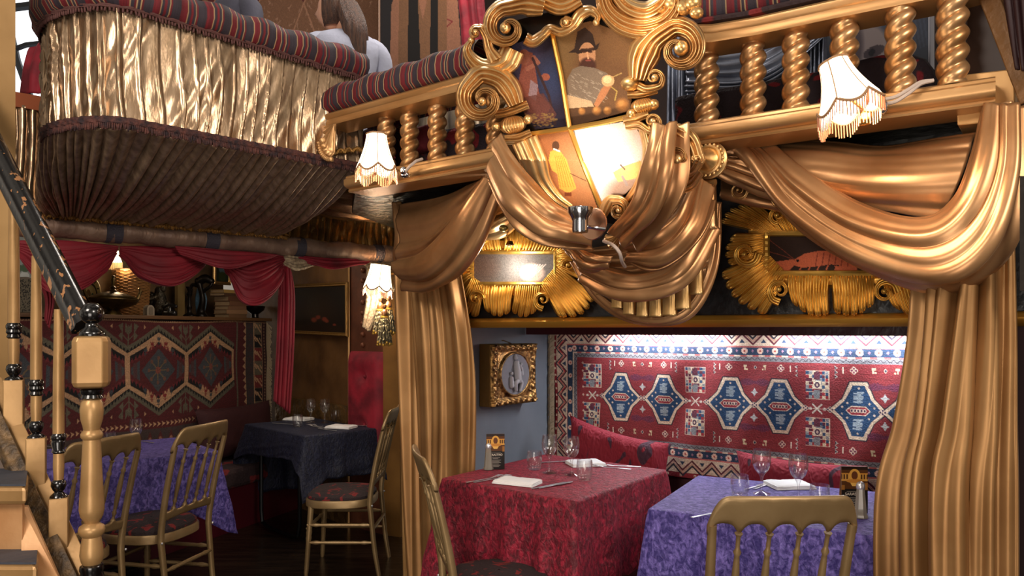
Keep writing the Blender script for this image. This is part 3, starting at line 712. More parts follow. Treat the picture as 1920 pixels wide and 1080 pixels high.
# ================================================================ CHAIRS
seat_m = mat('brown_red_leaf_seat', (44, 32, 34), .85, 0, .3, 60, c2=(120, 34, 34), vs=13, lo=.58, hi=.62, detail=1, distort=1.5)
def make_chair(label, name='banquet_chair'):
    t = thing(name, label, 'chair', (0, 0, 0), 0, 'gold banquet chairs')
    W_ = .185; SH = .435
    # seat frame: rounded horseshoe
    def outl(k, n=40):
        o = []
        for i in range(n):
            a = 2*PI*i/n; x, y = math.sin(a), math.cos(a)
            e = 2.0/3.2; X = math.copysign(abs(x)**e, x)*.205*k; Y = math.copysign(abs(y)**e, y)*.2*k+.0
            if y < 0: X *= 1-.10*abs(y)
            o.append((X, Y+.02))
        return o
    mb = MB(); G = [[(x, y, z) for x, y in outl(k)] for k, z in ((.97, SH-.05), (1.0, SH-.045), (1.0, SH-.012), (.975, SH-.004), (.9, SH-.004), (.88, SH-.03), (.97, SH-.05))]
    mb.grid(G, cv=True); mb.build('seat_frame', chairgold, t, local=True)
    mb = MB(); G = [[(x, y, z) for x, y in outl(k)] for k, z in ((.92, SH-.02), (.955, SH), (.95, SH+.012), (.86, SH+.028), (.6, SH+.036), (.3, SH+.038), (.02, SH+.039))]
    mb.grid(G, cv=True); mb.build('seat_pad', seat_m, t, local=True)
    # back rises at y = -.17 and leans back
    def bk(x, z): q = max(0, (z-SH)/.5); return Vector((x*(1+.08*q), -.175-.10*q**1.3-.018*(1-(x/.2)**2)*q*1.6+.0, z))
    for s in (-1, 1):
        pts = [(s*.175, -.225, .0), (s*.178, -.20, .15), (s*.182, -.182, .33), bk(s*W_, SH), bk(s*W_, .6), bk(s*W_, .75), bk(s*W_, .86)]
        MB().tube([tuple(p) for p in cr(pts, 18)], [.0125+.003*math.sin(PI*i/17) for i in range(18)], 10).build('back_post', chairgold, t, local=True)
    for s in (-1, 1):
        x = s*.165; prof = [(.010, 0), (.013, .02), (.0145, .20), (.0175, .215), (.015, .23), (.0175, .245), (.0155, .26), (.017, .36), (.018, SH-.04)]
        M = Matrix(((1, 0, -s*.06), (0, 1, -.06), (0, 0, 1)))
        MB().lathe([(r, z) for r, z in prof], (x+s*.02, .19, 0), 12, M).build('front_leg', chairgold, t, local=True)
    # crest rail with arched underside
    def panel(z1f, z0f, nx=49, th=.017):
        mb = MB(); fr_, bk_ = [], []
        for i in range(nx):
            x = -1+2*i/(nx-1); X = x*(W_+.012); zt, zb = z1f(x), z0f(x); a, b = [], []
            for j in range(7):
                z = zb+(zt-zb)*j/6; p = bk(X, z); bul = th*(.5 if 0 < j < 6 else .32); a.append(p+Vector((0, bul, 0))); b.append(p-Vector((0, bul, 0)))
            fr_.append(a); bk_.append(b)
        G = [a+b[::-1] for a, b in zip(fr_, bk_)]; mb.grid(G, cv=True)
        k = 0; m = len(G[0]); mb.f.append(tuple(range(m))); mb.f.append(tuple(range((nx-1)*m, nx*m))[::-1]); return mb
    nsp = 4; xs = [(-1+2*(i+1)/(nsp+1)) for i in range(nsp)]
    def top(x): return .945-.085*max(0, (abs(x)-.72)/.28)**2.6+.004*(1-x*x)
    def under(x):
        ax = (x+1)/2*(nsp+1); f = ax-math.floor(ax); e = abs(f-.5)*2
        if abs(x) > .995: return .83
        if (ax < .5 or ax > nsp+.5) and e > .82: return .815
        return .868-.035*(e**3.0)
    panel(top, under).build('crest_rail', chairgold, t, local=True, auto=False)
    def lowtop(x):
        ax = (x+1)/2*(nsp+1); f = ax-math.floor(ax); e = abs(f-.5)*2; return .545+.022*e**4
    panel(lowtop, lambda x: .50+.012*(1-x*x)).build('lower_rail', chairgold, t, local=True, auto=False)
    for x in xs:
        X = x*(W_+.012); mb = MB(); zs = np.linspace(.555, .838, 26); R_ = []
        for z in zs:
            q = (z-.555)/.283; r = .0062+.0062*math.sin(PI*min(1, max(0, (q-.12)/.72)))**1.3*(1-.35*q)
            if abs(q-.12) < .022: r = .0105
            if abs(q-.80) < .022: r = .0115
            if q < .03 or q > .96: r = .0115
            R_.append(r)
        mb.tube([bk(X, z) for z in zs], R_, 10).build('spindle', chairgold, t, local=True)
    # stretchers with bead
    def stretch(a, b): 
        mb = MB(); n = 22; a, b = Vector(a), Vector(b); rr = [.0075+.003*math.sin(PI*i/(n-1)) for i in range(n)]; rr[3] = rr[18] = .0125; rr[2] = rr[19] = .010
        mb.tube([a.lerp(b, i/(n-1)) for i in range(n)], rr, 8).build('stretcher', chairgold, t, local=True)
    for s in (-1, 1): stretch((s*.178, -.195, .19), (s*.176, .185, .19)); 
    stretch((-.176, .185, .27), (.176, .185, .27)); stretch((-.172, -.195, .27), (.172, -.195, .27)); 
    for s in (-1, 1): stretch((s*.178, -.19, .29), (s*.176, .185, .29))
    for s in (-1, 1): MB().sphere((s*.197, -.19, SH-.03), .006, 8).build('bolt', mat('steel', (225, 225, 230), .32, .8), t, local=True)
    return t
CH = [(( .745, 2.34), math.radians(2), 'gold chair in the foreground with its back to the viewer at the purple niche table'),
      ((-.07, 2.89), math.radians(-77), 'gold chair at the near end of the red table, cut off by the frame bottom'),
      ((-.985, 4.44), math.radians(90), 'gold chair standing at the midnight blue table, seen from the side'),
      ((-1.78, 3.72), math.radians(78), 'gold chair at the left purple table, nearer the blue table'),
      ((-2.0, 3.27), math.radians(72), 'gold chair at the left purple table, right behind the stair newel')]
chair0 = make_chair(CH[0][2])
for i, ((x, y), rz, lab) in enumerate(CH):
    if i == 0: chair0.location = (x, y, 0); chair0.rotation_euler = (0, 0, rz)
    else: dup(chair0, (x, y, 0), rz, lab)

# ================================================================ TABLEWARE
def clearglass():
    if 'clear_glass' in MATS: return MATS['clear_glass']
    m = mat('clear_glass', (250, 250, 255), .03, 0, trans=1, ior=1.45); t = m.node_tree; N = t.nodes
    b = N['Principled BSDF']; o = N['Material Output']; tr = N.new('ShaderNodeBsdfTransparent'); mx = N.new('ShaderNodeMixShader'); gl = N.new('ShaderNodeBsdfGlossy'); gl.inputs['Roughness'].default_value = .04
    lw_ = N.new('ShaderNodeLayerWeight'); lw_.inputs[0].default_value = .30; rr = N.new('ShaderNodeMapRange'); rr.inputs[1].default_value = .0; rr.inputs[2].default_value = 1; rr.inputs[3].default_value = .07; rr.inputs[4].default_value = .75
    t.links.new(lw_.outputs['Facing'], rr.inputs[0]); t.links.new(rr.outputs[0], mx.inputs[0]); m2 = N.new('ShaderNodeMixShader'); m2.inputs[0].default_value = .25
    t.links.new(gl.outputs[0], m2.inputs[1]); t.links.new(b.outputs[0], m2.inputs[2]); t.links.new(tr.outputs[0], mx.inputs[1]); t.links.new(m2.outputs[0], mx.inputs[2]); t.links.new(mx.outputs[0], o.inputs[0]); return m
glass = clearglass()
def wine(loc, label, k=1.0):
    t = thing('wine_glass', label, 'wine glass', loc, 0, 'wine glasses on the tables')
    out = [(.0325, 0), (.033, .002), (.022, .006), (.007, .013), (.0045, .03), (.0045, .055), (.007, .068), (.013, .078), (.026, .094), (.034, .115), (.0355, .135), (.033, .16), (.031, .172)]
    inn = [(.0298, .172), (.0318, .16), (.0343, .135), (.0328, .115), (.0248, .096), (.012, .082), (.0005, .080)]
    G = [(r*k, z*k) for r, z in out[3:]+inn]
    MB().lathe(G, (0, 0, 0), 28).build('bowl', glass, t, local=True)
    MB().lathe([(.0005, 0)]+[(r*k, z*k) for r, z in out[:4]], (0, 0, 0), 28).build('foot', glass, t, local=True)
    return t
def tumbler(loc, label, k=1.0):
    out = [(.0005, 0), (.027, 0), (.029, .004), (.034, .03), (.036, .05), (.0345, .072), (.033, .085), (.031, .085), (.0325, .07), (.034, .05), (.032, .03), (.027, .014), (.0005, .012)]
    o = MB().lathe([(r*k, z*k) for r, z in out], (0, 0, 0), 28).build('tumbler', glass, None); o.location = loc; return tag(o, label, 'tumbler', 'water tumblers on the tables')
steel = mat('steel', (225, 225, 230), .32, .8)
def cutlery(kind, loc, rz, label):
    mb = MB(); xs = np.linspace(-.1, .1, 21)
    def wprof(x):
        if kind == 'fork':
            if x > .062: return .0115
            if x > .04: return .004+.0075*(x-.04)/.022
            return .0035+.004*max(0, (-x-.03)/.07)
        return (.0095*(1-max(0, (x-.08)/.02)**2*.8) if x > 0 else .0045+.0015*max(0, (-x-.05)/.05))
    G = []
    for x in xs:
        z = .003+(.010*max(0, x-.03)/.07*(1.4-x*8) if kind == 'fork' else 0); y = wprof(x); th = .0018 if x < .0 or kind == 'fork' else .0012
        if kind == 'knife': G.append([(x, -y, z+.001), (x, 0, z+th*1.6), (x, y, z+.001), (x, 0, z-th)])
        else: G.append([(x, -y, z), (x, 0, z+th), (x, y, z), (x, 0, z-th)])
    n = len([x for x in xs if x <= .066]) if kind == 'fork' else len(xs)
    mb.grid(G[:n], cv=True); mb.f.append((0, 1, 2, 3)); k = (n-1)*4; mb.f.append((k+3, k+2, k+1, k))
    if kind == 'fork':
        for i in range(4):
            y = -.009+i*.006; mb.tube([(.066, y, .008), (.085, y, .011), (.108, y*.95, .008)], [.0016, .0015, .0008], 6)
    o = mb.build(kind, steel, None); o.location = loc; o.rotation_euler = (0, 0, rz); return tag(o, label, kind, 'cutlery on the tables')
def napkin(loc, rz, label, w_=.19, d_=.10):
    mb = MB(); n = 16
    for k in range(3):
        G = []
        for i in range(n+1):
            r = []
            for j in range(n+1):
                x, y = -1+2*i/n, -1+2*j/n; e = ((1-x**10)*(1-y**10))**.5
                r.append(((x*w_/2)*(1-.02*k), y*d_/2+.003*k, .004+.005*k+.005*e+.0018*float(sn(x*.5+y*.3+k, k))))
            G.append(r)
        mb.grid(G); mb.grid([[(a, b, .001+.005*k) for a, b, c in r] for r in G])
        mb.grid([[G[0][j] for j in range(n+1)], [(G[0][j][0], G[0][j][1], .001+.005*k) for j in range(n+1)]]); mb.grid([[G[-1][j] for j in range(n+1)], [(G[-1][j][0], G[-1][j][1], .001+.005*k) for j in range(n+1)]])
        mb.grid([[G[i][0] for i in range(n+1)], [(G[i][0][0], G[i][0][1], .001+.005*k) for i in range(n+1)]]); mb.grid([[G[i][-1] for i in range(n+1)], [(G[i][-1][0], G[i][-1][1], .001+.005*k) for i in range(n+1)]])
    o = mb.build('folded_napkin', mat('white_linen', (226, 224, 224), .9, 0, .3, 60, dist=.002), None); o.location = loc; o.rotation_euler = (0, 0, rz); return tag(o, label, 'napkin', 'folded napkins')
def shaker(loc, label):
    t = thing('salt_shaker', label, 'salt shaker', loc, 0, 'salt shakers')
    G = []; n = 24
    for r, z in ((.0005, .0), (.0235, 0), (.024, .006), (.020, .015), (.0165, .06), (.013, .10)):
        G.append((r, z))
    mb = MB(); GG = [[(r*(1+.05*math.cos(8*2*PI*j/n))*math.cos(2*PI*j/n), r*(1+.05*math.cos(8*2*PI*j/n))*math.sin(2*PI*j/n), z) for j in range(n)] for r, z in G]
    mb.grid(GG, cv=True).build('glass_body', mat('smoky_glass', (190, 180, 165), .12, 0, trans=.6), t, local=True)
    MB().lathe([(.0135, .099), (.0145, .102), (.0145, .112), (.011, .120), (.004, .124), (.0005, .1245)], (0, 0, 0), 18).build('cap', steel, t, local=True)
    return t
def text(s, size, M, m, parent, align='CENTER'):
    c = bpy.data.curves.new('lettering', 'FONT'); c.body = s; c.size = size; c.align_x = align; c.extrude = .0002; c.materials.append(m)
    o = bpy.data.objects.new('lettering', c); COL.objects.link(o); bpy.context.view_layer.update()
    me = bpy.data.meshes.new_from_object(o.evaluated_get(bpy.context.evaluated_depsgraph_get())); bpy.data.objects.remove(o)
    o = bpy.data.objects.new('lettering', me); COL.objects.link(o); o.parent = parent; o.matrix_basis = M; return o
def menu(loc, rz, label, w_=.085, h_=.165, pale=False):
    t = thing('menu_card', label, 'menu card', loc, rz, 'menu cards standing on the tables'); c = Canvas(0, 0, w_, h_, 1500, (26, 18, 14))
    W2 = w_/2
    if pale:
        c.rect(0, 0, w_, h_, (176, 158, 148)); c.rect(0, 0, w_, h_*.08, (120, 70, 40)); R = random.Random(4)
        for i in range(10): x = R.random()*w_; y = h_*(.2+.5*R.random()); c.line([(x, y), (x+.02*(R.random()-.5), y+.03*R.random())], .0012, (110, 90, 84))
        c.rect(w_*.1, h_*.9, w_*.9, h_*.905, (120, 80, 50))
    else:
        c.rect(0, 0, w_, h_*.48, (84, 46, 16))
        c.rect(0, 0, w_, h_*.07, (38, 18, 10)); c.rect(0, h_*.14, w_, h_*.17, (196, 132, 50)); c.rect(0, h_*.27, w_, h_*.31, (206, 150, 66))
        for i in range(9): c.rect(w_*(.03+.11*i), h_*.17, w_*(.07+.11*i), h_*.27, (210, 156, 70))
        c.ell(W2, h_*.2, w_*.22, h_*.15, (214, 156, 66)); c.ell(W2, h_*.19, w_*.12, h_*.09, (96, 50, 24)); c.poly([(W2-.02, h_*.3), (W2+.02, h_*.3), (W2+.008, h_*.42), (W2-.008, h_*.42)], (224, 172, 84))
        c.ell(W2, h_*.31, w_*.32, h_*.04, (190, 124, 48)); c.rect(0, h_*.4, w_*.12, h_*.5, (150, 96, 36)); c.rect(w_*.88, h_*.35, w_, h_*.5, (150, 96, 36))
        c.rect(w_*.1, h_*.5, w_*.9, h_*.98, (20, 16, 16))
        for i, wd in enumerate((.5, .3, .6, .44, .6, .36, .54, .4)): c.rect(W2-w_*wd/2, h_*(.66+i*.036), W2+w_*wd/2, h_*(.672+i*.036), (150, 140, 130))
        c.rect(W2-w_*.3, h_*.53, W2+w_*.3, h_*.54, (120, 110, 100))
    MB().box((-W2, .0, 0), (W2, .004, h_)).build('card', mat('card_stock', (120, 80, 50), .5), t, local=True, smooth=False)
    MB().add([(-W2, .03, 0), (W2, .03, 0), (W2, .005, h_-.002), (-W2, .005, h_-.002)], [(0, 1, 2, 3)]).build('back_flap', mat('card_stock'), t, local=True, solid=.001, smooth=False)
    Mx = Matrix.Rotation(rz, 4, 'Z'); L0 = Vector(loc)
    R3 = np.array(Mx.to_3x3())
    def fn(X, Y): q = np.stack([X-W2, np.full_like(X, -.0012), h_-Y], -1); return q @ R3.T+np.array(L0)
    c.mesh('printed_cover', fn, mat('printed_card', rough=.35, attr=True), t, thick=.001)
    if not pale: text('SARASTRO', .0135, Matrix.Translation((0, -.0022, h_*.385)) @ Matrix.Rotation(PI/2, 4, 'X'), mat('cream_print', (226, 210, 190), .6), t)
    return t
zt = TZ+.004; ztl = TZL+.004
def at(px, py, z=zt): return PZ(px, py, z)
# red table
wine(at(1030, 887), 'wine glass on the red table, left of the pair', 1.0); wine(at(1072, 891), 'wine glass on the red table, right of the pair', 1.0)
tumbler(at(1002, 880), 'empty tumbler on the red table left of the wine glasses'); tumbler(at(1096, 899), 'empty tumbler on the red table in front of the folded napkin')
napkin(at(970, 906), -.48, 'white napkin folded at the near end of the red table'); napkin(at(1098, 871), .25, 'white napkin on the red table behind the glasses', .17, .12)
cutlery('fork', at(910, 899), .72, 'outer fork left of the near napkin on the red table'); cutlery('fork', at(924, 899), .72, 'inner fork left of the near napkin on the red table')
cutlery('knife', at(1030, 911), .72, 'outer knife right of the near napkin on the red table'); cutlery('knife', at(1043, 910), .74, 'inner knife right of the near napkin on the red table')
cutlery('fork', at(1143, 877), 2.7, 'fork right of the rear napkin on the red table'); cutlery('fork', at(1160, 874), 2.95, 'fork nearest the red cushion on the red table')
cutlery('knife', at(1050, 866), .3, 'knife behind the wine glasses on the red table')
menu(at(929, 880), math.radians(8), 'menu card with gold theatre picture on the red table'); shaker(at(916, 880), 'salt shaker before the menu card on the red table')
# purple table
wine(at(1428, 926), 'wine glass on the purple niche table, left of the pair', 1.03); wine(at(1497, 938), 'wine glass on the purple niche table, right of the pair', 1.03)
tumbler(at(1387, 931), 'tumbler left of the wine glasses on the purple niche table'); tumbler(at(1537, 952), 'tumbler on the purple niche table half behind the chair back')
napkin(at(1480, 912), .1, 'white napkin stacked behind the wine glasses on the purple niche table', .17, .13)
napkin(at(1400, 968), .1, 'white napkin behind the foreground chair crest on the purple niche table', .16, .12)
cutlery('knife', at(1420, 912), .75, 'knife behind the left wine glass on the purple niche table'); cutlery('fork', at(1436, 910), .8, 'fork behind the left wine glass on the purple niche table')
cutlery('fork', at(1335, 963), .6, 'fork beside the foreground chair crest on the purple niche table'); cutlery('knife', at(1480, 975), .6, 'knife seen through the chair back on the purple niche table')
menu(at(1602, 962), math.radians(-4), 'menu card with gold theatre picture on the purple niche table', .09, .165); shaker(at(1606, 966)+Vector((-.0, -.03, 0)), 'salt shaker before the menu card on the purple niche table')
# far blue table
wine(at(583, 792, ztl), 'wine glass on the far blue table, left of the pair'); wine(at(609, 793, ztl), 'wine glass on the far blue table, right of the pair')
tumbler(at(558, 800, ztl), 'tumbler in front on the far blue table'); tumbler(at(630, 790, ztl), 'tumbler beside the pale menu card on the far blue table')
napkin(at(560, 787, ztl), -.4, 'white napkin at the back of the far blue table', .2, .12); napkin(at(640, 802, ztl), -.3, 'white napkin at the front of the far blue table', .19, .12)
cutlery('fork', at(590, 800, ztl), 2.3, 'left fork on the far blue table'); cutlery('fork', at(598, 800, ztl), 2.3, 'right fork on the far blue table')
cutlery('knife', at(613, 806, ztl), 2.45, 'knife in front of the napkin on the far blue table'); cutlery('knife', at(684, 799, ztl), 2.7, 'dark-handled knife beside the chair on the far blue table')
cutlery('knife', at(530, 795, ztl), 2.7, 'knife at the left edge of the far blue table')
menu(at(661, 790, ztl), math.radians(14), 'pale menu card standing on the far blue table', .12, .17, pale=True); shaker(at(655, 793, ztl), 'salt shaker before the pale menu card on the far blue table')
# left purple table
wine(at(255, 843, ztl), 'wine glass on the left table between the chairs'); tumbler(at(207, 838, ztl), 'tumbler on the left table behind the chair crest', 1.0)
tumbler(at(45, 838, ztl), 'tumbler on the left table behind the stair balusters', 1.0); cutlery('fork', at(268, 828, ztl), 2.6, 'fork behind the wine glass on the left table'); cutlery('knife', at(90, 838, ztl), 2.7, 'knife on the left table behind the balusters')
# ================================================================ OPERA BOX, PIPE, LEFT DRAPES
SG, SR, SY = (50, 42, 50), (100, 22, 30), (166, 138, 100)
strip_m = mat('striped_upholstery', rough=.75, attr=True, bump=.3, bs=260, dist=.003)
def stripes(L, hh=1.0, res=260, phase=0):
    c = Canvas(0, 0, L, hh, res, SG)
    if c.h > 40: c = Canvas(0, 0, L, hh, res, SG)
    seq = ((.032, SG), (.0024, SY), (.026, SR), (.0024, SY), (.010, SG), (.009, SR), (.0024, SY), (.010, SG), (.0024, SY), (.007, SR)); x = -phase; X = c.X; 
    while x < L:
        for wd, cl in seq:
            c.a[(X >= x) & (X < x+wd)] = cl; x += wd
    c.noise(.25, 3); return c
def bolster(name, path, prof, parent, phase=0, lump=.006):
    # prof: (out, z) open polyline swept along the path, coloured with stripes
    pth = cr([(x, y, z) for x, y, z in path], 200); L = float(np.linalg.norm(np.diff(pth, axis=0), axis=1).sum())
    c = stripes(L, .02, 300, phase); ns = 20; c.h = ns; c.a = np.repeat(c.a[:1], ns, 0); c.Y = np.repeat(np.linspace(0, 1, ns)[:, None], c.w, 1); c.X = np.repeat(np.linspace(0, L, c.w)[None], ns, 0); c.y1 = 1
    pr = cr([(a, b, 0) for a, b in prof], ns)
    tg = np.gradient(pth, axis=0); tg[:, 2] = 0; tg /= np.linalg.norm(tg, axis=1, keepdims=True); R_ = np.stack([tg[:, 1], -tg[:, 0], 0*tg[:, 0]], 1); si = np.linspace(0, L, 200)
    def fn(X, Y):
        p = np.stack([np.interp(X, si, pth[:, k]) for k in range(3)], -1); r = np.stack([np.interp(X, si, R_[:, k]) for k in range(3)], -1)
        k = (Y*(ns-1)).round().astype(int); o = pr[k, 0]; z = pr[k, 1]; lp = lump*np.sin(X*31+Y*3)*np.sin(Y*PI)
        p = p+r*(o+lp)[..., None]; p[..., 2] += z+lp; return p
    return c.mesh(name, fn, strip_m, parent, thick=0)
box = thing('opera_box', 'opera box hung with gathered pale gold lame and topped by a striped cushion', 'opera box', (-1.5, 3.6, 2.0))
BP = [(-2.08, 3.42), (-1.93, 3.10), (-1.76, 2.94), (-1.55, 2.885), (-1.40, 3.0), (-1.15, 3.265), (-.9, 3.53), (-.74, 3.70)]
k0 = [(x, y, 2.66) for x, y in BP]; k1 = [(x, y, 2.42) for x, y in BP]; k2 = [(x, y, 2.215) for x, y in BP]
cen_ = Vector((-1.6, 3.9, 0))
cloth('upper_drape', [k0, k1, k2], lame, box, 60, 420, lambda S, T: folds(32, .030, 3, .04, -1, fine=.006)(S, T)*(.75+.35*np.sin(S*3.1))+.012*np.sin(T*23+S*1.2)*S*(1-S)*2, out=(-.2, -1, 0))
core = MB().prism([Vector((x, y, 2.23))+(cen_-Vector((x, y, 0))).normalized().xy.to_3d()*.06 for x, y in BP]+[Vector((-1.2, 4.4, 2.23)), Vector((-2.1, 3.9, 2.23))], (0, 0, .44)); core.build('shell', dark, box, smooth=False)
bolster('top_cushion', [(x, y, 2.66) for x, y in BP], [(-.30, .10), (-.15, .125), (0, .12), (.055, .08), (.062, .03), (.03, -.012), (-.05, -.02), (-.3, -.01)], box, .02)
def pl(s, z): return Vector((-2.26+1.49*s, 3.6+1.4*s, z))
def sp(px): t = (px-960)/F; return (t*3.6+2.26)/(1.49-1.4*t)
NT = 420; top_ = cr([(x, y, 2.20) for x, y in BP], NT); bpx = np.interp(np.linspace(0, 1, NT), np.linspace(0, 1, 8), (86, 96, 118, 160, 225, 345, 450, 520))
tpx = 960+F*top_[:, 0]/top_[:, 1]; low = [pl(sp(a), 1.968)+Vector((.02, -.03, 0)) for a in bpx]
mid = [Vector(a).lerp(b, .5)+Vector((0, -.01, -.045)) for a, b in zip(top_, low)]
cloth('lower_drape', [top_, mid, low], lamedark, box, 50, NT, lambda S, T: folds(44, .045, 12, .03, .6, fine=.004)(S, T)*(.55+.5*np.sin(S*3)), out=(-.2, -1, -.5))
def braid(name, path, z, h, m, parent, out=.02, tw=.004, n=240, drop=.03, cl=None, seed=1, th=.004, nod=True):
    p = cr([(a[0], a[1], a[2] if len(a) > 2 else z) for a in path], n); mb = MB(); R = random.Random(seed); tg = np.gradient(p, axis=0); tg[:, 2] = 0
    tg /= np.linalg.norm(tg, axis=1, keepdims=True)+1e-9; r = np.stack([tg[:, 1], -tg[:, 0], 0*tg[:, 0]], 1)*out
    mb.grid([[tuple(p[i]+r[i]+np.array([0, 0, h*(j/3-.5)])+r[i]*.25*math.sin(j*2+i)) for j in range(4)] for i in range(n)])
    for i in range(0, n-1):
        a = p[i]+r[i]+np.array([0, 0, -h*.5]); b = a+np.array([0, 0, -drop*(.8+.4*R.random())])+tg[i]*.008*(R.random()-.5); mb.tube([a, b], tw, 5)
    return mb.build(name, m, parent, solid=th, auto=False)
rust = mat('dark_rust_braid', (92, 52, 44), .8, 0, .4, 80, c2=(40, 26, 30), vs=40)
braid('braid_trim', [(x, y, 2.21) for x, y in BP], 2.21, .026, rust, box, .024, .0022, 300, .022)
braid('cushion_fringe', [(x, y, 2.645) for x, y in BP], 2.64, .012, mat('dull_maroon_gather', (86, 52, 48), .8), box, .03, .003, 160, .016)
# brown rail, gathered curtain and red cloth at the far left
lcur = thing('gathered_curtain', 'pale gold gathered curtain hanging from a rust brown rail beside the ochre post', 'curtain', pl(-.12, 1.97))
a0, a1 = pl(-.30, 0), pl(.10, 0)
cloth('curtain_cloth', [[a0+Vector((0, .06, 2.47)), a1+Vector((0, .06, 2.47))], [a0+Vector((0, .05, 2.2)), a1+Vector((0.02, .05, 2.2))], [a0+Vector((0, .03, 1.96)), a1+Vector((.03, .03, 1.96))]], lame, lcur, 40, 160, folds(15, .035, 5, .05, .6, fine=.003), out=(-.5, -1, 0))
MB().prism([a0+Vector((-.02, 0, 2.46)), a1+Vector((-.03, -.02, 2.46)), a1+Vector((0, .1, 2.46)), a0+Vector((0, .1, 2.46))], (0, 0, .07)).build('rail', mat('rust_brown_leather', (150, 78, 44), .5), lcur, smooth=False)
(cloth('red_cloth', [[P(52, 96, 4.2), P(66, 88, 4.2), P(100, 72, 4.2)], [P(44, 130, 4.2), P(66, 130, 4.15), P(100, 130, 4.2)], [P(38, 176, 4.2), P(66, 176, 4.15), P(100, 176, 4.2)]], crim, lcur, 20, 30, folds(3, .02, 2)))
# fabric covered pipe
pipe = thing('wrapped_pipe', 'long pipe wrapped in grey brown satin under the opera box with dark tape bands', 'pipe', pl(.3, 1.85))
R = random.Random(5); n = 120
MB().tube([pl(-.45+1.46*i/n, 1.905)+Vector((0, 0, .004*math.sin(i*.5))) for i in range(n+1)], [.055+.0022*math.sin(i*1.7)+.0022*R.random() for i in range(n+1)], 20).build('satin_sleeve', mat('grey_brown_satin', (142, 116, 98), .45, .3, .7, 16, c2=(112, 88, 76), vs=8, dist=.02, stretch=(1, 1, .4)), pipe, auto=False)
tape = mat('blue_grey_tape', (58, 54, 64), .7, 0, .4, 120)
for px0, px1 in ((195, 226), (381, 406), (550, 567), (697, 713)):
    s0, s1 = sp(px0), sp(px1); MB().tube([pl(s0+(s1-s0)*i/6, 1.905) for i in range(7)], .0595, 20).build('tape_band', tape, pipe)
br = braid('gold_braid', [pl(-.40+1.0*i/10, 1.975) for i in range(11)], 1.975, .03, mat('metallic_gold_braid', (164, 120, 58), .42, .6, .9, 120, c2=(96, 66, 30), vs=60, dist=.006), pipe, .066, .0045, 330, .022)
# gathered frill and slung ceiling cloth between the pipe and the balcony
fri = thing('gathered_frill', 'dark gold gathered frill above the pipe between opera box and balcony', 'frill', pl(.8, 1.95))
cloth('frill_cloth', [[pl(.40, 2.17)+Vector((0, .05, 0)), pl(1.01, 2.16)+Vector((0, .05, 0))], [pl(.40, 2.06)+Vector((0, .03, 0)), pl(1.01, 2.05)+Vector((0, .03, 0))], [pl(.40, 1.94), pl(1.01, 1.94)]], mat('bronze_lame', (150, 116, 66), .3, .88, .5, 16, c2=(96, 70, 38), vs=8), fri, 30, 260, folds(24, .026, 22, .04, .6, fine=.002), out=(-.5, -1, 0))
cs_ = thing('ceiling_drape', 'bronze satin slung under the balcony corner with a gold braided edge', 'drape', P(660, 400, 4.2))
KA = [P(545, 388, 4.45), P(620, 402, 4.65), P(752, 418, 5.0)]; KB = [P(556, 366, 4.2), P(640, 392, 4.3), P(756, 398, 4.6)]; KC = [P(575, 335, 3.95), P(650, 352, 3.95), P(760, 372, 4.1)]; KD_ = [P(603, 298, 3.62), P(655, 288, 3.68), P(735, 280, 3.75)]
cloth('slung_cloth', [KD_, KC, KB, KA], mat('bronze_satin', (128, 92, 52), .36, .75, .4, 9, c2=(88, 60, 34), vs=5, stretch=(1, 1, 3)), cs_, 50, 80, folds(7, .03, 31, .12, .9, along=0, fine=.006), out=(0, -1, -.6))
bm_ = mat('metallic_gold_braid')
p_ = cr([P(548, 388, 4.40), P(562, 368, 4.2), P(585, 328, 3.9), P(603, 297, 3.58), P(625, 288, 3.58), P(665, 282, 3.62), P(710, 281, 3.66)], 90)
mb = MB()
for i in range(89): mb.tube([p_[i]+np.array([0, -.02, .012*math.sin(i*2.1)]), p_[i+1]+np.array([0, -.02, .012*math.sin(i*2.1+2.1)])], .009, 6)
mb.tube([tuple(q+np.array([0, -.015, 0])) for q in p_], .010, 6); mb.build('braid_edge', bm_, cs_)
# ---------------------------------------------------------------- red velvet swags
val = thing('velvet_swag_valance', 'deep red velvet swags with a long tail hung under the wrapped pipe', 'valance', pl(.3, 1.6))
redcur = mat('wine_red_velvet', (124, 16, 32), .7, 0, .3, 12, c2=(98, 10, 24), vs=4, sheen=.45, dist=.01)
def pd(px): t = (px-960)/F; s = (t*3.6+2.26)/(1.49-1.4*t); return 3.6+1.4*s
def Q(px, py, o=0): return P(px, py, pd(px)+o)
def swag(pts, name, parent, m, k=7, amp=.028, ns=60, ntt=50, seed=0, o=0):
    keys = [[Q(x, y, o-(.05*r if 0 < i < len(row)-1 else 0)) for i, (x, y) in enumerate(row)] for r, row in enumerate(pts)]
    return cloth(name, keys, m, parent, ns, ntt, lambda S, T: folds(k, amp, seed, .10, .75, along=0)(S, T)*np.sin(np.clip(T, .02, .98)*PI)**.4, out=(-.3, -1, -.1))
swag([[(20, 452), (120, 452), (222, 462)], [(28, 462), (120, 496), (219, 468)], [(34, 472), (100, 528), (170, 520), (216, 474)], [(36, 480), (90, 552), (160, 545), (213, 480)]], 'swag', val, redcur, 9, seed=1)
swag([[(224, 462), (300, 466), (385, 474)], [(225, 470), (300, 492), (384, 482)], [(226, 476), (262, 515), (330, 520), (383, 492)], [(226, 480), (262, 522), (325, 540), (382, 500)]], 'swag', val, redcur, 8, seed=2, o=.03)
swag([[(328, 462), (420, 470), (520, 478)], [(332, 470), (425, 488), (515, 480)], [(340, 478), (425, 506), (505, 482)]], 'swag', val, mat('wine_red_velvet'), 4, .018, seed=3, o=-.05)
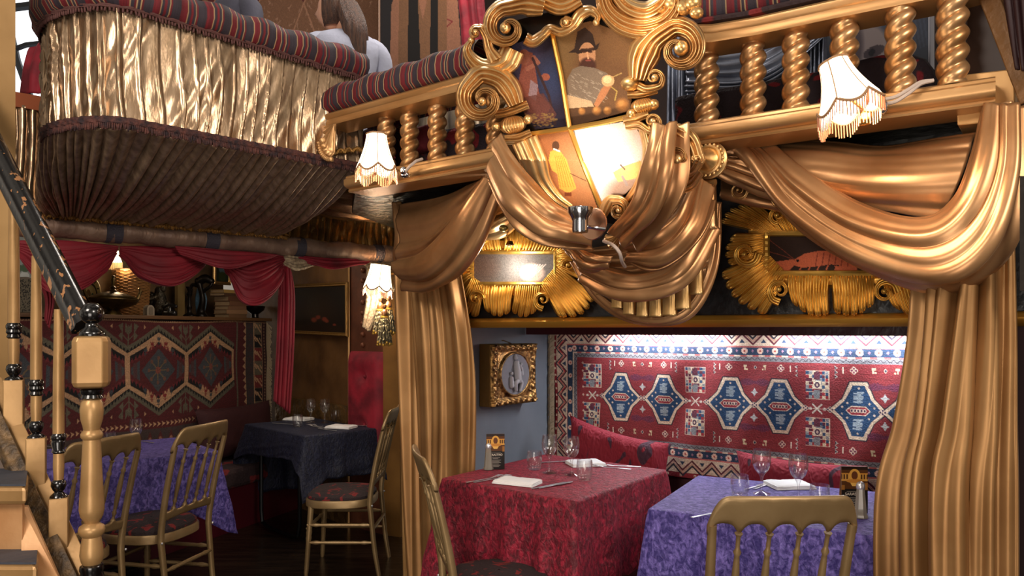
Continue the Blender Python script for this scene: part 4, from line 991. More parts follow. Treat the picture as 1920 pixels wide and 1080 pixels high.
swag([[(418, 488), (470, 484), (530, 478)], [(420, 494), (470, 520), (533, 490)], [(422, 500), (455, 556), (500, 548), (535, 500)], [(424, 505), (448, 566), (490, 572), (535, 512)]], 'swag', val, redcur, 9, seed=4)
cloth('tail', [[Q(522, 505), Q(534, 500), Q(542, 512)], [Q(521, 560), Q(535, 560), Q(549, 560)], [Q(517, 660), Q(532, 665), Q(547, 670)], [Q(512, 752), Q(526, 764), Q(541, 776)]], redcur, val, 60, 60, folds(5, .045, 4, .03, .7), out=(-.3, -1, 0))
cloth('tail', [[Q(40, 470), Q(64, 480), Q(88, 500)], [Q(62, 510), Q(80, 520), Q(104, 540)], [Q(84, 556), Q(93, 560), Q(102, 566)], [Q(84, 600), Q(88, 608), Q(92, 616)]], redcur, val, 40, 40, folds(3, .02, 6), out=(-.3, -1, 0))
sw2 = thing('pink_red_swag', 'short bright red swag with cream lace under the pipe by the lit wall lamp', 'swag', Q(620, 508))
swag([[(556, 480), (620, 486), (700, 488)], [(560, 484), (622, 498), (695, 491)], [(572, 490), (625, 507), (690, 494)]], 'velvet', sw2, crim, 4, .02, seed=8)
lace = mat('cream_lace', (176, 156, 126), .8, 0, 1, 110, c2=(120, 100, 78), vs=60, dist=.004)
swag([[(521, 476), (560, 480), (592, 484)], [(522, 484), (555, 496), (590, 492)], [(524, 490), (555, 508), (588, 498)]], 'lace', sw2, lace, 4, .015, seed=9, o=.02)
swag([[(672, 486), (700, 488), (735, 490)], [(672, 490), (700, 500), (735, 498)], [(680, 493), (705, 506), (735, 506)]], 'lace', sw2, lace, 3, .012, seed=11, o=.02)

# ---------------------------------------------------------------- shelf and what stands on it
wood = mat('shelf_wood', (96, 66, 40), .5, 0, .3, 10, stretch=(1, 1, 6))
sh = MB().prism([KW(-.05, -.02, 1.478), KW(2.7, -.02, 1.478), KW(2.7, .5, 1.478), KW(-.05, .5, 1.478)], (0, 0, .026)).build('shelf', wood, None, smooth=False, bevel=.004)
tag(sh, 'brown wooden shelf above the kilim carrying the old ornaments', 'shelf')
SZ = 1.505
def KS(px, n=.15, z=SZ):
    q = K0+KN*n; t = (px-960)/F; s = (q.x-t*q.y)/(t*KD.y-KD.x); p = q+KD*s; p.z = z; return p
def zz(py, p): return EYE-(py-HZ)/F*p.y
brz = mat('old_bronze', (104, 82, 44), .32, .85, .4, 30, c2=(60, 46, 24), vs=12, dist=.004); dkb = mat('dark_bronze', (34, 28, 24), .35, .7, .4, 30, dist=.004)
p = KS(212, .16); t = thing('lidded_bronze_tureen', 'wide bronze boat-shaped tureen with a domed lid and tall finial on the shelf', 'tureen', p)
St = Matrix.Rotation(math.atan2(KD.y, KD.x), 4, 'Z') @ Matrix.Diagonal((1.25, .62, 1, 1))
MB().lathe([(.06, 0), (.05, .012), (.03, .03), (.06, .045), (.13, .07), (.155, .10), (.16, .106), (.15, .108)], p, 32, St).build('bowl', brz, t)
MB().lathe([(.152, .106), (.15, .112), (.12, .128), (.07, .148), (.03, .158), (.001, .16)], p, 32, St).build('lid', brz, t)
MB().lathe([(.02, .156), (.024, .165), (.012, .175), (.02, .185), (.009, .195), (.012, .24), (.007, .25), (.011, .262), (.001, .268)], p, 16).build('finial', brz, t)
mb = MB()
for s in (-1, 1): mb.tube([p+KD*s*.17+Vector((0, 0, .08)), p+KD*s*.20+Vector((0, 0, .12)), p+KD*s*.225+Vector((0, 0, .175)), p+KD*s*.205+Vector((0, 0, .19))], [.014, .012, .01, .006], 8)
for s, nm in ((0, 'handle'),): mb.build(nm, brz, t)
p = KS(247, .33); t = thing('wicker_basket', 'brown wicker basket behind the bronze tureen on the shelf', 'basket', p)
mb = MB(); hgt = zz(505, p)-SZ; nr = 30
for r in range(nr):
    z = SZ+hgt*r/nr; rad = .10+.02*r/nr
    mb.tube([p.xy.to_3d()+Vector(((rad+.006*math.sin(j*PI/2+r*PI))*math.cos(j*PI/24), (rad+.006*math.sin(j*PI/2+r*PI))*math.sin(j*PI/24), z)) for j in range(48)], .0055, 5, closed=True)
mb.build('weave', mat('wicker', (150, 104, 58), .6, 0, .3, 40), t)
mb = MB().lathe([(.09, 0), (.11, hgt)], p, 24); mb.build('lining', mat('basket_dark', (60, 38, 20), .8), t)
p = KS(173, .34); t = thing('ornamental_plate', 'cream and gold round plate with dark marks propped behind the bronze tureen', 'plate', p)
c = Canvas(-.13, -.13, .13, .13, 500, (176, 140, 80)); c.ell(0, 0, .125, .125, (196, 164, 96)); c.ell(0, 0, .09, .09, (60, 46, 30)); c.ell(0, 0, .075, .075, (206, 176, 110)); R = random.Random(8)
for i in range(12): a = i*PI/6; c.line([(math.cos(a)*.098, math.sin(a)*.098), (math.cos(a+.12)*.118, math.sin(a+.12)*.118)], .008, (40, 30, 24))
c.ell(-.02, 0, .03, .045, (120, 86, 50)); c.ell(.03, .01, .02, .03, (70, 90, 70))
ring_ = [(math.cos(i*PI/20)*.125, math.sin(i*PI/20)*.125) for i in range(40)]
c.mesh('face', lambda X, Y: np.stack([p.x+X*.75+0*Y, p.y-.35*X+.0*Y-.01-.1*(Y*0), SZ+.13-Y], -1), mat('glazed_ceramic', rough=.25, attr=True), t, mask=ring_, thick=.01)
p = KS(216, .42); t = thing('shelf_wall_lamp', 'small fringed wall lamp glowing between the red swags above the bronze tureen', 'wall lamp', Vector((p.x, p.y, zz(512, p))))
shade_m = mat('lit_cream_shade', (255, 232, 196), .8, emit=2.6)
ztop, zb = zz(470, p), zz(492, p)
MB().lathe([(.022, ztop), (.03, (ztop+zb)/2), (.045, zb)], (p.x, p.y, 0), 16, caps=False).build('lamp_shade', shade_m, t)
mb = MB()
for i in range(24): a = i*PI/12; q = Vector((p.x+.045*math.cos(a), p.y+.045*math.sin(a), zb)); mb.tube([q, q-Vector((0, 0, .05))], .003, 5)
mb.build('fringe', mat('pale_gold_fringe', (226, 196, 150), .5), t)
light('alcove_fill', 'AREA', (-1.75, 4.95, 2.12), 4.5, (1, .86, .68), .5, (-1.75, 5.3, 0))  # fill without a fixture, added to brighten the dark painting wall and pad
light('shelf_lamp_glow', 'POINT', (p.x+.12, p.y-.10, zb-.06), 3.0, (1, .78, .5), .05)
p = KS(283, .10); t = thing('mantel_clock', 'tiny arched grey stone clock on the shelf in front of the dark figures', 'clock', p)
def arch(w_, h_, th, p, m, nm, par, off=0):
    pts = [p+KD*(-w_)+Vector((0, 0, 0)), p+KD*w_]+[p+KD*(w_*math.cos(a))+Vector((0, 0, h_-w_+w_*math.sin(a))) for a in np.linspace(0, PI, 14)]
    return MB().prism([q-KN*off for q in pts], KN*th).build(nm, m, par, smooth=False, bevel=.002)
arch(.032, .075, .04, p, mat('grey_stone', (150, 136, 118), .6, 0, .3, 40), 'case', t); arch(.019, .055, .004, p+Vector((0, 0, .008)), mat('grey_stone_dial', (120, 106, 92), .5), 'dial', t, .003)
def skin(name, chains, m, parent, label=None, cat=None, sub=1):
    # chains: lists of (point, radius); built as lofted tubes with round ends
    mb = MB()
    for ch in chains:
        q = cr([(*c[0], c[1]) for c in ch], 4*len(ch)); P0, P1 = q[0], q[-1]; pts = [tuple(a[:3]) for a in q]; rs = [float(a[3]) for a in q]
        d0 = Vector(pts[0])-Vector(pts[1]); d0.normalize(); d1 = Vector(pts[-1])-Vector(pts[-2]); d1.normalize()
        pre = [(Vector(pts[0])+d0*rs[0]*f, rs[0]*g) for f, g in ((.95, .2), (.75, .66), (.4, .92))]; post = [(Vector(pts[-1])+d1*rs[-1]*f, rs[-1]*g) for f, g in ((.4, .92), (.75, .66), (.95, .2))]
        mb.tube([a for a, b in pre]+[Vector(a) for a in pts]+[a for a, b in post], [b for a, b in pre]+rs+[b for a, b in post], 14)
    o = mb.build(name, m, parent, auto=False)
    if label: tag(o, label, cat)
    return o
def V3(*a): return Vector(a)
p = KS(298, .25); o = p
skin('figure_group', [[(o+V3(0, 0, .04), .05), (o+V3(.01, 0, .12), .045), (o+V3(0, 0, .19), .03)], [(o+V3(.03, 0, .2), .022), (o+V3(.035, 0, .23), .02)], [(o+V3(-.05, 0, .03), .035), (o+V3(-.05, 0, .12), .03), (o+V3(-.055, 0, .16), .022)], [(o+V3(.01, -.02, .15), .016), (o+V3(-.05, -.05, .12), .013)], [(o+V3(.06, -.01, .03), .03), (o+V3(.07, -.01, .09), .02)]],
     mat('tarnished_silver', (88, 78, 62), .4, .6, .8, 40, c2=(30, 26, 22), vs=18), None, 'tarnished metal figure group on the shelf behind the small clock', 'ornament')
p = KS(318, .12); skin('telephone', [[(p+V3(-.03, 0, .02), .025), (p+V3(.03, 0, .02), .025)], [(p+V3(-.045, 0, .07), .014), (p+V3(0, 0, .085), .011), (p+V3(.045, 0, .07), .014)], [(p+V3(0, 0, .03), .024), (p+V3(0, 0, .055), .016)]], black, None, 'black rounded object with a cable on the shelf right of the small clock', 'ornament')
p = KS(340, .36); q = p.copy(); t = MB().prism([p+KD*.035, p-KD*.035, p-KD*.035+KN*.03, p+KD*.035+KN*.03], (0, 0, .36)).build('wooden_pilaster', mat('cream_trim'), None, smooth=False); tag(t, 'narrow cream upright board standing at the back of the shelf', 'board')
p = KS(355, .14); t = MB().lathe([(.045, 0), (.045, .01), (.018, .03), (.014, .05), (.022, .07), (.012, .09), (.013, .15), (.024, .17), (.012, .19), (.02, .21), (.026, .225), (.001, .225)], p, 18).build('candlestick', dkb, None); tag(t, 'dark turned candlestick on the shelf left of the statuette', 'candlestick')
p = KS(377, .2); t = thing('statuette', 'dark bronze tree-like statuette with pale blue glass on the shelf', 'statuette', p)
h = .30
skin('figure', [[(p+V3(0, 0, .01), .05), (p+V3(.0, 0, .05), .03), (p+V3(.02, -.02, .14), .022), (p+V3(.0, -.01, .22), .02), (p+V3(-.02, 0, .28), .03)], [(p+V3(-.02, 0, .27), .03), (p+V3(.03, 0, .30), .035), (p+V3(.08, 0, .28), .025)], [(p+V3(.02, 0, .2), .014), (p+V3(.075, -.01, .24), .012), (p+V3(.09, 0, .27), .012)], [(p+V3(-.02, 0, .24), .014), (p+V3(-.07, 0, .25), .013), (p+V3(-.08, 0, .19), .012)]], dkb, t)
skin('glass_figure', [[(p+V3(-.03, .06, .05), .035), (p+V3(-.025, .06, .14), .045), (p+V3(-.03, .06, .21), .03)]], mat('pale_blue_glass', (92, 128, 156), .2, 0, .6, 30), t)
bk = [('stack of old books, bottom volume with tan pages', (128, 94, 66)), ('old tan book second from the bottom of the shelf stack', (150, 112, 80)), ('old book third from the bottom of the shelf stack', (134, 96, 70)), ('wide tan book in the middle of the shelf stack', (128, 88, 64)), ('brown book above the middle of the shelf stack', (104, 66, 46)), ('thin dark brown book near the top of the shelf stack', (88, 60, 42)), ('yellowed book lying on top of the shelf stack', (176, 140, 78))]
bk[0] = ('old tan book at the bottom of the shelf stack', (128, 94, 66)); z = SZ; R = random.Random(12)
pg = mat('old_pages', (176, 146, 110), .8, 0, .5, 90, stretch=(1, 1, 8))
for i, (lb, cl) in enumerate(bk):
    th = (.030, .034, .030, .036, .04, .024, .026)[i]; p = KS(432-(8 if i > 4 else 0), .2, z); w_, d_ = .10+.012*R.random(), .075; a = math.atan2(KD.y, KD.x)+.25*(R.random()-.5)
    t = thing('book', lb, 'book', p, a, 'books stacked on the shelf'); cm = mat('book_cover_%d' % i, cl, .7)
    mb = MB().box((-w_, -d_, 0), (w_, d_, .003)).box((-w_, -d_, th-.003), (w_, d_, th-.0002)).box((-w_, d_-.003, .003), (w_, d_, th-.003)); mb.build('cover', cm, t, local=True, smooth=False)
    MB().box((-w_+.005, -d_+.006, .0032), (w_-.005, d_-.004, th-.0032)).build('pages', pg, t, local=True, smooth=False); z += th+.0005
p = KS(478, .2); t = MB().lathe([(.05, 0), (.03, .01), (.03, .035), (.075, .07), (.085, .10), (.082, .104), (.07, .075), (.001, .06)], p, 24).build('black_bowl', blackgloss, None); tag(t, 'black footed bowl under the red swag right of the book stack', 'bowl')
def frame(name, label, c, ax, w_, h_, fw, th, fm, canvas, up=(0, 0, 1), pm=None, cat='picture', canvas_fn=None):
    c, ax, up = Vector(c), Vector(ax).normalized(), Vector(up).normalized(); nn = ax.cross(up); t = thing(name, label, cat, c-up*h_/2)
    pr = [(0, 0), (0, th*.6), (fw*.25, th), (fw*.5, th*.75), (fw*.8, th*.85), (fw, th*.3), (fw, 0)]; mb = MB(); G = []
    for sx, sy in ((-1, -1), (1, -1), (1, 1), (-1, 1)):
        G.append([c+ax*sx*(w_/2-o)+up*sy*(h_/2-o)+nn*z for o, z in pr])
    mb.grid(G, cu=True); mb.build('frame', fm, t, auto=True)
    X0, Y0, X1, Y1 = canvas.x0, canvas.y0, canvas.x1, canvas.y1; iw, ih = w_-2*fw+.004, h_-2*fw+.004
    def fn(X, Y):
        a = (X-X0)/(X1-X0)-.5; b = .5-(Y-Y0)/(Y1-Y0); q = np.array(c)+a[..., None]*np.array(ax)*iw+b[..., None]*np.array(up)*ih+np.array(nn)*th*.3; return q
    canvas.mesh('painted_canvas', fn, pm or mat('varnished_painting', rough=.35, attr=True, bump=.15, bs=120, dist=.002, coat=.3), t); return t
p = KS(415, .4); c = Canvas(0, 0, 1, 1, 40, (40, 50, 44)); c.ell(.5, .4, .3, .3, (90, 110, 120)); c.ell(.5, .8, .3, .2, (60, 70, 40))
frame('gilt_picture', 'small gilt framed green picture standing on the books behind the red swag', (p.x, p.y, zz(505, p)), -KD, .20, .26, .03, .02, goldbright, c)
p = KS(50, .2); c = Canvas(0, 0, .14, .20, 600, (120, 110, 92)); R = random.Random(3)
for i in range(260): x, y = R.random()*.14, R.random()*.2; c.ell(x, y, .003, .004, (30, 26, 22)); c.line([(x, y), (x+.008*(R.random()-.5), y+.008*(R.random()-.5))], .0022, (30, 26, 22))
t = thing('carved_screen', 'grey carved openwork panel on the shelf behind the stair balusters', 'carved panel', p)
arch(.085, .22, .03, p, mat('grey_stone_dial'), 'body', t); c.mesh('carving', lambda X, Y: np.stack([p.x+KD.x*(.07-X)-KN.x*.003, p.y+KD.y*(.07-X)-KN.y*.003, SZ+.205-Y], -1), mat('carved_face', rough=.6, attr=True), t)
c = Canvas(0, 0, 1, 1, 60, (150, 160, 160)); R = random.Random(6)
for i in range(40): c.ell(R.random(), R.random(), .1, .07, (60, 90, 60) if i % 3 else (210, 216, 216))
p = KS(18, .42); frame('leafy_picture', 'green and white leafy picture at the back of the shelf beside the ochre post', (p.x, p.y, zz(480, p)), -KD, .34, .40, .02, .02, dkb, c)
# ---------------------------------------------------------------- pictures and fittings on the painting wall
c = Canvas(0, 0, 1, 1, 150, (22, 16, 13)); c.ell(.55, .5, .4, .4, (44, 30, 20), .7, 1)
for x, y, r in ((.42, .74, .07), (.5, .68, .06), (.62, .72, .065), (.66, .76, .05), (.8, .84, .04)): c.ell(x, y, r, r, (104, 44, 30), 1, .8)
for i in range(9): c.line([(.32+.02*i, .2+.05*(i % 3)), (.28+.03*i, .6)], .012, (40, 40, 30), .6)
c.rect(.05, .86, .95, 1, (30, 20, 14))
pc = P(603, 578, 5.75); n_ = Vector((-DA.x, -DA.y, 0))
def onB(px, py, off=-.02):
    # point on the painting wall
    q = B0+DA*off; t = (px-960)/F; s = (q.x-t*q.y)/(t*DB.y-DB.x); v = q+DB*s; v.z = EYE-(py-HZ)/F*v.y; return v
a, b = onB(549, 580), onB(655, 580)
frame('still_life_picture', 'dark still life of fruit in a thin gold frame on the brown wall', (a+b)/2+Vector((0, 0, .0)), b-a, (b-a).length, zz(528, (a+b)/2)-zz(625, (a+b)/2), .03, .025, mat('dull_gold_frame', (140, 104, 54), .4, .6, .3, 30), c)
# red buttoned pad
t = thing('buttoned_pad', 'crimson buttoned velvet wall pad beside the gold pilaster', 'wall pad', R0+Vector((0, 0, .55)))
ctr = (R0+R1)/2; wd = (R1-R0).length; G = []
for i in range(25):
    row = []
    for j in range(41):
        x = -.5+i/24; z = .55+(1.255-.55)*j/40; e = min(1, min(.5-abs(x), .5)*9)**.5*min(1, min(z-.55, 1.255-z)*14+.0)**.5; dp = sum(math.exp(-((x*wd)**2+(z-zc)**2)/.0022) for zc in (.74, 1.08))
        row.append(ctr+rn*x*wd-rm_*(.045*e-.04*dp))
        row[-1].z = z
    G.append(row)
MB().grid(G).build('velvet_panel', crim, t, auto=False)
for zc in (.74, 1.08): MB().sphere(ctr-rm_*.012+Vector((0, 0, zc)), .014, 10).build('button', crim, t)
st = mat('leather_stud', (120, 70, 46), .4, .3)
t = thing('stud_strip', 'column of round leather covered studs on the red-brown wall strip', 'stud strip', R0.lerp(R1, .42)-rm_*.01+Vector((0, 0, 1.28)))
for i in range(10):
    q = R0.lerp(R1, .42)-rm_*.006; z = 1.30+i*.075; MB().sphere((q.x, q.y, z), .019, 12, (1, 1, 1)).build('stud', st, t)
# ================================================================ STAIRCASE AT THE LEFT
ochre = mat('ochre_gold_post'); stg = mat('stair_gold_paint', (176, 138, 90), .38, .4, .35, 14, c2=(152, 116, 72), vs=6, dist=.006)
stc = thing('staircase', 'steep gold staircase with black handrail and turned newel at the left edge', 'staircase', P(100, 620, 2.3).xy.to_3d())
ND = 2.2; NX = P(172, 620, ND)
def nz_(y): return EYE-(y-HZ)/F*ND
nw = lambda l: [(w_/2*ND/F, nz_(y)) for w_, y in l]
newel = MB().lathe(nw([(26, 747), (36, 755), (40, 768), (38, 785), (30, 800), (28, 806), (38, 813), (38, 819), (30, 824), (32, 840), (36, 890), (42, 940), (43, 955), (38, 968), (26, 977), (24, 980), (42, 986), (46, 993), (42, 1000), (32, 1006), (38, 1025), (41, 1040), (36, 1052), (30, 1058)]), NX.xy.to_3d(), 28)
np_ = thing('newel_post', None, None); np_.parent = None
del_ = np_; bpy.data.objects.remove(del_)
nwo = newel.build('newel_post', stg, stc)
M8 = 8; G = []
for k, (wd_, y) in enumerate(((40, 630), (54, 632), (60, 640), (60, 716), (54, 724), (40, 727))):
    r = wd_/2*ND/F; c8 = r*.72; G.append([Vector((NX.x+a, NX.y+b, nz_(y))) for a, b in ((r, c8), (c8, r), (-c8, r), (-r, c8), (-r, -c8), (-c8, -r), (c8, -r), (r, -c8))])
rot = Matrix.Translation(NX.xy.to_3d()) @ Matrix.Rotation(math.radians(22), 4, 'Z') @ Matrix.Translation(-NX.xy.to_3d())
G = [[rot @ q for q in r] for r in G]; mb = MB().grid(G, cv=True); mb.f.append(tuple(range(8))[::-1]); mb.f.append(tuple(range(40, 48))); mb.build('newel_block', stg, nwo, smooth=False, bevel=.003)
MB().lathe(nw([(30, 727), (40, 731), (38, 738), (34, 740), (38, 746), (28, 750)]), NX.xy.to_3d(), 28).build('black_collar', blackgloss, nwo)
MB().lathe(nw([(28, 1056), (40, 1060), (42, 1068), (38, 1072), (42, 1080), (42, 1090), (30, 1096)]), NX.xy.to_3d(), 28).build('black_collar', blackgloss, nwo)
MB().lathe(nw([(30, 1094), (58, 1100), (58, 1490)]), NX.xy.to_3d(), 8).build('newel_foot', stg, nwo, smooth=False)
cz = nz_(588); rb = 21*ND/F
MB().lathe([(rb*.62*1.6, nz_(631)), (rb*1.05, nz_(627)), (rb*.98, nz_(621)), (rb*.6, nz_(614)), (rb*.5, nz_(609))]+[(rb*math.cos(a), cz+rb*math.sin(a)) for a in np.linspace(-1.05, 1.5, 14)]+[(.0005, cz+rb)], NX.xy.to_3d(), 28).build('ball_finial', blackgloss, nwo)
# handrail
h0 = P(160, 612, 2.24); h1 = P(-90, 120, 2.66); pr = [(-.033, -.022), (-.026, -.034), (.026, -.034), (.033, -.022), (.030, -.008), (.034, .012), (.022, .030), (0, .036), (-.022, .030), (-.034, .012), (-.030, -.008)]
T = (h1-h0).normalized(); Rr = T.cross(Vector((0, 0, 1))).normalized(); Uu = Rr.cross(T); G = [[h0.lerp(h1, t)+Rr*x+Uu*z for x, z in pr] for t in (0, .5, 1)]
mb = MB().grid(G, cv=True); mb.f.append(tuple(range(11))); mb.f.append(tuple(range(22, 33))[::-1])
blackworn = mat('worn_black_rail', (12, 10, 10), .2, 0, .2, 30, c2=(150, 104, 66), vs=14, lo=.60, hi=.62, coat=.4, stretch=(3, 3, 1), dist=.004); mb.build('handrail', blackworn, stc)
for k, (px, yt, ys) in enumerate(((110, 560, (812, 850, 900, 932, 1040)), (68, 440, (711, 742, 790, 820, 930)), (26, 400, (605, 635, 683, 712, 815)), )):
    d = 2.27+.09*k; o = P(px, 620, d).xy.to_3d(); zf = lambda y: EYE-(y-HZ)/F*d; sw = d/F; a, b, c_, e, g = ys
    yt = (620, 520, 390)[k]-20
    bl = MB().lathe([(7.5*sw, zf(yt-20)), (9.5*sw, zf((yt+a)/2)), (10*sw, zf(a+2)), (9*sw, zf(b-2)), (9.5*sw, zf((b+c_)/2)), (8*sw, zf(c_+2))], o, 20).build('baluster', stg, stc)
    MB().lathe([(9*sw, zf(a-1)), (13*sw, zf(a+5)), (13*sw, zf(a+10)), (11.5*sw, zf(a+13)), (13*sw, zf(a+18)), (10*sw, zf(b-8)), (12*sw, zf(b-3)), (8*sw, zf(b+1))], o, 20).build('black_ring', blackgloss, bl)
    MB().lathe([(8*sw, zf(c_-1)), (12*sw, zf(c_+3)), (13*sw, zf(c_+10)), (10*sw, zf(c_+18)), (7*sw, zf(c_+22)), (14*sw, zf(e-3)), (15*sw, zf(e))], o, 20).build('black_vase', blackgloss, bl)
    r = 16*sw; MB().box((-r, -r, zf(g+120)), (r, r, zf(e)), Matrix.Translation(o) @ Matrix.Rotation(.5, 4, 'Z')).build('square_foot', stg, bl, smooth=False, bevel=.003)
# stringer, treads and risers
s0, s1 = P(-40, 690, 2.5), P(210, 1230, 2.12); T = (s1-s0).normalized()
side = Vector((T.y, -T.x, 0)).normalized(); dn = Vector((0, 0, -1)); iw = Vector((-.94, -.34, 0))
mb = MB(); 
def board(a, b, wv, tv, m, nm, par, bev=.003): return MB().prism([a, a+wv, a+wv+tv, a+tv], b-a).build(nm, m, par, smooth=False, bevel=bev)
board(s0+Vector((.02, 0, -.02)), s1+Vector((.02, 0, -.02)), Vector((.05, .01, -.01)), Vector((0, 0, -.5)), stg, 'stringer', stc)
board(s0+Vector((-.025, -.03, .005)), s1+Vector((-.025, -.03, .005)), Vector((.045, .01, 0)), Vector((0, 0, -.05)), mat('worn_gilt_edge', (110, 84, 52), .5, .3, .6, 30, c2=(60, 48, 36), vs=30), 'string_moulding', stc)
tw = mat('blue_grey_tread', (58, 60, 68), .6, 0, .3, 20); pinkp = mat('pink_gold_riser', (204, 158, 112), .45, .25, .4, 12, c2=(180, 130, 84), vs=5, dist=.01)
def step(nm, px, yt, d, dz0, dz1, dep, m, f=0, bev=0):
    z = EYE-(yt-HZ)/F*d; a, b = P(px, 620, d-f), P(px+4, 620, d+dep); return MB().prism([Vector((a.x-.8, a.y, z+dz0)), Vector((a.x, a.y, z+dz0)), Vector((b.x, b.y, z+dz0)), Vector((b.x-.8, b.y, z+dz0))], (0, 0, dz1-dz0)).build(nm, m, stc, smooth=False, bevel=bev)
for px, yt, d in ((50, 905, 2.14), (70, 1050, 2.04)):
    step('nosing', px, yt, d, -.058, -.006, .22, stg, .03, .012); step('tread', px-2, yt, d, -.006, 0, .22, tw, .02); step('riser', px-8, yt, d, -.24, -.058, .02, pinkp)
MB().prism([P(52, 950, 2.2), P(118, 1100, 2.10), P(40, 1110, 2.08), P(40, 950, 2.18)], (-.01, .02, 0)).build('side_panel', pinkp, stc, smooth=False)
MB().prism([P(-30, 740, 2.46), P(52, 930, 2.36), P(-60, 930, 2.36)], (-.01, .02, 0)).build('upper_side_panel', mat('stained_pink_plaster', (150, 124, 104), .6, 0, .3, 9, c2=(70, 62, 60), vs=6), stc, smooth=False)

# ================================================================ BALCONY
railm = mat('rail_gold', (198, 154, 104), .36, .55, .15, 18, c2=(176, 130, 80), vs=3, stretch=(1, 1, 4), dist=.004)
def vec(px, n, z): q = WP(px, 620, n); q.z = z; return q
beam = [(.0, 0), (.012, .0), (.016, .006), (.012, .014), (.026, .017), (.038, .024), (.042, .034), (.042, .052), (.036, .058), (.03, .06), (.03, .068), (.022, .074), (0, .074), (-.14, .074), (-.14, 0)]
rail = [(0, 0), (.016, .002), (.02, .012), (.018, .03), (.024, .036), (.026, .052), (.02, .06), (0, .064), (-.12, .064), (-.12, 0)]
def twisted(o, z0, z1, r, m, nm, parent, turns=2.6, ph=0):
    n = 64; seg = 28; G = []
    for i in range(n+1):
        q = i/n; z = z0+(z1-z0)*q; e = min(q, 1-q); am = min(1, e*14); row = []
        for j in range(seg):
            a = 2*PI*j/seg; w_ = abs(math.cos(a-turns*PI*q*1.0*1.0+ph)); rr = r*(.86-.16*am+.30*am*w_**1.0) if e > .012 else r*.9
            row.append((o.x+rr*math.cos(a), o.y+rr*math.sin(a), z))
        G.append(row)
    return MB().grid(G, cv=True).build(nm, m, parent, auto=False)
bl_ = thing('balustrade', 'left gold balcony balustrade with short twisted balusters', 'balustrade', vec(800, 2.3, 2.04)); br_ = thing('balustrade', 'right gold balcony balustrade with short twisted balusters', 'balustrade', vec(1550, 2.45, 2.04))
def sweep(nm, prof, path, m, par): return MB().profile(prof, path).build(nm, m, par)
sweep('lower_beam', beam, [vec(658, 2.31, 2.036), vec(800, 2.30, 2.036), vec(960, 2.29, 2.036)], railm, bl_)
sweep('lower_beam', beam, [vec(1240, 2.43, 2.036), vec(1550, 2.46, 2.036), vec(1866, 2.50, 2.036)], railm, br_)
sweep('top_rail', rail, [vec(594, 2.31, 2.362), vec(740, 2.30, 2.362), vec(900, 2.29, 2.362)], railm, bl_)
sweep('top_rail', rail, [vec(1285, 2.36, 2.362), vec(1335, 2.41, 2.362), vec(1420, 2.44, 2.362), vec(1560, 2.455, 2.362), vec(1900, 2.50, 2.362)], railm, br_)
for i, px in enumerate((725, 768, 820, 872, 930)): twisted(vec(px, 2.375, 0), 2.108, 2.365, .043, gold, 'baluster', bl_, 5.0, i)
for i, px in enumerate((1325, 1412, 1492, 1583, 1688, 1786)): twisted(vec(px, 2.50, 0), 2.108, 2.365, .044, gold, 'baluster', br_, 5.0, i*.7)
# fan bracket at the left end of the balustrade
o = vec(632, 2.30, 2.365); G = []; Lx = (vec(594, 2.31, 0)-vec(700, 2.305, 0)).normalized(); nn = Vector((-.6, -.8, 0))
for i in range(21):
    a = PI/2*i/20; row = []
    for k in range(9):
        r = .135*k/8; row.append(o+Lx*(r*math.cos(a)*.75)+Vector((0, 0, -r*math.sin(a)*1.15))+nn*(.012+.006*math.cos(a*28)*k/8+(.02 if k == 8 else 0)))
    G.append(row)
MB().grid(G).build('fan_bracket', railm, bl_, solid=.01)
mb = MB(); G2 = [o+Lx*(.148*math.cos(PI/2*i/16)*.75)+Vector((0, 0, -.148*math.sin(PI/2*i/16)*1.15))+nn*.03 for i in range(17)]; mb.tube(G2, .012, 8)
for q in G2: mb.sphere(q+nn*.006, .013, 8)
mb.build('beaded_edge', railm, bl_)
t = thing('balcony_cushion', 'striped dark red and grey cushion along the left balcony rail', 'cushion', vec(740, 2.4, 2.427))
bolster('cushion_cover', [vec(592, 2.31, 2.427), vec(740, 2.30, 2.427), vec(900, 2.29, 2.427)], [(-.32, .0), (-.32, .11), (-.1, .135), (0, .125), (.035, .09), (.04, .04), (.02, .003), (-.1, .0)], t, .03, .004)
t = thing('balcony_cushion', 'striped dark red and grey cushion along the right balcony rail', 'cushion', vec(1500, 2.5, 2.43))
bolster('cushion_cover', [vec(1290, 2.39, 2.445), vec(1400, 2.44, 2.445), vec(1560, 2.455, 2.445), vec(1900, 2.5, 2.445)], [(-.32, .0), (-.32, .14), (-.1, .165), (0, .15), (.035, .11), (.03, .04), (.0, .003), (-.1, .0)], t, .01, .004)
MB().profile([(0, 0), (.028, .004), (.032, .012), (.028, .02), (0, .024), (-.2, .02), (-.2, 0)], [vec(1290, 2.39, 2.426), vec(1400, 2.44, 2.426), vec(1560, 2.455, 2.426), vec(1900, 2.5, 2.426)]).build('piping', mat('dark_patterned_upholstery'), t)
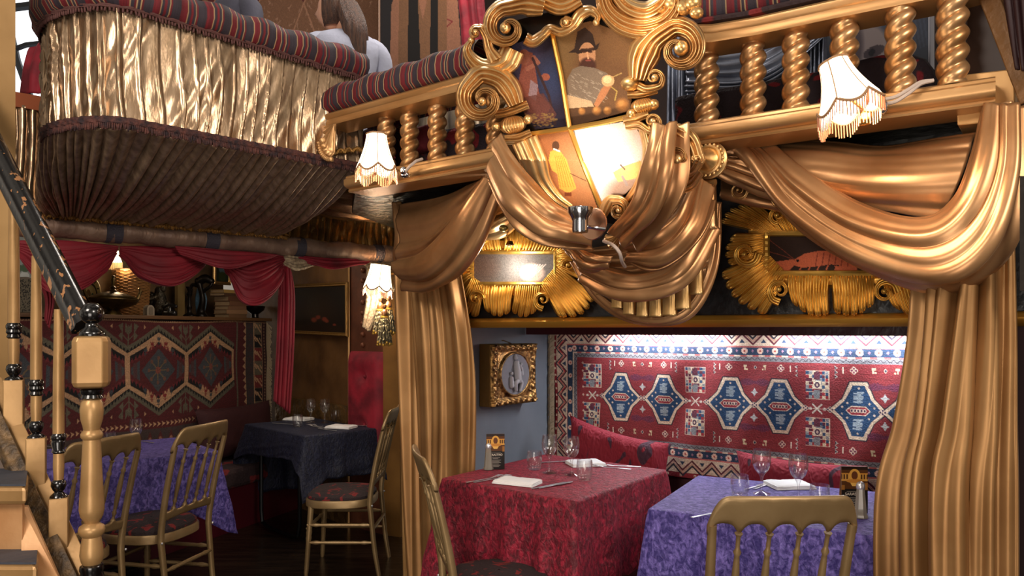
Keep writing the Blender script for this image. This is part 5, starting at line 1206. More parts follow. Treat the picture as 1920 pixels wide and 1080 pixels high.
# seat backs seen between the balusters
sb = mat('dark_leaf_brocade', (40, 28, 34), .85, 0, .3, 60, c2=(120, 26, 34), vs=9, lo=.58, hi=.61, detail=1, distort=1.2)
def seatback(nm, label, pts, n0, th, m=sb):
    base = [vec(p[0], n0, 2.111) for p in (pts[0], pts[-1])]; top = [WP(p[0], p[1], n0) for p in pts]; poly = [base[0]]+top+[base[1]]
    return tag(MB().prism(poly, Vector((.6, .8, 0))*th).build(nm, m, None, bevel=.02, smooth=False), label, 'bench')
def rings(x0, x1, y0, y1, n0, par_label, seed):
    mb = MB(); R = random.Random(seed)
    for i in range(16):
        q = WP(x0+(x1-x0)*R.random(), y0+(y1-y0)*R.random(), n0-.003)
        for k in range(2):
            c = q+Vector((.8, -.6, 0))*.014*k; mb.tube([c+Vector((.8*math.cos(a)*.0055, -.6*math.cos(a)*.0055, math.sin(a)*.0055)) for a in np.linspace(0, 2*PI, 9)[:-1]], .0012, 4, closed=True)
    return mb
s1_ = seatback('seat_back', 'dark brocade bench back with rounded end behind the right balusters', [(1262, 180), (1330, 166), (1420, 152), (1500, 136), (1560, 128), (1600, 112), (1650, 100), (1700, 96), (1735, 108), (1752, 130), (1758, 160)], 2.72, .25)
s2_ = seatback('seat_back', 'dark brocade bench back behind the left balusters', [(745, 270), (800, 246), (860, 236), (940, 222)], 2.66, .25)
t = thing('bench_pillow', 'striped pillow lying beside the left balusters behind the white lamp', 'cushion', WP(675, 290, 2.6))
bolster('pillow_cover', [WP(640, 300, 2.58), WP(680, 296, 2.56), WP(742, 285, 2.56)], [(-.2, -.03), (-.2, .13), (-.05, .15), (.0, .10), (.02, .02), (0, -.03)], t, .05)
cushion('throw_cushion', WP(790, 262, 2.64), U_, (0, 0, 1), .2, .14, .07, mat('dark_red_cushion', (96, 20, 30), .8, 0, .2, 30, sheen=.3), 'small dark red cushion behind the twisted left balusters', 2)
silv = mat('silver_blue_satin', (150, 158, 176), .3, .7, .4, 8, c2=(100, 104, 118), vs=4, dist=.01)
dr = thing('silver_drape', 'silver blue satin drapes behind the right balusters', 'drape', WP(1430, 160, 3.3))
cloth('drape_swag', [wps([(1285, 70, 3.3), (1400, 40, 3.3), (1560, 0, 3.3)]), wps([(1290, 130, 3.25), (1420, 120, 3.2), (1570, 20, 3.28)]), wps([(1290, 176, 3.25), (1440, 160, 3.2), (1545, 60, 3.28)])], silv, dr, 60, 50, folds(9, .03, 4, .08, .8, along=0))
cloth('drape_tail', [wps([(1255, 60, 3.35), (1300, 60, 3.35)]), wps([(1250, 250, 3.35), (1310, 240, 3.35)])], silv, dr, 40, 50, folds(6, .03, 7))
cloth('drape_tail', [wps([(1500, 0, 3.34), (1550, 0, 3.34)]), wps([(1500, 210, 3.34), (1550, 200, 3.34)])], silv, dr, 40, 50, folds(6, .03, 9))
t = cloth('silver_curtain', [wps([(640, 160, 3.4), (960, 90, 3.2)]), wps([(640, 300, 3.4), (960, 280, 3.2)])], mat('pale_gold_grey_satin', (168, 152, 130), .3, .8, .4, 8, c2=(110, 98, 84), vs=4, dist=.01), None, 40, 120, folds(16, .03, 5, .06, .6)); tag(t, 'pale gold grey gathered curtain behind the left balusters', 'curtain')
c = Canvas(0, 0, 1, 1, 110, (40, 48, 66)); c.ell(.42, .55, .26, .34, (128, 116, 116), 1, .3); c.ell(.52, .5, .1, .05, (60, 50, 56)); c.ell(.50, .5, .03, .03, (20, 20, 26)); c.ell(.5, .72, .14, .05, (96, 60, 62)); c.ell(.28, .4, .16, .3, (66, 56, 62), .9, .5); c.ell(.82, .82, .12, .08, (120, 108, 106), 1, .4); c.ell(.3, .9, .3, .16, (88, 84, 96), 1, .4)
for i in range(9): c.line([(.6+.04*i, .1), (.75+.03*i, .6)], .015, (60, 70, 92), .5)
a, b = WP(1538, 62, 3.5), WP(1752, 30, 3.3); zt_ = 2.95; 
frame('portrait_picture', 'blue-grey portrait in a thin pale frame behind the right balusters', ((a.x+b.x)/2, (a.y+b.y)/2, 2.56), Vector((b.x-a.x, b.y-a.y, 0)), (b.xy-a.xy).length, .52, .018, .02, mat('pale_frame', (150, 150, 160), .3, .5), c)
# right hand end: stair soffit with timber edge, gold box
t = MB().prism([WP(1815, -40, 2.60), WP(1900, -40, 2.60), WP(1935, 150, 2.58), WP(1900, 140, 2.58), WP(1812, 150, 2.60)], N_*.04).build('stair_soffit', mat('chocolate_panel', (52, 32, 22), .5, 0, .2, 8), None, smooth=False); tag(t, 'dark brown sloping panel right of the last baluster', 'panel')
t = MB().bar(WP(1848, -30, 2.56), WP(1935, 190, 2.52), .035, .05).build('timber_string', mat('brown_gold_timber', (110, 76, 42), .4, .2, .3, 20), None, smooth=False, bevel=.004); tag(t, 'sloping brown timber at the upper right corner', 'beam')
t = MB().prism([WP(1790, 142, 2.56), WP(1902, 128, 2.56), WP(1905, 225, 2.56), WP(1795, 235, 2.56)], N_*.2).build('gold_boxing', goldpaint, None, smooth=False, bevel=.004); tag(t, 'olive gold box behind the right end of the lower beam', 'box')
t = cloth('crimson_fabric', [wps([(1880, -20, 2.52), (1945, -20, 2.5)]), wps([(1905, 130, 2.52), (1950, 140, 2.5)])], mat('dark_crimson_wall'), None, 20, 20, folds(4, .02, 2)); tag(t, 'dark crimson fabric in the top right corner', 'fabric')

# ================================================================ UPSTAIRS: HANGINGS AND PEOPLE
c = Canvas(0, 0, 4, 2, 110, (120, 84, 62)); R = random.Random(11)
for i in range(5): x = i*1.0-.3; c.poly([(x, 0), (x+.5, .6), (x+1, 0)], (84, 34, 36)); c.poly([(x, 2), (x+.5, 1.35), (x+1, 2)], (84, 34, 36)); c.line([(x+.5, .6), (x, 1.3), (x-.5, .6)], .03, (150, 108, 84)); c.line([(x+.5, .6), (x+1, 0)], .025, (150, 108, 84)); c.line([(x+.5, 1.35), (x+1.0, 2)], .025, (150, 108, 84))
for i in range(420):
    x, y = R.random()*4, R.random()*2; c.line([(x, y), (x+.06*(R.random()-.5), y+.09*(R.random()-.5)), (x+.08*(R.random()-.5), y+.08*(R.random()-.5))], .012, (150, 112, 90))
c.noise(.2, 3)
a, b = P(380, 100, 6.4), P(730, 100, 6.2); t = thing('wall_hanging', 'large brown hanging with pale line patterns on the upper wall', 'wall hanging', (a+b)/2)
c.mesh('cloth_panel', lambda X, Y: np.stack([a.x+(b.x-a.x)*X/4, a.y+(b.y-a.y)*X/4, 4.6-Y*.62*1.0*1.2], -1), mat('wool_rug'), t)
c = Canvas(0, 0, 1, 1.4, 130, (22, 18, 24)); sk = (136, 92, 70)
c.poly([(.12, 1.4), (.14, .75), (.22, .58), (.36, .5), (.42, .2), (.60, .2), (.66, .5), (.80, .56), (.90, .72), (.97, 1.4)], sk); c.poly([(.22, 1.4), (.24, .62), (.40, .5), (.52, .95), (.66, .5), (.80, .6), (.80, 1.4)], (112, 78, 54)); c.poly([(.36, .2), (.34, 1.3), (.50, 1.4), (.47, .9), (.43, .2)], (16, 12, 14)); c.poly([(.60, .2), (.62, .6), (.60, 1.3), (.70, 1.3), (.70, .3)], (16, 12, 14))
c.ell(.52, .1, .14, .18, sk); c.ell(.52, .04, .2, .16, (20, 14, 16)); c.line([(.80, 1.0), (.86, 1.03), (.80, 1.06)], .012, (110, 40, 40)); c.noise(.15, 4)
a, b = P(716, 60, 5.6), P(872, 60, 5.2); frame('woman_painting', 'dark painting of a dark haired figure in a tan vest on the upper wall', ((a.x+b.x)/2, (a.y+b.y)/2, 3.85), Vector((b.x-a.x, b.y-a.y, 0)), .80, 1.2, .012, .02, mat('pale_frame_edge', (150, 120, 100), .5), c)
t = cloth('crimson_drape', [[P(850, -60, 4.9), P(905, -60, 4.8)], [P(862, 20, 4.9), P(910, 20, 4.8)], [P(868, 110, 4.9), P(925, 110, 4.8)]], crim, None, 30, 30, folds(3, .03, 2)); tag(t, 'crimson drape beside the painting of the figure in a tan vest', 'drape')
skinm = mat('skin', (214, 160, 132), .5, 0, .1, 30); hair = mat('brown_hair', (52, 34, 28), .55, 0, .8, 90, c2=(90, 60, 44), vs=30, stretch=(3, 3, .3), dist=.01)
def body(loc, yaw, shirt, hairm, label, hair_long=True, turn=0):
    t = thing('person', label, 'person', loc, yaw)
    def ringr(c, rx, ry, n=26, p=2.4):
        o = []
        for j in range(n):
            a = 2*PI*j/n; x, y = math.cos(a), math.sin(a); o.append((c[0]+rx*math.copysign(abs(x)**(2/p), x), c[1]+ry*math.copysign(abs(y)**(2/p), y), c[2]))
        return o
    # torso in local space: faces -y... x is left/right of the body, seat at z=.45
    secs = [((0, .02, .42), .17, .13), ((0, .02, .55), .155, .12), ((0, .02, .68), .14, .11), ((0, .03, .82), .16, .115), ((0, .04, .93), .185, .12), ((0, .045, 1.0), .19, .11), ((0, .04, 1.045), .15, .085), ((0, .03, 1.07), .09, .065), ((0, .02, 1.09), .058, .055), ((0, .01, 1.12), .05, .052), ((0, 0, 1.17), .048, .052)]
    mb = MB().grid([ringr(*s) for s in secs], cv=True); mb.f.append(tuple(range(26))[::-1])
    # head with a face, nose towards -y
    hc = Vector((0, -.02, 1.27)) if not turn else Vector((0, -.07, 1.22)); G = []; nh, sg_ = 22, 32
    for i in range(1, nh):
        v = PI*i/nh; row = []
        for j in range(sg_):
            a = 2*PI*j/sg_; x, y, z = math.sin(v)*math.cos(a), math.sin(v)*math.sin(a), math.cos(v)
            X, Y, Z = x*.075, y*.095, z*.118
            if z < 0: X *= 1+.22*z; Y = Y*(1+.10*z) if y > 0 else Y*(1+.04*z)
            if y < -.5:
                fz = Z; nose = math.exp(-(X/.013)**2)*math.exp(-((fz+.018)/.022)**2); Y -= .022*nose
                Y -= .007*math.exp(-(X/.022)**2)*(math.exp(-((fz+.052)/.006)**2)+math.exp(-((fz+.066)/.007)**2)); Y -= .006*math.exp(-(X/.025)**2)*math.exp(-((fz+.098)/.014)**2)
                Y += .010*math.exp(-((abs(X)-.03)/.014)**2)*math.exp(-((fz-.012)/.013)**2)
            row.append(hc+Vector((X, Y, Z)))
        G.append(row)
    mbh = MB().grid(G, cv=True); mbh.f.append(tuple(range(sg_))[::-1]); mbh.f.append(tuple(range((nh-2)*sg_, (nh-1)*sg_)))
    for s in (-1, 1): mbh.sphere(hc+Vector((s*.078, .008, -.01)), .022, 10, (.35, .7, 1.25))
    HR = Matrix.Rotation(turn, 4, 'Z'); mbh.v = [tuple(HR @ Vector(q)) for q in mbh.v]
    k = len(mb.v); mb.v += mbh.v; mb.f += [tuple(i+k for i in f) for f in mbh.f]
    for s in (-1, 1):
        q = cr([(s*.15, .04, .99, .058), (s*.20, .04, .95, .055), (s*.225, .02, .85, .048), (s*.235, -.01, .72, .042), (s*.22, -.10, .66, .038), (s*.16, -.24, .69, .032), (s*.12, -.30, .70, .027)], 26)
        mb.tube([tuple(x[:3]) for x in q], [float(x[3]) for x in q], 14)
        # thighs, resting on the seat
        q = cr([(s*.09, 0, .47, .085), (s*.10, -.2, .48, .078), (s*.10, -.42, .46, .06), (s*.10, -.46, .40, .055), (s*.10, -.45, .2, .048), (s*.10, -.44, .04, .036), (s*.10, -.52, .02, .03)], 30)
        mb.tube([tuple(x[:3]) for x in q], [float(x[3]) for x in q], 14)
        pm_ = Vector((s*.115, -.33, .70)); mb.tube([pm_, pm_+Vector((0, -.05, 0))], [.026, .03], 10, flat=.5)
        for f in range(4): b0 = pm_+Vector((-.024+f*.016, -.05, 0)); mb.tube([b0, b0+Vector((0, -.03, .0)), b0+Vector((0, -.05-.006*(f in (1, 2)), -.015))], [.008, .0075, .006], 7)
        mb.tube([pm_+Vector((-s*.024, -.01, 0)), pm_+Vector((-s*.045, -.04, -.005)), pm_+Vector((-s*.04, -.06, -.012))], [.009, .008, .006], 7)
    mb.build('body', skinm, t, local=True, auto=False)
    # shirt follows the torso and arms
    mb = MB().grid([ringr(c_, rx+.008, ry+.010) for c_, rx, ry in secs[:8]], cv=True)
    for s in (-1, 1):
        q = cr([(s*.11, .04, 1.0, .062), (s*.17, .04, .985, .066), (s*.21, .035, .94, .062), (s*.228, .02, .85, .055), (s*.238, -.01, .72, .05), (s*.222, -.10, .66, .046), (s*.165, -.235, .69, .038)], 28)
        mb.tube([tuple(x[:3]) for x in q], [float(x[3]) for x in q], 16)
    mb.build('shirt', shirt, t, local=True, auto=False)
    G = []
    for i in range(1, 20):
        v = PI*.82*i/20; row = []
        for j in range(40):
            a = 2*PI*j/40; x, y, z = math.sin(v)*math.cos(a), math.sin(v)*math.sin(a), math.cos(v); k = 1.0+.03*math.sin(a*9)
            fr2 = max(0, -y); lim = .25; yy = y*.112*k+.012; 
            if y < -.35 and z < .45: yy = max(yy, -.045); 
            row.append(hc+Vector((x*.094*k, yy, z*.135+.004)))
        G.append(row)
    G = [[tuple(HR @ Vector(q)) for q in r] for r in G]
    mb = MB().grid(G, cv=True); mb.f.append(tuple(range(40))[::-1])
    if hair_long:
        G = []
        for i in range(18):
            q = i/17; z = 1.27-.40*q; wd = .066+.012*math.sin(q*PI*.8)-.045*q**3; yb = -.0+.13*math.sin(min(1, q*1.6)*PI/2); row = []
            for j in range(24):
                a = 2*PI*j/24; row.append((math.cos(a)*wd*(1+.05*math.sin(j*2.4))-.07*q*(1 if turn else 0), yb+math.sin(a)*(.065-.02*q)*(1+.12*math.sin(j*2.4)), z+.01*math.sin(j*3)))
            G.append(row)
        mb.grid(G, cv=True); mb.f.append(tuple(range(len(mb.v)-24, len(mb.v))))
    mb.build('hair', hairm, t, local=True, auto=False); return t
body((-.99, 4.42, 2.075), math.radians(-158), mat('pale_blue_grey_jersey', (168, 172, 192), .85, 0, .2, 30, sheen=.2), hair, 'person in a pale blue-grey top with long brown hair, seen from behind on the balcony', turn=math.radians(62))
body((-1.66, 4.35, 2.26), math.radians(-40), mat('slate_dark_top', (70, 70, 84), .8, 0, .2, 30, sheen=.3), hair, 'person in a dark slate top, only a shoulder showing above the opera box', False)
# ================================================================ RELIEF TOOLS (carved and modelled plaster on a wall plane)
def nC(y): return 2.19+max(0, y-300)*.0016
def RP(x, y, h): return WP(x, y, nC(y)-h)
def FP(x, y, h): return WP(x, y, 2.865-h)
def band(name, pts, wd, H, fl, par, m=goldbright, fn=RP, lift=0, n=90, ball=0, asym=0):
    # pts in wall-plane units, wd half-widths along the path, fluted across
    p = cr([(a[0], a[1]) for a in pts], n); k = np.linspace(0, 1, n); wi = np.interp(k, np.linspace(0, 1, len(wd)), wd)
    Hs = np.interp(k, np.linspace(0, 1, len(H)), H) if isinstance(H, (list, tuple)) else np.full(n, H); Ls = np.interp(k, np.linspace(0, 1, len(lift)), lift) if isinstance(lift, (list, tuple)) else np.full(n, lift)
    tg = np.gradient(p, axis=0); tg /= np.linalg.norm(tg, axis=1, keepdims=True)+1e-9; nr = np.stack([-tg[:, 1], tg[:, 0]], 1); G = []
    nv = 8*fl+9
    for i in range(n):
        row = []
        for j in range(nv):
            v = -1+2*j/(nv-1); base = (1-abs(v)**3)**.5; h = Hs[i]*(base*(.70+asym*v)+.30*base*abs(math.cos(PI*fl*(v+1)/2))**.7)
            x, y = p[i]+nr[i]*v*wi[i]; row.append(fn(x, y, Ls[i]+h))
        x0, y0 = p[i]+nr[i]*wi[i]*.9; x1, y1 = p[i]-nr[i]*wi[i]*.9
        row.append(fn(x0, y0, -.012)); row.append(fn(x1, y1, -.012)); G.append(row)
    mb = MB().grid(G, cv=True); q = len(G[0]); mb.f.append(tuple(range(q))); mb.f.append(tuple(range((n-1)*q, n*q))[::-1])
    if ball: mb.sphere(fn(p[-1][0], p[-1][1], Ls[-1]+Hs[-1]*.7), ball, 12)
    return mb.build(name, m, par, auto=False)
def spiral(cx, cy, r0, r1, a0, turns, n=14):
    return [(cx+(r0+(r1-r0)*i/(n-1))*math.cos(math.radians(a0+360*turns*i/(n-1))), cy+(r0+(r1-r0)*i/(n-1))*math.sin(math.radians(a0+360*turns*i/(n-1)))) for i in range(n)]
def volute(name, pre, c, r0, a0, turns, w0, par, H=.05, fl=4, m=goldbright, fn=RP, lift=0, wpre=None, ball=.012):
    sp = spiral(c[0], c[1], r0, r0*.12, a0, turns); pts = list(pre)+sp; wd = list(wpre if wpre else [w0]*len(pre))+[w0*(1-.80*i/13) for i in range(14)]
    L = [lift]*len(pre)+[lift+H*.5*i/13 for i in range(14)]
    return band(name, pts, wd, H, fl, par, m, fn, L, 110, ball)
def leaf(name, c, ang, R_, spread, H, lobes, par, swirl=.25, m=goldbright, fn=FP, ridges=None, lift=0):
    ang = math.radians(ang); spread = math.radians(spread); nt_, nr_ = 72, 16; G = []; rd = ridges or lobes*3; x0, y0 = c
    for i in range(nr_+2):
        r = min(1, i/nr_); row = []
        for j in range(nt_+1):
            th = -spread+2*spread*j/nt_; q = th/spread; e = (1-.30*q*q)*(.86+.14*abs(math.cos(PI*lobes*(q+1)/2+PI/2))**.6)
            a = ang+th*(.35+.65*r)+swirl*r*r; rr = R_*r*e*(1.22 if fn is FP else 1)
            rid = abs(math.cos(PI*rd*(q+1)/2))**.8; R__ = 0; h = H*(.25+.95*math.sin(PI*min(1, .12+.74*r))*(1-.35*q*q))*(.72+.28*rid)*(1-.25*(abs(q)**6))
            if i == nr_: h *= .72
            if i > nr_: h = -.012; rr *= .97
            row.append(fn(x0+rr*math.cos(a), y0+rr*math.sin(a), lift+h))
        G.append(row)
    return MB().grid(G).build(name, m, par, auto=False)
def shell(name, b0, b1, t0, t1, par, lobes=4, bow=.22, curl=.25, H=.068, m=goldbright, fn=FP):
    # carved acanthus segment: ribs sweep from the base line b0-b1 to the scalloped outer line t0-t1
    b0, b1, t0, t1 = [np.array(q, float) for q in (b0, b1, t0, t1)]; ns, nr_ = lobes*12, 16; G = []; dirn = (t0+t1)/2-(b0+b1)/2; ln = np.linalg.norm(dirn); side = np.array([-dirn[1], dirn[0]])/ln
    for i in range(nr_+2):
        r = min(1, i/nr_); row = []
        for j in range(ns+1):
            s_ = j/ns; B = b0+(b1-b0)*s_; T = t0+(t1-t0)*s_+dirn*bow*math.sin(PI*s_); sc_ = abs(math.sin(PI*lobes*s_)); T = B+(T-B)*(.86+.14*sc_**.35)
            p = B+(T-B)*(r if i <= nr_ else .98)+side*ln*curl*math.sin(PI*r*.9)*.5*(1-.3*s_)
            rib = abs(math.sin(PI*lobes*3*s_))**.8; h = H*(.35+.28*r+.42*math.sin(PI*min(1, .2+.75*r)))*(.50+.32*rib+.18*sc_**.5)
            if i == nr_: h *= .8
            if i > nr_: h = -.01
            row.append(fn(p[0], p[1], h))
        G.append(row)
    mb = MB().grid([[q]+list(r)+[w__] for r, q, w__ in zip(G, [fn(*(b0+(t0-b0)*min(1, i/nr_)), -.01) for i in range(nr_+2)], [fn(*(b1+(t1-b1)*min(1, i/nr_)), -.01) for i in range(nr_+2)])])
    return mb.build(name, m, par, auto=False)
def plane_fn(n):
    def f(X, Y):
        t = (X-960)/F; nn = n(Y) if callable(n) else n; d = nn/(.6*t+.8); return np.stack([t*d, d, EYE-(Y-HZ)/F*d], -1)
    return f
paintm = mat('satin_painting', rough=.6, attr=True, bump=.15, bs=120, dist=.002)
paintm.node_tree.nodes['Principled BSDF'].inputs['Specular IOR Level'].default_value = .15
frame_gilt = mat('frame_gilt', (232, 184, 92), .33, .78, .25, 40, c2=(200, 150, 62), vs=16, dist=.004)
# ================================================================ CARTOUCHE
ct = thing('carved_cartouche', 'huge gilded baroque cartouche of scrolls framing four painted panels on the balcony front', 'cartouche', WP(1080, 400, 2.3))
MB().prism([RP(x, y, -.02) for x, y in ((925, 110), (960, 40), (1040, 20), (1150, 10), (1215, 60), (1205, 210), (1240, 260), (1215, 340), (1150, 420), (1080, 410), (1020, 350), (975, 250))], N_*.05).build('backing', black, ct, smooth=False)
nP = lambda y: nC(y)+.012
def nPv(Y): return 2.20+np.maximum(0, Y-300)*.0016
rim = mat('panel_gilt_rim', (200, 150, 72), .3, .85)
c = Canvas(915, 20, 1085, 260, .9, (38, 30, 40)); c.ell(975, 95, 50, 60, (70, 66, 92), .8, 1); c.ell(1035, 150, 40, 60, (52, 62, 92), .7, 1)
br1 = (112, 62, 50); c.poly([(985, 95), (978, 130), (970, 170), (985, 205), (1020, 225), (1035, 200), (1012, 175), (1005, 130), (1000, 100)], br1); c.ell(984, 108, 11, 15, (120, 72, 58)); c.line([(990, 130), (1010, 118), (1002, 108)], 8, (128, 78, 62)); c.ell(1024, 145, 8, 7, (132, 72, 54)); c.poly([(996, 150), (1010, 160), (1006, 190), (992, 180)], (128, 110, 116), .8); c.line([(1000, 110), (1030, 180), (1042, 232)], 5, (52, 34, 34)); c.poly([(975, 185), (1020, 175), (1045, 215), (1030, 235), (990, 230)], (84, 48, 42), .8)
R = random.Random(3)
for i in range(90): x, y = 1000+60*(R.random()-.5)+15, 225+24*(R.random()-.5); c.ell(x, y, 2.5, 1.2, (122, 92, 50), .7)
c.noise(.2, 2); c.mesh('painted_panel', plane_fn(lambda Y: nPv(Y)), paintm, ct, [(938, 128), (962, 84), (1030, 60), (1068, 238), (1004, 243), (968, 190)])
c = Canvas(1030, 30, 1220, 250, 1.0, (92, 62, 38)); c.ell(1170, 80, 60, 50, (108, 76, 46), .8, 1); c.ell(1060, 90, 30, 70, (110, 84, 50), .7, 1); c.ell(1100, 240, 110, 50, (52, 34, 24), .8, 1)
hat = (44, 30, 24); c.poly([(1066, 100), (1078, 92), (1084, 60), (1098, 52), (1112, 64), (1118, 86), (1126, 80), (1122, 92), (1100, 96), (1080, 100)], hat); c.ell(1102, 104, 16, 24, (160, 112, 78)); c.poly([(1078, 96), (1122, 88), (1120, 94), (1084, 102)], hat)
for x in (1096, 1108): c.ell(x, 98, 4, 2, (60, 36, 26)); c.line([(x-5, 93), (x+5, 92)], 2, (70, 44, 30))
c.ell(1103, 124, 18, 18, (58, 32, 24), .95, .5); c.line([(1102, 100), (1104, 110)], 3, (186, 134, 96)); c.ell(1104, 114, 5, 1.8, (120, 60, 48))
c.poly([(1064, 150), (1075, 130), (1090, 124), (1116, 128), (1140, 138), (1148, 160), (1130, 185), (1106, 200), (1066, 196)], (104, 86, 70)); 
for i in range(60): x, y = 1068+70*R.random(), 135+55*R.random(); c.line([(x, y), (x+5, y+3)], 1.4, (146, 128, 108), .6)
c.poly([(1064, 178), (1110, 190), (1115, 200), (1066, 204)], (164, 134, 100)); c.poly([(1115, 196), (1128, 168), (1142, 152), (1150, 158), (1136, 182), (1120, 204)], (150, 96, 62)); c.ell(1141, 152, 12, 11, (176, 134, 92)); c.ell(1140, 150, 8, 7, (200, 164, 118)); c.line([(1150, 145), (1166, 138)], 2, (150, 118, 70)); c.line([(1148, 164), (1158, 172), (1154, 188)], 2, (150, 120, 60))
for x, y, r in ((1092, 209, 8), (1120, 208, 10), (1140, 208, 9), (1168, 197, 15)): c.ell(x, y, r, r, (142, 92, 46), 1, .8); c.ell(x-2, y-3, r*.5, r*.5, (170, 118, 64), .8, 1)
c.noise(.16, 6); c.mesh('painted_panel', plane_fn(lambda Y: nPv(Y)), paintm, ct, [(1040, 56), (1108, 40), (1202, 76), (1182, 208), (1074, 238)])
c = Canvas(990, 236, 1135, 410, 1.0, (150, 92, 54)); c.ell(1090, 300, 60, 90, (186, 128, 84), .7, 1); c.ell(1015, 330, 30, 60, (110, 66, 40), .7, 1)
ye = (206, 152, 66); c.poly([(1033, 285), (1042, 280), (1052, 284), (1064, 300), (1074, 330), (1082, 352), (1066, 361), (1050, 352), (1046, 325), (1036, 318), (1030, 300)], ye); c.ell(1043, 274, 7, 9, (84, 54, 36)); c.line([(1040, 280), (1050, 284)], 3, (220, 204, 180))
for i in range(6): c.line([(1042+3*i, 292), (1052+5*i, 350)], 1.2, (170, 116, 40))
c.line([(1070, 324), (1100, 338)], 1.5, (90, 60, 40)); c.rect(1060, 360, 1072, 366, (110, 56, 34)); c.noise(.14, 7)
c.mesh('painted_panel', plane_fn(lambda Y: nPv(Y)), paintm, ct, [(1006, 252), (1066, 246), (1122, 392), (1085, 398), (1036, 352)])
c = Canvas(1066, 215, 1240, 410, 1.0, (214, 208, 204)); c.ell(1185, 260, 60, 90, (168, 142, 124), .8, 1); c.ell(1180, 360, 60, 50, (120, 92, 74), .9, .8)
c.poly([(1150, 322), (1170, 310), (1202, 300), (1206, 330), (1180, 336), (1160, 340)], (206, 146, 84)); c.line([(1165, 308), (1172, 316)], 3, (80, 60, 50)); c.line([(1168, 330), (1176, 345)], 5, (120, 104, 96)); c.noise(.12, 8)
c.mesh('painted_panel', plane_fn(lambda Y: nPv(Y)), paintm, ct, [(1076, 244), (1184, 226), (1208, 262), (1206, 330), (1140, 394), (1126, 392)])
for a in ([(1034, 56), (1052, 140), (1068, 240)], [(1068, 240), (1098, 320), (1130, 396)], [(990, 252), (1068, 241), (1130, 230), (1200, 214)]):
    MB().tube([RP(x, y, .012) for x, y in a], .009, 8).build('dividing_bar', rim, ct)
B_, Vv, Lf = band, volute, leaf
# left side scrolls
Vv('scroll', [(968, 196), (956, 168), (936, 146), (904, 138)], (906, 186), 40, 240, -1.35, 21, ct, .075, 4, wpre=[16, 20, 23, 22], ball=.016)
B_('scroll', [(962, 92), (950, 116), (930, 128), (904, 126), (884, 110), (876, 92), (884, 76)], [24, 24, 20, 18, 14, 10, 5], .05, 3, ct, ball=.014)
Vv('scroll', [(930, 112), (918, 92), (912, 70), (902, 52)], (892, 62), 12, 300, -1.1, 10, ct, .05, 2, wpre=[16, 14, 12, 10])
Vv('scroll', [(1020, 12), (988, 6), (956, 12)], (952, 52), 38, 250, -1.2, 20, ct, .085, 4, wpre=[18, 24, 26], ball=.02)
B_('scroll', [(985, 72), (1000, 78), (1018, 66), (1032, 54), (1052, 60), (1074, 48), (1088, 28), (1106, 20), (1120, 30), (1118, 42)], [12, 12, 10, 9, 10, 10, 12, 12, 9, 5], .06, 2, ct, ball=.012)
Vv('scroll', [(1080, 50), (1060, 36)], (1060, 40), 12, 0, 1.1, 8, ct, .05, 2)
B_('scroll', [(1010, -8), (1050, 8), (1086, -6)], [18, 22, 18], .06, 4, ct)
# crown and right side
B_('scroll', [(1128, -14), (1140, 20), (1168, 44), (1206, 52), (1244, 40), (1266, 14), (1268, -14)], [14, 18, 22, 24, 22, 18, 12], .085, 5, ct)
B_('scroll', [(1150, -20), (1176, 10), (1210, 20), (1240, 2), (1246, -20)], [12, 16, 18, 16, 10], .07, 3, ct, lift=.02)
for i, (x, y, r) in enumerate(((1262, 4, .026), (1282, 14, .024), (1300, 6, .022), (1306, 24, .018), (1240, 14, .018))): MB().sphere(RP(x, y, .06), r, 14, (1.2, .9, 1)).build('boss', goldbright, ct)
Vv('scroll', [(1196, 150), (1204, 112), (1222, 78), (1250, 56)], (1272, 92), 44, 265, 1.22, 26, ct, .095, 5, wpre=[18, 24, 30, 32], ball=.022)
Vv('scroll', [(1196, 160), (1212, 166)], (1226, 146), 18, 60, -1.2, 9, ct, .05, 2, lift=.02, wpre=[9, 9])
MB().sphere(RP(1183, 157, .04), .028, 16, (1.2, 1, .85)).build('boss', goldbright, ct)
def barrel(x, y, wpx, hpx, ang, par, n=9, fn=RP):
    a = math.radians(ang); ca, sa = math.cos(a), math.sin(a); G = []
    for i in range(17):
        t = -1+2*i/16; row = []
        for j in range(4*n+1):
            q = -1+2*j/(4*n); ed = (1-t*t*.92)**.5; h = .055*ed*(1-abs(q)**2.6)**.5*(.8+.2*abs(math.cos(PI*n*(q+1)/2))); X, Y = q*wpx*ed, t*hpx; row.append(fn(x+X*ca-Y*sa, y+X*sa+Y*ca, h))
        G.append(row)
    return MB().grid(G).build('fluted_knop', goldbright, par, auto=False)
barrel(1206, 198, 24, 15, -12, ct); barrel(962, 234, 26, 17, -10, ct)
Vv('scroll', [(1172, 236), (1196, 234), (1216, 246)], (1222, 228), 17, 80, -1.2, 9, ct, .05, 2, wpre=[7, 10, 10])
B_('scroll', [(1168, 226), (1190, 222), (1216, 214)], [8, 10, 8], .045, 2, ct); B_('scroll', [(1176, 178), (1200, 176), (1232, 168)], [7, 9, 9], .045, 2, ct)
B_('scroll', [(928, 214), (950, 210), (990, 196)], [8, 10, 9], .045, 3, ct); B_('scroll', [(946, 262), (972, 260), (996, 250)], [9, 11, 9], .045, 3, ct)
for x, y in ((930, 238), (990, 224), (1226, 196), (1184, 214)): MB().sphere(RP(x, y, .03), .017, 12).build('boss', goldbright, ct)
B_('scroll', [(984, 262), (1000, 300), (1014, 340), (1040, 372), (1070, 392)], [26, 26, 22, 16, 10], .045, 3, ct); B_('scroll', [(1212, 236), (1222, 280), (1216, 322), (1196, 360), (1160, 400)], [16, 18, 18, 14, 8], .04, 3, ct)
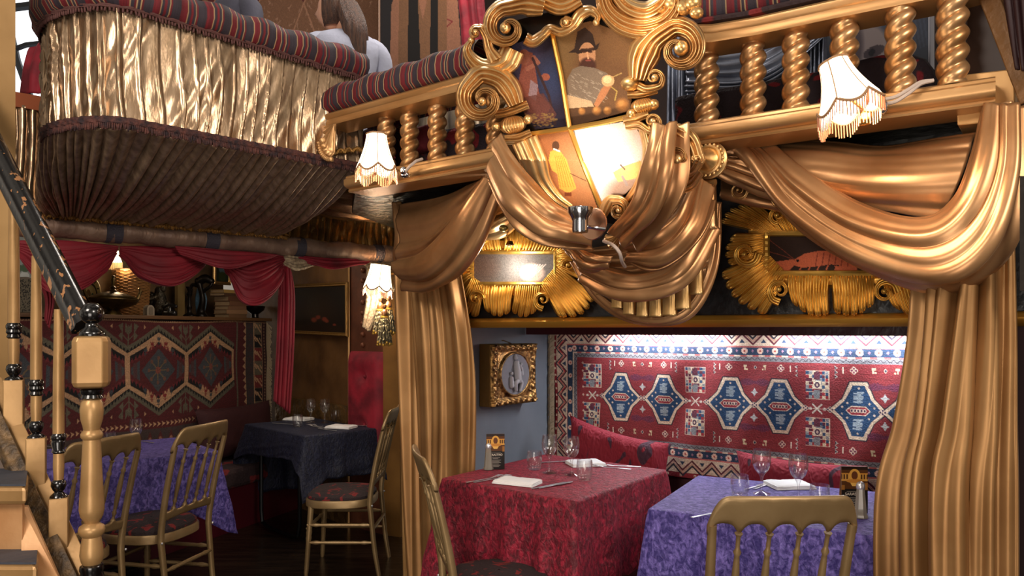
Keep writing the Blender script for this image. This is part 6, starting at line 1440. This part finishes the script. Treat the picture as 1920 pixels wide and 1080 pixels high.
Vv('scroll', [(1248, 240), (1268, 250), (1292, 268), (1304, 300)], (1272, 296), 33, 0, 1.3, 20, ct, .07, 4, wpre=[14, 18, 22, 22], ball=.018)
B_('scroll', [(1240, 346), (1262, 352), (1292, 346), (1312, 322)], [8, 12, 13, 9], .05, 3, ct)
Vv('scroll', [(1130, 404), (1142, 378)], (1158, 394), 20, 250, 1.3, 12, ct, .055, 3, lift=.03, wpre=[8, 10])
Lf('acanthus_leaf', (1160, 425), 75, 46, 60, .05, 5, ct, fn=RP)
# rosette and hanging tassel at the right shoulder
ro = WP(1332, 302, 2.46); Mz = Matrix((U_.normalized(), Vector((0, 0, 1)), -N_.normalized())).transposed()
rs = thing('gilded_rosette', 'round gilded rosette with a large hanging tassel under the right balcony beam', 'rosette', WP(1330, 430, 2.5))
MB().lathe([(.062, 0), (.064, .014), (.054, .02), (.050, .03), (.044, .032), (.038, .026), (.032, .03), (.022, .046), (.012, .056), (.008, .066), (.0005, .074)], ro, 36, Mz).build('rosette_disc', goldbright, rs)
mb = MB()
for k in range(22): a = k*2*PI/22; q = ro+Mz @ Vector((.053*math.cos(a), .053*math.sin(a), .024)); mb.sphere(q, .0062, 8)
mb.build('beading', goldbright, rs)
def tassel(x, y0, y1, wpx, n, par, nm='tassel', m=gold, k=13, dep=.5, lean=0):
    # fluted block of threads
    tp, bt = WP(x, y0, n), WP(x+lean, y1, n); wd = wpx/F*tp.y/2; G = []; nr_ = 14; seg = 4*k
    for i in range(nr_+1):
        q = i/nr_; c_ = tp.lerp(bt, q); e = .9+.12*q+(.06 if i == nr_ else 0)
        G.append([c_+U_*wd*e*math.copysign(abs(math.cos(a))**.55, math.cos(a))*(1+.05*math.cos(k*a*2))+N_*wd*dep*math.copysign(abs(math.sin(a))**.55, math.sin(a))*(1+.16*math.cos(k*a*2)) for a in [2*PI*j/seg for j in range(seg)]])
    mb = MB().grid(G, cv=True); mb.f.append(tuple(range(seg))[::-1]); mb.f.append(tuple(range(nr_*seg, (nr_+1)*seg))); return mb.build(nm, m, par, auto=False)
tassel(1318, 346, 432, 50, 2.50, rs); MB().tube([WP(1296, 344, 2.47), WP(1342, 342, 2.47)], .012, 8).build('tassel_band', goldbright, rs)
# ================================================================ GOLD PLASTER DRAPERY
def drape(nm, keys, par, k=5, amp=.03, seed=0, ns=70, ntt=90, m=plaster, along=0, wob=.1, sharp=.9, solid=.008):
    return cloth(nm, [wps(r) for r in keys], m, par, ns, ntt, folds(k, amp, seed, wob, sharp, along=along, fine=.004), solid=solid, out=(-.6, -.8, 0))
dc = thing('central_plaster_drapery', 'gold plaster drapery looped beneath the cartouche with fringe blocks', 'drapery', WP(1180, 600, 2.7))
drape('sash', [[(940, 250, 2.12), (968, 300, 2.10), (1030, 372, 2.14), (1062, 398, 2.20), (1096, 424, 2.26)], [(925, 300, 2.12), (960, 360, 2.06), (1010, 408, 2.08), (1056, 426, 2.14), (1100, 440, 2.22)], [(938, 335, 2.18), (975, 405, 2.12), (1020, 440, 2.14), (1060, 452, 2.18), (1110, 458, 2.26)]], dc, 2.5, .04, 1)
drape('sash', [[(1228, 236, 2.14), (1212, 310, 2.12), (1188, 380, 2.16), (1146, 436, 2.24)], [(1252, 236, 2.12), (1240, 320, 2.06), (1216, 390, 2.10), (1164, 446, 2.20)], [(1276, 240, 2.16), (1268, 320, 2.12), (1246, 390, 2.14), (1200, 450, 2.24)]], dc, 2.5, .04, 2)
drape('sash', [[(1068, 446, 2.3), (1110, 476, 2.26), (1150, 480, 2.28)], [(1062, 462, 2.3), (1100, 496, 2.26), (1140, 492, 2.3)], [(1066, 470, 2.34), (1096, 502, 2.32), (1130, 500, 2.36)]], dc, 3, .02, 3, 40, 40)
drape('swag', [[(1182, 452, 2.32), (1236, 424, 2.30), (1276, 380, 2.34), (1300, 330, 2.4)], [(1180, 476, 2.32), (1240, 470, 2.28), (1290, 420, 2.32), (1312, 340, 2.42)], [(1178, 484, 2.34), (1230, 500, 2.32), (1300, 450, 2.36), (1330, 380, 2.46)]], dc, 2.3, .045, 4)
drape('swag', [[(1080, 492, 2.5), (1140, 508, 2.46), (1200, 520, 2.46), (1272, 484, 2.46), (1332, 400, 2.52)], [(1090, 510, 2.46), (1150, 538, 2.40), (1210, 540, 2.40), (1284, 510, 2.42), (1338, 420, 2.5)], [(1098, 520, 2.52), (1150, 556, 2.48), (1215, 556, 2.48), (1290, 520, 2.50), (1340, 440, 2.56)]], dc, 2.2, .04, 5)
drape('swag_hem', [[(1076, 488, 2.62), (1112, 548, 2.58), (1170, 592, 2.58), (1240, 604, 2.58), (1300, 584, 2.6), (1340, 500, 2.62), (1352, 380, 2.66)], [(1084, 486, 2.56), (1124, 546, 2.52), (1178, 584, 2.52), (1240, 594, 2.52), (1290, 572, 2.54), (1326, 500, 2.58), (1338, 380, 2.62)]], dc, 2, .02, 6, 24, 120)
drape('shadowed_fold', [[(1076, 470, 2.72), (1180, 450, 2.72), (1345, 380, 2.72)], [(1110, 540, 2.66), (1200, 590, 2.64), (1320, 560, 2.68)]], dc, 5, .03, 8, 40, 60)
for i, (x, y0, y1, wp_) in enumerate(((1128, 520, 552, 20), (1158, 540, 578, 22), (1180, 548, 590, 22), (1205, 550, 594, 22), (1230, 552, 594, 24), (1256, 545, 592, 26), (1281, 530, 580, 26), (1306, 500, 552, 24))): tassel(x, y0, y1, wp_, 2.50-.0*i, dc, 'fringe_block', goldbright, 9)
# left plaster swag
dl = thing('left_plaster_swag', 'gold plaster swag gathered under the left end of the balcony', 'drapery', WP(820, 540, 2.6))
drape('swag_back', [[(750, 384, 2.62), (830, 368, 2.56), (905, 338, 2.46)], [(750, 450, 2.60), (820, 430, 2.54), (912, 345, 2.44)], [(742, 492, 2.60), (800, 470, 2.56), (918, 350, 2.44)]], dl, 2, .03, 3, 50, 60)
drape('swag_fold', [[(742, 494, 2.58), (800, 470, 2.52), (862, 400, 2.44), (918, 336, 2.38)], [(748, 512, 2.54), (806, 506, 2.44), (872, 430, 2.36), (926, 338, 2.34)], [(756, 530, 2.56), (812, 528, 2.46), (884, 462, 2.38), (934, 344, 2.36)], [(762, 534, 2.62), (812, 534, 2.54), (884, 470, 2.46), (938, 348, 2.42)]], dl, 2, .045, 5)
drape('swag_tail', [[(740, 380, 2.66), (752, 378, 2.64)], [(742, 440, 2.66), (770, 450, 2.62)], [(738, 490, 2.64), (760, 500, 2.60)]], dl, 2, .02, 6, 40, 30, along=1)
# greenish gilt sash above the left frame
drape('low_swag', [[(868, 408, 2.74), (915, 392, 2.72), (985, 372, 2.72)], [(868, 428, 2.70), (925, 424, 2.66), (990, 384, 2.70)], [(880, 440, 2.74), (940, 446, 2.72), (992, 396, 2.74)]], dl, 3, .03, 9, 40, 60, m=goldbright)
for x, y in ((912, 420), (944, 428)): MB().sphere(WP(x, y, 2.64), .018, 12, (1.2, .8, .9)).build('jewel', mat('pale_green_gilt', (170, 150, 90), .3, .8), dl)
# right plaster swag
dr_ = thing('right_plaster_swag', 'big gold plaster swag sweeping from the rosette up to the right pilaster', 'drapery', WP(1640, 520, 2.6))
drape('swag_back', [[(1420, 272, 2.70), (1500, 264, 2.68), (1660, 272, 2.66), (1832, 250, 2.60)], [(1450, 300, 2.66), (1540, 320, 2.58), (1680, 330, 2.56), (1810, 320, 2.56)], [(1500, 340, 2.68), (1590, 380, 2.60), (1690, 400, 2.58), (1765, 414, 2.58)]], dr_, .9, .045, 11, 60, 90, wob=.2)
drape('swag_fold', [[(1340, 268, 2.66), (1420, 268, 2.66), (1500, 316, 2.62), (1590, 378, 2.58), (1680, 414, 2.54), (1750, 414, 2.52), (1804, 370, 2.50), (1836, 290, 2.50), (1858, 196, 2.52)],
 [(1345, 272, 2.62), (1410, 276, 2.60), (1486, 350, 2.54), (1580, 418, 2.48), (1690, 456, 2.42), (1770, 452, 2.40), (1832, 400, 2.40), (1868, 310, 2.42), (1878, 196, 2.46)],
 [(1350, 276, 2.62), (1400, 284, 2.58), (1482, 384, 2.54), (1576, 452, 2.48), (1690, 500, 2.42), (1784, 514, 2.38), (1856, 450, 2.38), (1888, 330, 2.42), (1888, 200, 2.46)],
 [(1352, 280, 2.66), (1400, 292, 2.64), (1490, 394, 2.62), (1580, 460, 2.58), (1690, 510, 2.54), (1786, 522, 2.50), (1866, 462, 2.48), (1900, 340, 2.50), (1896, 204, 2.52)]], dr_, 2.5, .055, 12, 120, 160, wob=.16)
drape('gathered_fold', [[(1352, 294, 2.56), (1420, 306, 2.62), (1480, 330, 2.68)], [(1352, 310, 2.56), (1430, 340, 2.60), (1520, 372, 2.68)], [(1350, 322, 2.60), (1400, 350, 2.66), (1470, 372, 2.70)]], dr_, 4, .025, 13, 50, 60)
drape('embossed_band', [[(1352, 338, 2.72), (1440, 352, 2.74), (1540, 366, 2.76)], [(1352, 362, 2.68), (1430, 382, 2.70), (1520, 392, 2.74)], [(1356, 372, 2.74), (1430, 390, 2.76), (1520, 398, 2.78)]], dr_, 1, .02, 14, 30, 60)
for x, y in ((1385, 357), (1460, 372)): Vv('paisley', [], (x, y), 17, 0, 1.6, 4, dr_, .012, 1, fn=lambda a, b, h: WP(a, b, 2.68-h), ball=.006)
drape('hanging_end', [[(1868, 196, 2.50), (1900, 200, 2.56)], [(1880, 300, 2.50), (1906, 300, 2.56)], [(1876, 440, 2.54), (1904, 430, 2.58)]], dr_, 2, .03, 15, 50, 30, along=1)
# curtains either side of the niche
cl_ = thing('left_curtain', 'tall gold plaster curtain at the left of the niche', 'curtain', WP(830, 620, 2.75).xy.to_3d())
def toz(x, n, z): q = WP(x, 620, n); q.z = z; return q
cloth('curtain_folds', [[WP(754, 505, 2.76), WP(800, 500, 2.72), WP(860, 480, 2.74)], [WP(757, 620, 2.76), WP(815, 620, 2.70), WP(886, 640, 2.72)], [toz(762, 2.76, 1.0), toz(825, 2.70, 1.0), toz(894, 2.72, 1.0)], [toz(774, 2.76, .45), toz(830, 2.68, .45), toz(890, 2.72, .45)], [toz(786, 2.76, .0), toz(835, 2.68, .0), toz(888, 2.72, .0)]], curtain_m, cl_, 110, 140, lambda S, T: folds(4.2, .055, 21, .14, .85)(S, T)+.010*folds(9, 1, 25, .1, .9)(S, T), solid=.008, out=(-.6, -.8, 0))
MB().tube([WP(752, 500, 2.80), toz(755, 2.80, 1.0), toz(762, 2.80, 0)], .016, 8).build('edge_moulding', goldpaint, cl_)
cr_ = thing('right_curtain', 'tall gold plaster curtain at the right of the niche beside the purple table', 'curtain', WP(1780, 620, 2.6).xy.to_3d())
cloth('curtain_folds', [[WP(1728, 505, 2.62), WP(1800, 500, 2.52), WP(1898, 430, 2.54)], [WP(1720, 640, 2.60), WP(1800, 640, 2.50), WP(1900, 640, 2.54)], [WP(1692, 800, 2.60), WP(1790, 800, 2.48), WP(1898, 800, 2.54)], [WP(1654, 950, 2.60), WP(1780, 950, 2.46), WP(1898, 950, 2.54)], [toz(1662, 2.60, .30), toz(1785, 2.46, .30), toz(1896, 2.54, .30)], [toz(1690, 2.60, .0), toz(1785, 2.46, .0), toz(1890, 2.54, .0)]], curtain_m, cr_, 120, 160, lambda S, T: folds(4.4, .060, 31, .14, .85)(S, T)+.010*folds(10, 1, 35, .1, .9)(S, T), solid=.008, out=(-.6, -.8, 0))
# ================================================================ ACANTHUS FRAMES
def acframe(label, inner, leaves, scrolls, cv, name='acanthus_frame'):
    x0, y0, x1, y1 = inner; t = thing(name, label, 'picture', FP((x0+x1)/2, y1+80, 0))
    cv.mesh('painted_canvas', plane_fn(2.845), paintm, t, [(x0-2, y0-2), (x1+2, y0-2), (x1+2, y1+2), (x0-2, y1+2)], thick=.008)
    mb = MB(); e = [(x0, y0), (x1, y0), (x1, y1), (x0, y1), (x0, y0)]
    for a, b in zip(e, e[1:]): mb.tube([FP(a[0]+(b[0]-a[0])*k/14, a[1]+(b[1]-a[1])*k/14, .03+.004*(k % 2)) for k in range(15)], .0125, 8)
    mb.build('inner_lip', frame_gilt, t)
    mb = MB(); G = []
    for (qx, qy), (sx, sy) in zip(e[:4], ((-1, -1), (1, -1), (1, 1), (-1, 1))): G.append([FP(qx+sx*o, qy+sy*o*.8, h) for o, h in ((0, .0), (0, .022), (12, .034), (26, .028), (34, .0))])
    mb.grid(G, cu=True).build('frame_bed', frame_gilt, t)
    for k, q in enumerate(leaves): shell('acanthus_leaf', *q[:4], t, q[4], curl=.12 if k % 2 else -.05, m=frame_gilt)
    for c_, r, a0, tr in scrolls: volute('scroll', [], c_, r, a0, tr, r*.38, t, .03, 2, frame_gilt, fn=FP, lift=.045, ball=.010)
    return t
c = Canvas(870, 460, 1060, 545, .9, (112, 104, 98)); c.ell(905, 500, 40, 40, (120, 92, 78), .8, 1); c.ell(1000, 512, 26, 20, (212, 176, 158), 1, .5)
for i in range(6): c.line([(985+3*i, 520), (1000+5*i, 496)], 1.5, (240, 214, 200))
c.noise(.25, 12)
acframe('gilded acanthus frame left of the cartouche round a lamp-lit pale painting', (885, 472, 1043, 533), [((1043, 497), (1012, 533), (1116, 556), (1046, 596), 5), ((1043, 470), (1043, 500), (1070, 440), (1098, 530), 4), ((966, 533), (1014, 533), (958, 584), (1006, 584), 4), ((905, 533), (966, 533), (908, 580), (958, 586), 4), ((885, 518), (908, 533), (856, 560), (898, 594), 3), ((885, 470), (885, 520), (852, 440), (854, 550), 4), ((942, 472), (884, 472), (936, 424), (872, 418), 4), ((1044, 472), (942, 472), (1066, 430), (944, 424), 6)],
 [((1018, 562), 17, 90, 1.3), ((892, 560), 15, 0, -1.3), ((868, 500), 15, 90, 1.2), ((898, 448), 14, 0, 1.2), ((1066, 498), 13, 180, 1.2)], c)
c = Canvas(1420, 420, 1750, 530, .8, (46, 28, 20)); 
for i in range(20): c.rect(1560+i*9.5, 420, 1760, 530, (46+i*5, 30+i*4, 22+i*3.2), .5)
og = (186, 92, 60); dk_ = (128, 56, 38)
c.poly([(1492, 486), (1510, 476), (1540, 470), (1575, 472), (1598, 482), (1610, 498), (1606, 512), (1590, 508), (1570, 508), (1566, 500), (1580, 498), (1560, 496), (1530, 500), (1505, 502), (1490, 498)], og)
c.poly([(1440, 494), (1462, 490), (1492, 486), (1490, 498), (1480, 508), (1460, 512), (1446, 508), (1462, 502), (1444, 500)], og); c.poly([(1440, 504), (1456, 498), (1470, 502), (1452, 512)], dk_)
for i in range(6): c.line([(1534+12*i, 473+abs(i-2)*1.2), (1530+12*i, 499)], 2, dk_)
for i in range(5): c.line([(1505+16*i, 499), (1498+17*i, 510)], 2.4, og)
c.line([(1492, 488), (1470, 470), (1446, 452), (1440, 440)], 1.3, (110, 52, 36)); c.line([(1490, 487), (1464, 478), (1442, 472)], 1.3, (110, 52, 36)); c.ell(1497, 489, 2.5, 2.5, (20, 10, 10)); c.rect(1440, 511, 1735, 516, (20, 14, 12)); c.noise(.16, 13)
acframe('gilded acanthus frame right of the cartouche round a painting of a red crayfish', (1437, 437, 1735, 513), [((1437, 472), (1476, 513), (1350, 508), (1436, 592), 6), ((1476, 513), (1556, 513), (1484, 566), (1556, 590), 5), ((1557, 513), (1640, 513), (1562, 586), (1640, 570), 5), ((1650, 513), (1737, 513), (1672, 572), (1762, 594), 5), ((1437, 437), (1437, 474), (1376, 436), (1370, 500), 4), ((1470, 437), (1436, 440), (1420, 380), (1350, 420), 5), ((1546, 437), (1470, 437), (1552, 388), (1436, 384), 5), ((1640, 437), (1546, 437), (1660, 392), (1556, 386), 5)],
 [((1462, 545), 22, 90, 1.4), ((1660, 548), 24, 0, -1.4), ((1398, 475), 25, 0, 1.4), ((1458, 404), 16, 90, 1.3)], c)
# ================================================================ LAMPS
fringe_m = mat('copper_fringe', (156, 104, 76), .5, .3); brass = mat('polished_brass', (200, 150, 80), .2, .95); chrome = mat('chrome', (200, 200, 205), .12, 1)
shade_m = mat('lit_cream_shade'); trim_m = mat('shade_braid', (150, 112, 78), .7)
def shade_lamp(name, label, top, axis, h, rt, rb, out, power, frac=5, cat='wall lamp', glow=shade_m, plate=None):
    # bell shade: top point, axis pointing down the shade
    ax = Vector(axis).normalized(); x = ax.orthogonal().normalized(); y = ax.cross(x); t = thing(name, label, cat, top+ax*h)
    G = []; n = 72; lob = 6
    for i in range(15):
        q = i/14; r = rt+(rb-rt)*(q**1.55); row = []
        for j in range(n):
            a = 2*PI*j/n; pan = abs(math.sin(lob*a/2)); rr = r*(.955+.06*pan); hh = h*q+(.028*h/.12*(abs(math.sin(lob*a/2))-.5) if i == 14 else 0)*.8
            row.append(top+ax*hh+(x*math.cos(a)+y*math.sin(a))*rr)
        G.append(row)
    MB().grid(G, cv=True).build('lamp_shade', glow, t, auto=False)
    mb = MB(); mb.tube(G[-1], .004, 6, closed=True); mb.tube(G[0], .0035, 6, closed=True)
    for k in range(lob): mb.tube([G[i][k*12] for i in range(15)], .0016, 5)
    mb.build('shade_braid', trim_m, t)
    mb = MB(); R = random.Random(3)
    for j in range(0, n):
        a = G[-1][j]; mb.tube([a, a+Vector((.003*(R.random()-.5), .003*(R.random()-.5), -.032-.006*R.random()))+ax*.006], .0018, 4)
    mb.build('fringe', fringe_m, t)
    MB().sphere(top+ax*h*.62, .022, 14).build('bulb', mat('lit_bulb', (255, 224, 176), .5, emit=3), t)
    light(name+'_light', 'POINT', top+ax*h*1.12, power, (1, .87, .70), .05)
    return t, top+ax*h
N3 = Vector((.6, .8, 0)); Dn = Vector((0, 0, -1))
lt = WP(706, 252, 2.10); hh = (332-252)/F*lt.y
t, e = shade_lamp('balcony_lamp', 'lit cream shade with copper fringe at the left end of the lower beam', lt, (0, 0, -1), .145, .040, .084, (0, 0, 0), 3.6)
q = WP(757, 320, 2.2); MB().tube([lt+Dn*.03, WP(735, 318, 2.16), q], .006, 8).build('bracket', brass, t); MB().sphere(q, .018, 12).build('fixing', chrome, t); MB().sphere(WP(760, 328, 2.22), .016, 12, (1.4, 1, .8)).build('fixing', chrome, t)
tag(MB().tube([WP(760, 322, 2.2), WP(768, 312, 2.19), WP(780, 302, 2.22), WP(792, 298, 2.25)], .006, 8).build('cable', mat('grey_cable', (176, 158, 146), .5), None), 'short grey cable beside the left balcony lamp', 'cable')
lt = WP(1562, 118, 2.24); axr = (U_*.33+Vector((0, 0, -1)))
t, e = shade_lamp('balcony_lamp', 'lit cream shade tilted sideways on the right lower beam', lt, axr, .142, .040, .088, (0, 0, 0), 3.6)
q = WP(1622, 210, 2.36); Mz2 = Matrix((U_.normalized(), Vector((0, 0, 1)), -N_.normalized())).transposed()
MB().lathe([(.040, 0), (.041, .006), (.036, .014), (.02, .02), (.008, .022), (.0005, .022)], q, 28, Mz2).build('wall_plate', brass, t); MB().tube([q-N3*.01, q-N3*.06, lt+axr.normalized()*.10], .006, 8).build('bracket', brass, t); MB().sphere(WP(1656, 200, 2.36), .014, 10, (1, 1, 1.6)).build('fixing', chrome, t)
for o, lb in ((0, 'upper grey cable running along the right lower beam'), (9, 'lower grey cable running along the right lower beam')):
    tag(MB().tube([tuple(p) for p in cr(wps([(1660, 186+o, 2.385), (1680, 181+o, 2.39), (1706, 166+o*.8, 2.40), (1726, 154+o*.4, 2.42), (1750, 151, 2.44)]), 20)], .0055, 8).build('cable', mat('grey_cable'), None), lb, 'cable')
# wall lamp by the pilaster, with tassel and lace
lt = P(714, 496, 4.75); t, e = shade_lamp('pilaster_lamp', 'bright fringed wall lamp on the gold pilaster under the pipe', lt, (-.12, 0, -1), .155, .062, .092, (0, 0, 0), 11)
MB().tube([lt+Dn*.06, lt+Vector((.06, .1, -.05)), P(740, 520, 5.02)], .008, 8).build('bracket', brass, t); MB().sphere(P(742, 520, 5.03), .03, 12, (.5, .5, 1)).build('wall_plate', brass, t)
MB().tube([tuple(p) for p in cr([P(735, 492, 4.9), P(748, 505, 4.9), P(748, 530, 4.88), P(738, 545, 4.85), P(728, 540, 4.82)], 24)], .009, 8).build('rope', mat('pale_gold_fringe'), t)
ts = thing('triple_tassel', 'cluster of grey and gold rope tassels hanging under the pilaster lamp', 'tassel', P(720, 645, 4.8))
rope = mat('grey_gold_rope', (150, 136, 100), .45, .3, .6, 60, c2=(62, 54, 42), vs=90, lo=.45, hi=.55); bead = mat('tiger_bead', (92, 60, 36), .2, .2, coat=.5); gband = mat('gold_band', (190, 150, 66), .35, .7)
for x, y, yb in ((713, 575, 622), (728, 573, 622), (721, 588, 643)):
    c0 = P(x, y, 4.82-(.04 if x == 721 else 0)); kk = (yb-y)/F*c0.y
    tp_ = MB().lathe([(.002, .06), (.012, .055), (.013, .04), (.006, .03), (.014, .022), (.022, .008), (.022, -.006), (.012, -.016)], c0, 18).build('bead', bead, ts)
    MB().lathe([(.013, -.012), (.024, -.016), (.026, -.026), (.018, -.03)], c0, 18).build('collar', gband, ts)
    mb, mb2 = MB(), MB()
    for j in range(12):
        a = 2*PI*j/12; r0, r1 = .018, .044; p0 = c0+Vector((r0*math.cos(a), r0*math.sin(a), -.028)); p1 = c0+Vector((r1*math.cos(a), r1*math.sin(a), -kk+.01*math.sin(j*2)))
        mb.tube([p0.lerp(p1, k/16)+Vector((.002*math.sin(k*1.6), .002*math.cos(k*1.6), 0)) for k in range(17)], .0075, 7); mb2.sphere(p1-Vector((0, 0, .006)), .010, 8)
    mb.build('rope_skirt', rope, ts); mb2.build('bead_ends', gband, ts)
t = cloth('lace_scarf', [[P(688, 500, 4.86), P(712, 520, 4.86)], [P(686, 560, 4.88), P(714, 560, 4.86)], [P(682, 590, 4.9), P(706, 590, 4.88)], [P(680, 612, 4.92), P(694, 622, 4.90)]], mat('cream_lace'), None, 40, 30, folds(3, .02, 4)); tag(t, 'cream lace scarf hanging from the pilaster lamp', 'scarf')
# chrome spot lamp under the cartouche panels and one for the left frame
t = thing('spot_lamp', 'chrome uplighter spot lamp clipped below the cartouche panels', 'spot lamp', WP(1092, 440, 2.06))
a, b = WP(1088, 436, 2.02), WP(1088, 394, 2.04); ax = (b-a).normalized(); Mx = Matrix((U_.normalized(), -N_.normalized(), Vector((0, 0, 1)))).transposed()
L_ = (b-a).length; MB().lathe([(.0005, 0), (.024, 0), (.026, .006), (.026, L_*.45), (.030, L_*.6), (.040, L_*.8), (.041, L_), (.036, L_), (.034, L_*.85), (.02, L_*.7), (.0005, L_*.7)], a, 28).build('housing', chrome, t)
MB().lathe([(.0005, L_*.86), (.030, L_*.86), (.031, L_*.90), (.022, L_*1.02), (.0005, L_*1.06)], a, 20).build('lit_lens', mat('lit_lens', (255, 250, 240), .4, emit=14), t)
pd_ = WP(1112, 420, 2.10); MB().lathe([(.0005, .004), (.05, .004), (.052, 0), (.0005, 0)], pd_, 32, Mz2).build('reflector_disc', mat('copper_disc', (196, 150, 120), .25, .95), t); MB().tube([WP(1094, 424, 2.06), WP(1136, 430, 2.08)], .006, 8).build('arm', chrome, t)
tag(MB().tube([tuple(p) for p in cr(wps([(1132, 452, 2.20), (1150, 460, 2.16), (1162, 474, 2.16), (1166, 490, 2.2), (1172, 500, 2.3)]), 18)], .006, 8).build('cable', mat('grey_cable'), None), 'white cable curling below the chrome spot lamp', 'cable')
light('cartouche_spot_light', 'SPOT', WP(1090, 378, 1.98), 16, (1, .93, .84), .02, target=WP(1118, 270, 2.3), spot=1.5, blend=.8)
light('cartouche_top_light', 'POINT', WP(1110, 70, 1.92), 3.4, (1, .9, .75), .05)
t = thing('picture_spot', 'small brass picture light in front of the left painting', 'spot lamp', WP(930, 452, 2.62))
light('frame_spot_light', 'POINT', WP(950, 500, 2.75), 2.4, (1, .93, .84), .03)
MB().tube([WP(952, 446, 2.80), WP(952, 446, 2.66), WP(956, 456, 2.64)], .006, 8).build('arm', brass, t); MB().lathe([(.006, .02), (.012, .018), (.02, 0), (.017, 0), (.008, .014)], WP(956, 460, 2.64), 18).build('cup', brass, t)
# strip lights behind the valance
tube_m = mat('lit_tube', (240, 246, 255), .4, emit=22)
for u0, u1, lb in ((-2.03, -1.42, 'left fluorescent strip under the niche ceiling above the rug'), (-1.13, -.42, 'right fluorescent strip under the niche ceiling above the rug')):
    t = thing('strip_light', lb, 'strip light', W((u0+u1)/2, 3.6, 1.40)); MB().prism([W(u0, 3.61, 1.425), W(u1, 3.61, 1.425), W(u1, 3.67, 1.425), W(u0, 3.67, 1.425)], (0, 0, .022)).build('batten', mat('white_enamel', (230, 230, 232), .4), t, smooth=False)
    MB().tube([W(u0+.01, 3.64, 1.41), W(u1-.01, 3.64, 1.41)], .012, 12).build('tube', tube_m, t)
    c_ = W((u0+u1)/2, 3.655, 1.392); l = light('strip_glow', 'AREA', c_, 6.5, (.88, .94, 1), u1-u0, sizey=.03); l.rotation_euler = (0, 0, math.atan2(-.6, .8)); 
# ================================================================ PLAQUE ON THE BLUE WALL
t = thing('relief_plaque', 'ornate gilt framed oval relief of figures on the slate blue niche wall', 'picture', W(UB+.03, 3.28, .97))
# wall plane: horizontal axis along n, facing +u
def BP_(a, z, h): return W(UB+(h if h < .03 else h+.035), 3.24+a, z)
hw, z0, z1 = .20, 1.0, 1.33; zc = (z0+z1)/2; hh_ = (z1-z0)/2
MB().prism([BP_(-hw, z0, .004), BP_(hw, z0, .004), BP_(hw, z1, .004), BP_(-hw, z1, .004)], U_*.075).build('back_box', mat('dull_gold_frame'), t, smooth=False, bevel=.004)
G = []
for i in range(61):
    row = []
    for j in range(91):
        a = -1+2*i/60; b = -1+2*j/90; e = (a/.66)**2+(b/.70)**2; q = max(abs(a), abs(b)); h = .05
        if e < .86: h += .002
        elif e < 1.12: h += .014*(1-((e-.99)/.13)**2)**.5 if abs(e-.99) < .13 else 0
        else:
            k = max(0, 1-((q-.88)/.13)**2); h += .016*k*(.7+.3*math.sin(a*26+b*9)*math.sin(b*31)); cn = abs(a*b); h += .022*max(0, cn-.45)*(1+.6*math.sin(a*38)*math.sin(b*44))
        if q > .985: h = .046
        row.append(BP_(a*hw, zc+b*hh_, h))
    G.append(row)
MB().grid(G).build('carved_frame', mat('antique_gilt', (178, 134, 76), .35, .8, .7, 60, c2=(70, 46, 24), vs=40, dist=.006), t, auto=False)
stn = mat('grey_relief_stone', (168, 164, 168), .6, 0, .1, 30)
MB().grid([[BP_(hw*.62*r*math.cos(a), zc+hh_*.66*r*math.sin(a), .056+.004*r) for a in np.linspace(0, 2*PI, 40)] for r in (0.01, .5, 1)]).build('oval_ground', mat('grey_relief_ground', (120, 118, 124), .6), t)
for nm, ch in (('seated_figure', [[(BP_(.0, zc+.06, .066), .016), (BP_(.002, zc+.02, .07), .02), (BP_(.01, zc-.03, .07), .022)], [(BP_(-.008, zc+.088, .068), .012), (BP_(-.008, zc+.10, .066), .008)], [(BP_(.02, zc+.045, .075), .008), (BP_(.04, zc+.02, .07), .007), (BP_(.03, zc-.0, .07), .006)], [(BP_(.01, zc-.03, .075), .014), (BP_(-.02, zc-.05, .075), .012), (BP_(-.01, zc-.085, .07), .009)], [(BP_(.015, zc-.03, .07), .014), (BP_(.04, zc-.05, .07), .011), (BP_(.03, zc-.09, .068), .008)]]),
               ('small_figure', [[(BP_(.042, zc+.03, .066), .011), (BP_(.046, zc-.0, .066), .012)], [(BP_(.04, zc+.05, .066), .009), (BP_(.04, zc+.054, .066), .008)]]), ('small_figure', [[(BP_(-.045, zc-.02, .066), .012), (BP_(-.042, zc-.06, .066), .014)], [(BP_(-.042, zc+.005, .066), .009), (BP_(-.042, zc+.008, .066), .008)]])):
    skin(nm, ch, stn, t)
MB().tube([BP_(0, z1+.0, .03), BP_(0, z1+.016, .012), BP_(0, z1+.016, .0)], .003, 6).build('hook', brass, t)
# dark framed edge at the far right
t = MB().prism([WP(1912, 330, 2.4), WP(1935, 330, 2.4), WP(1935, 545, 2.4), WP(1912, 545, 2.4)], N_*.02).build('dark_panel', mat('dark_bronze'), None, smooth=False); tag(t, 'dark gilt edged panel at the right edge of the picture', 'panel')
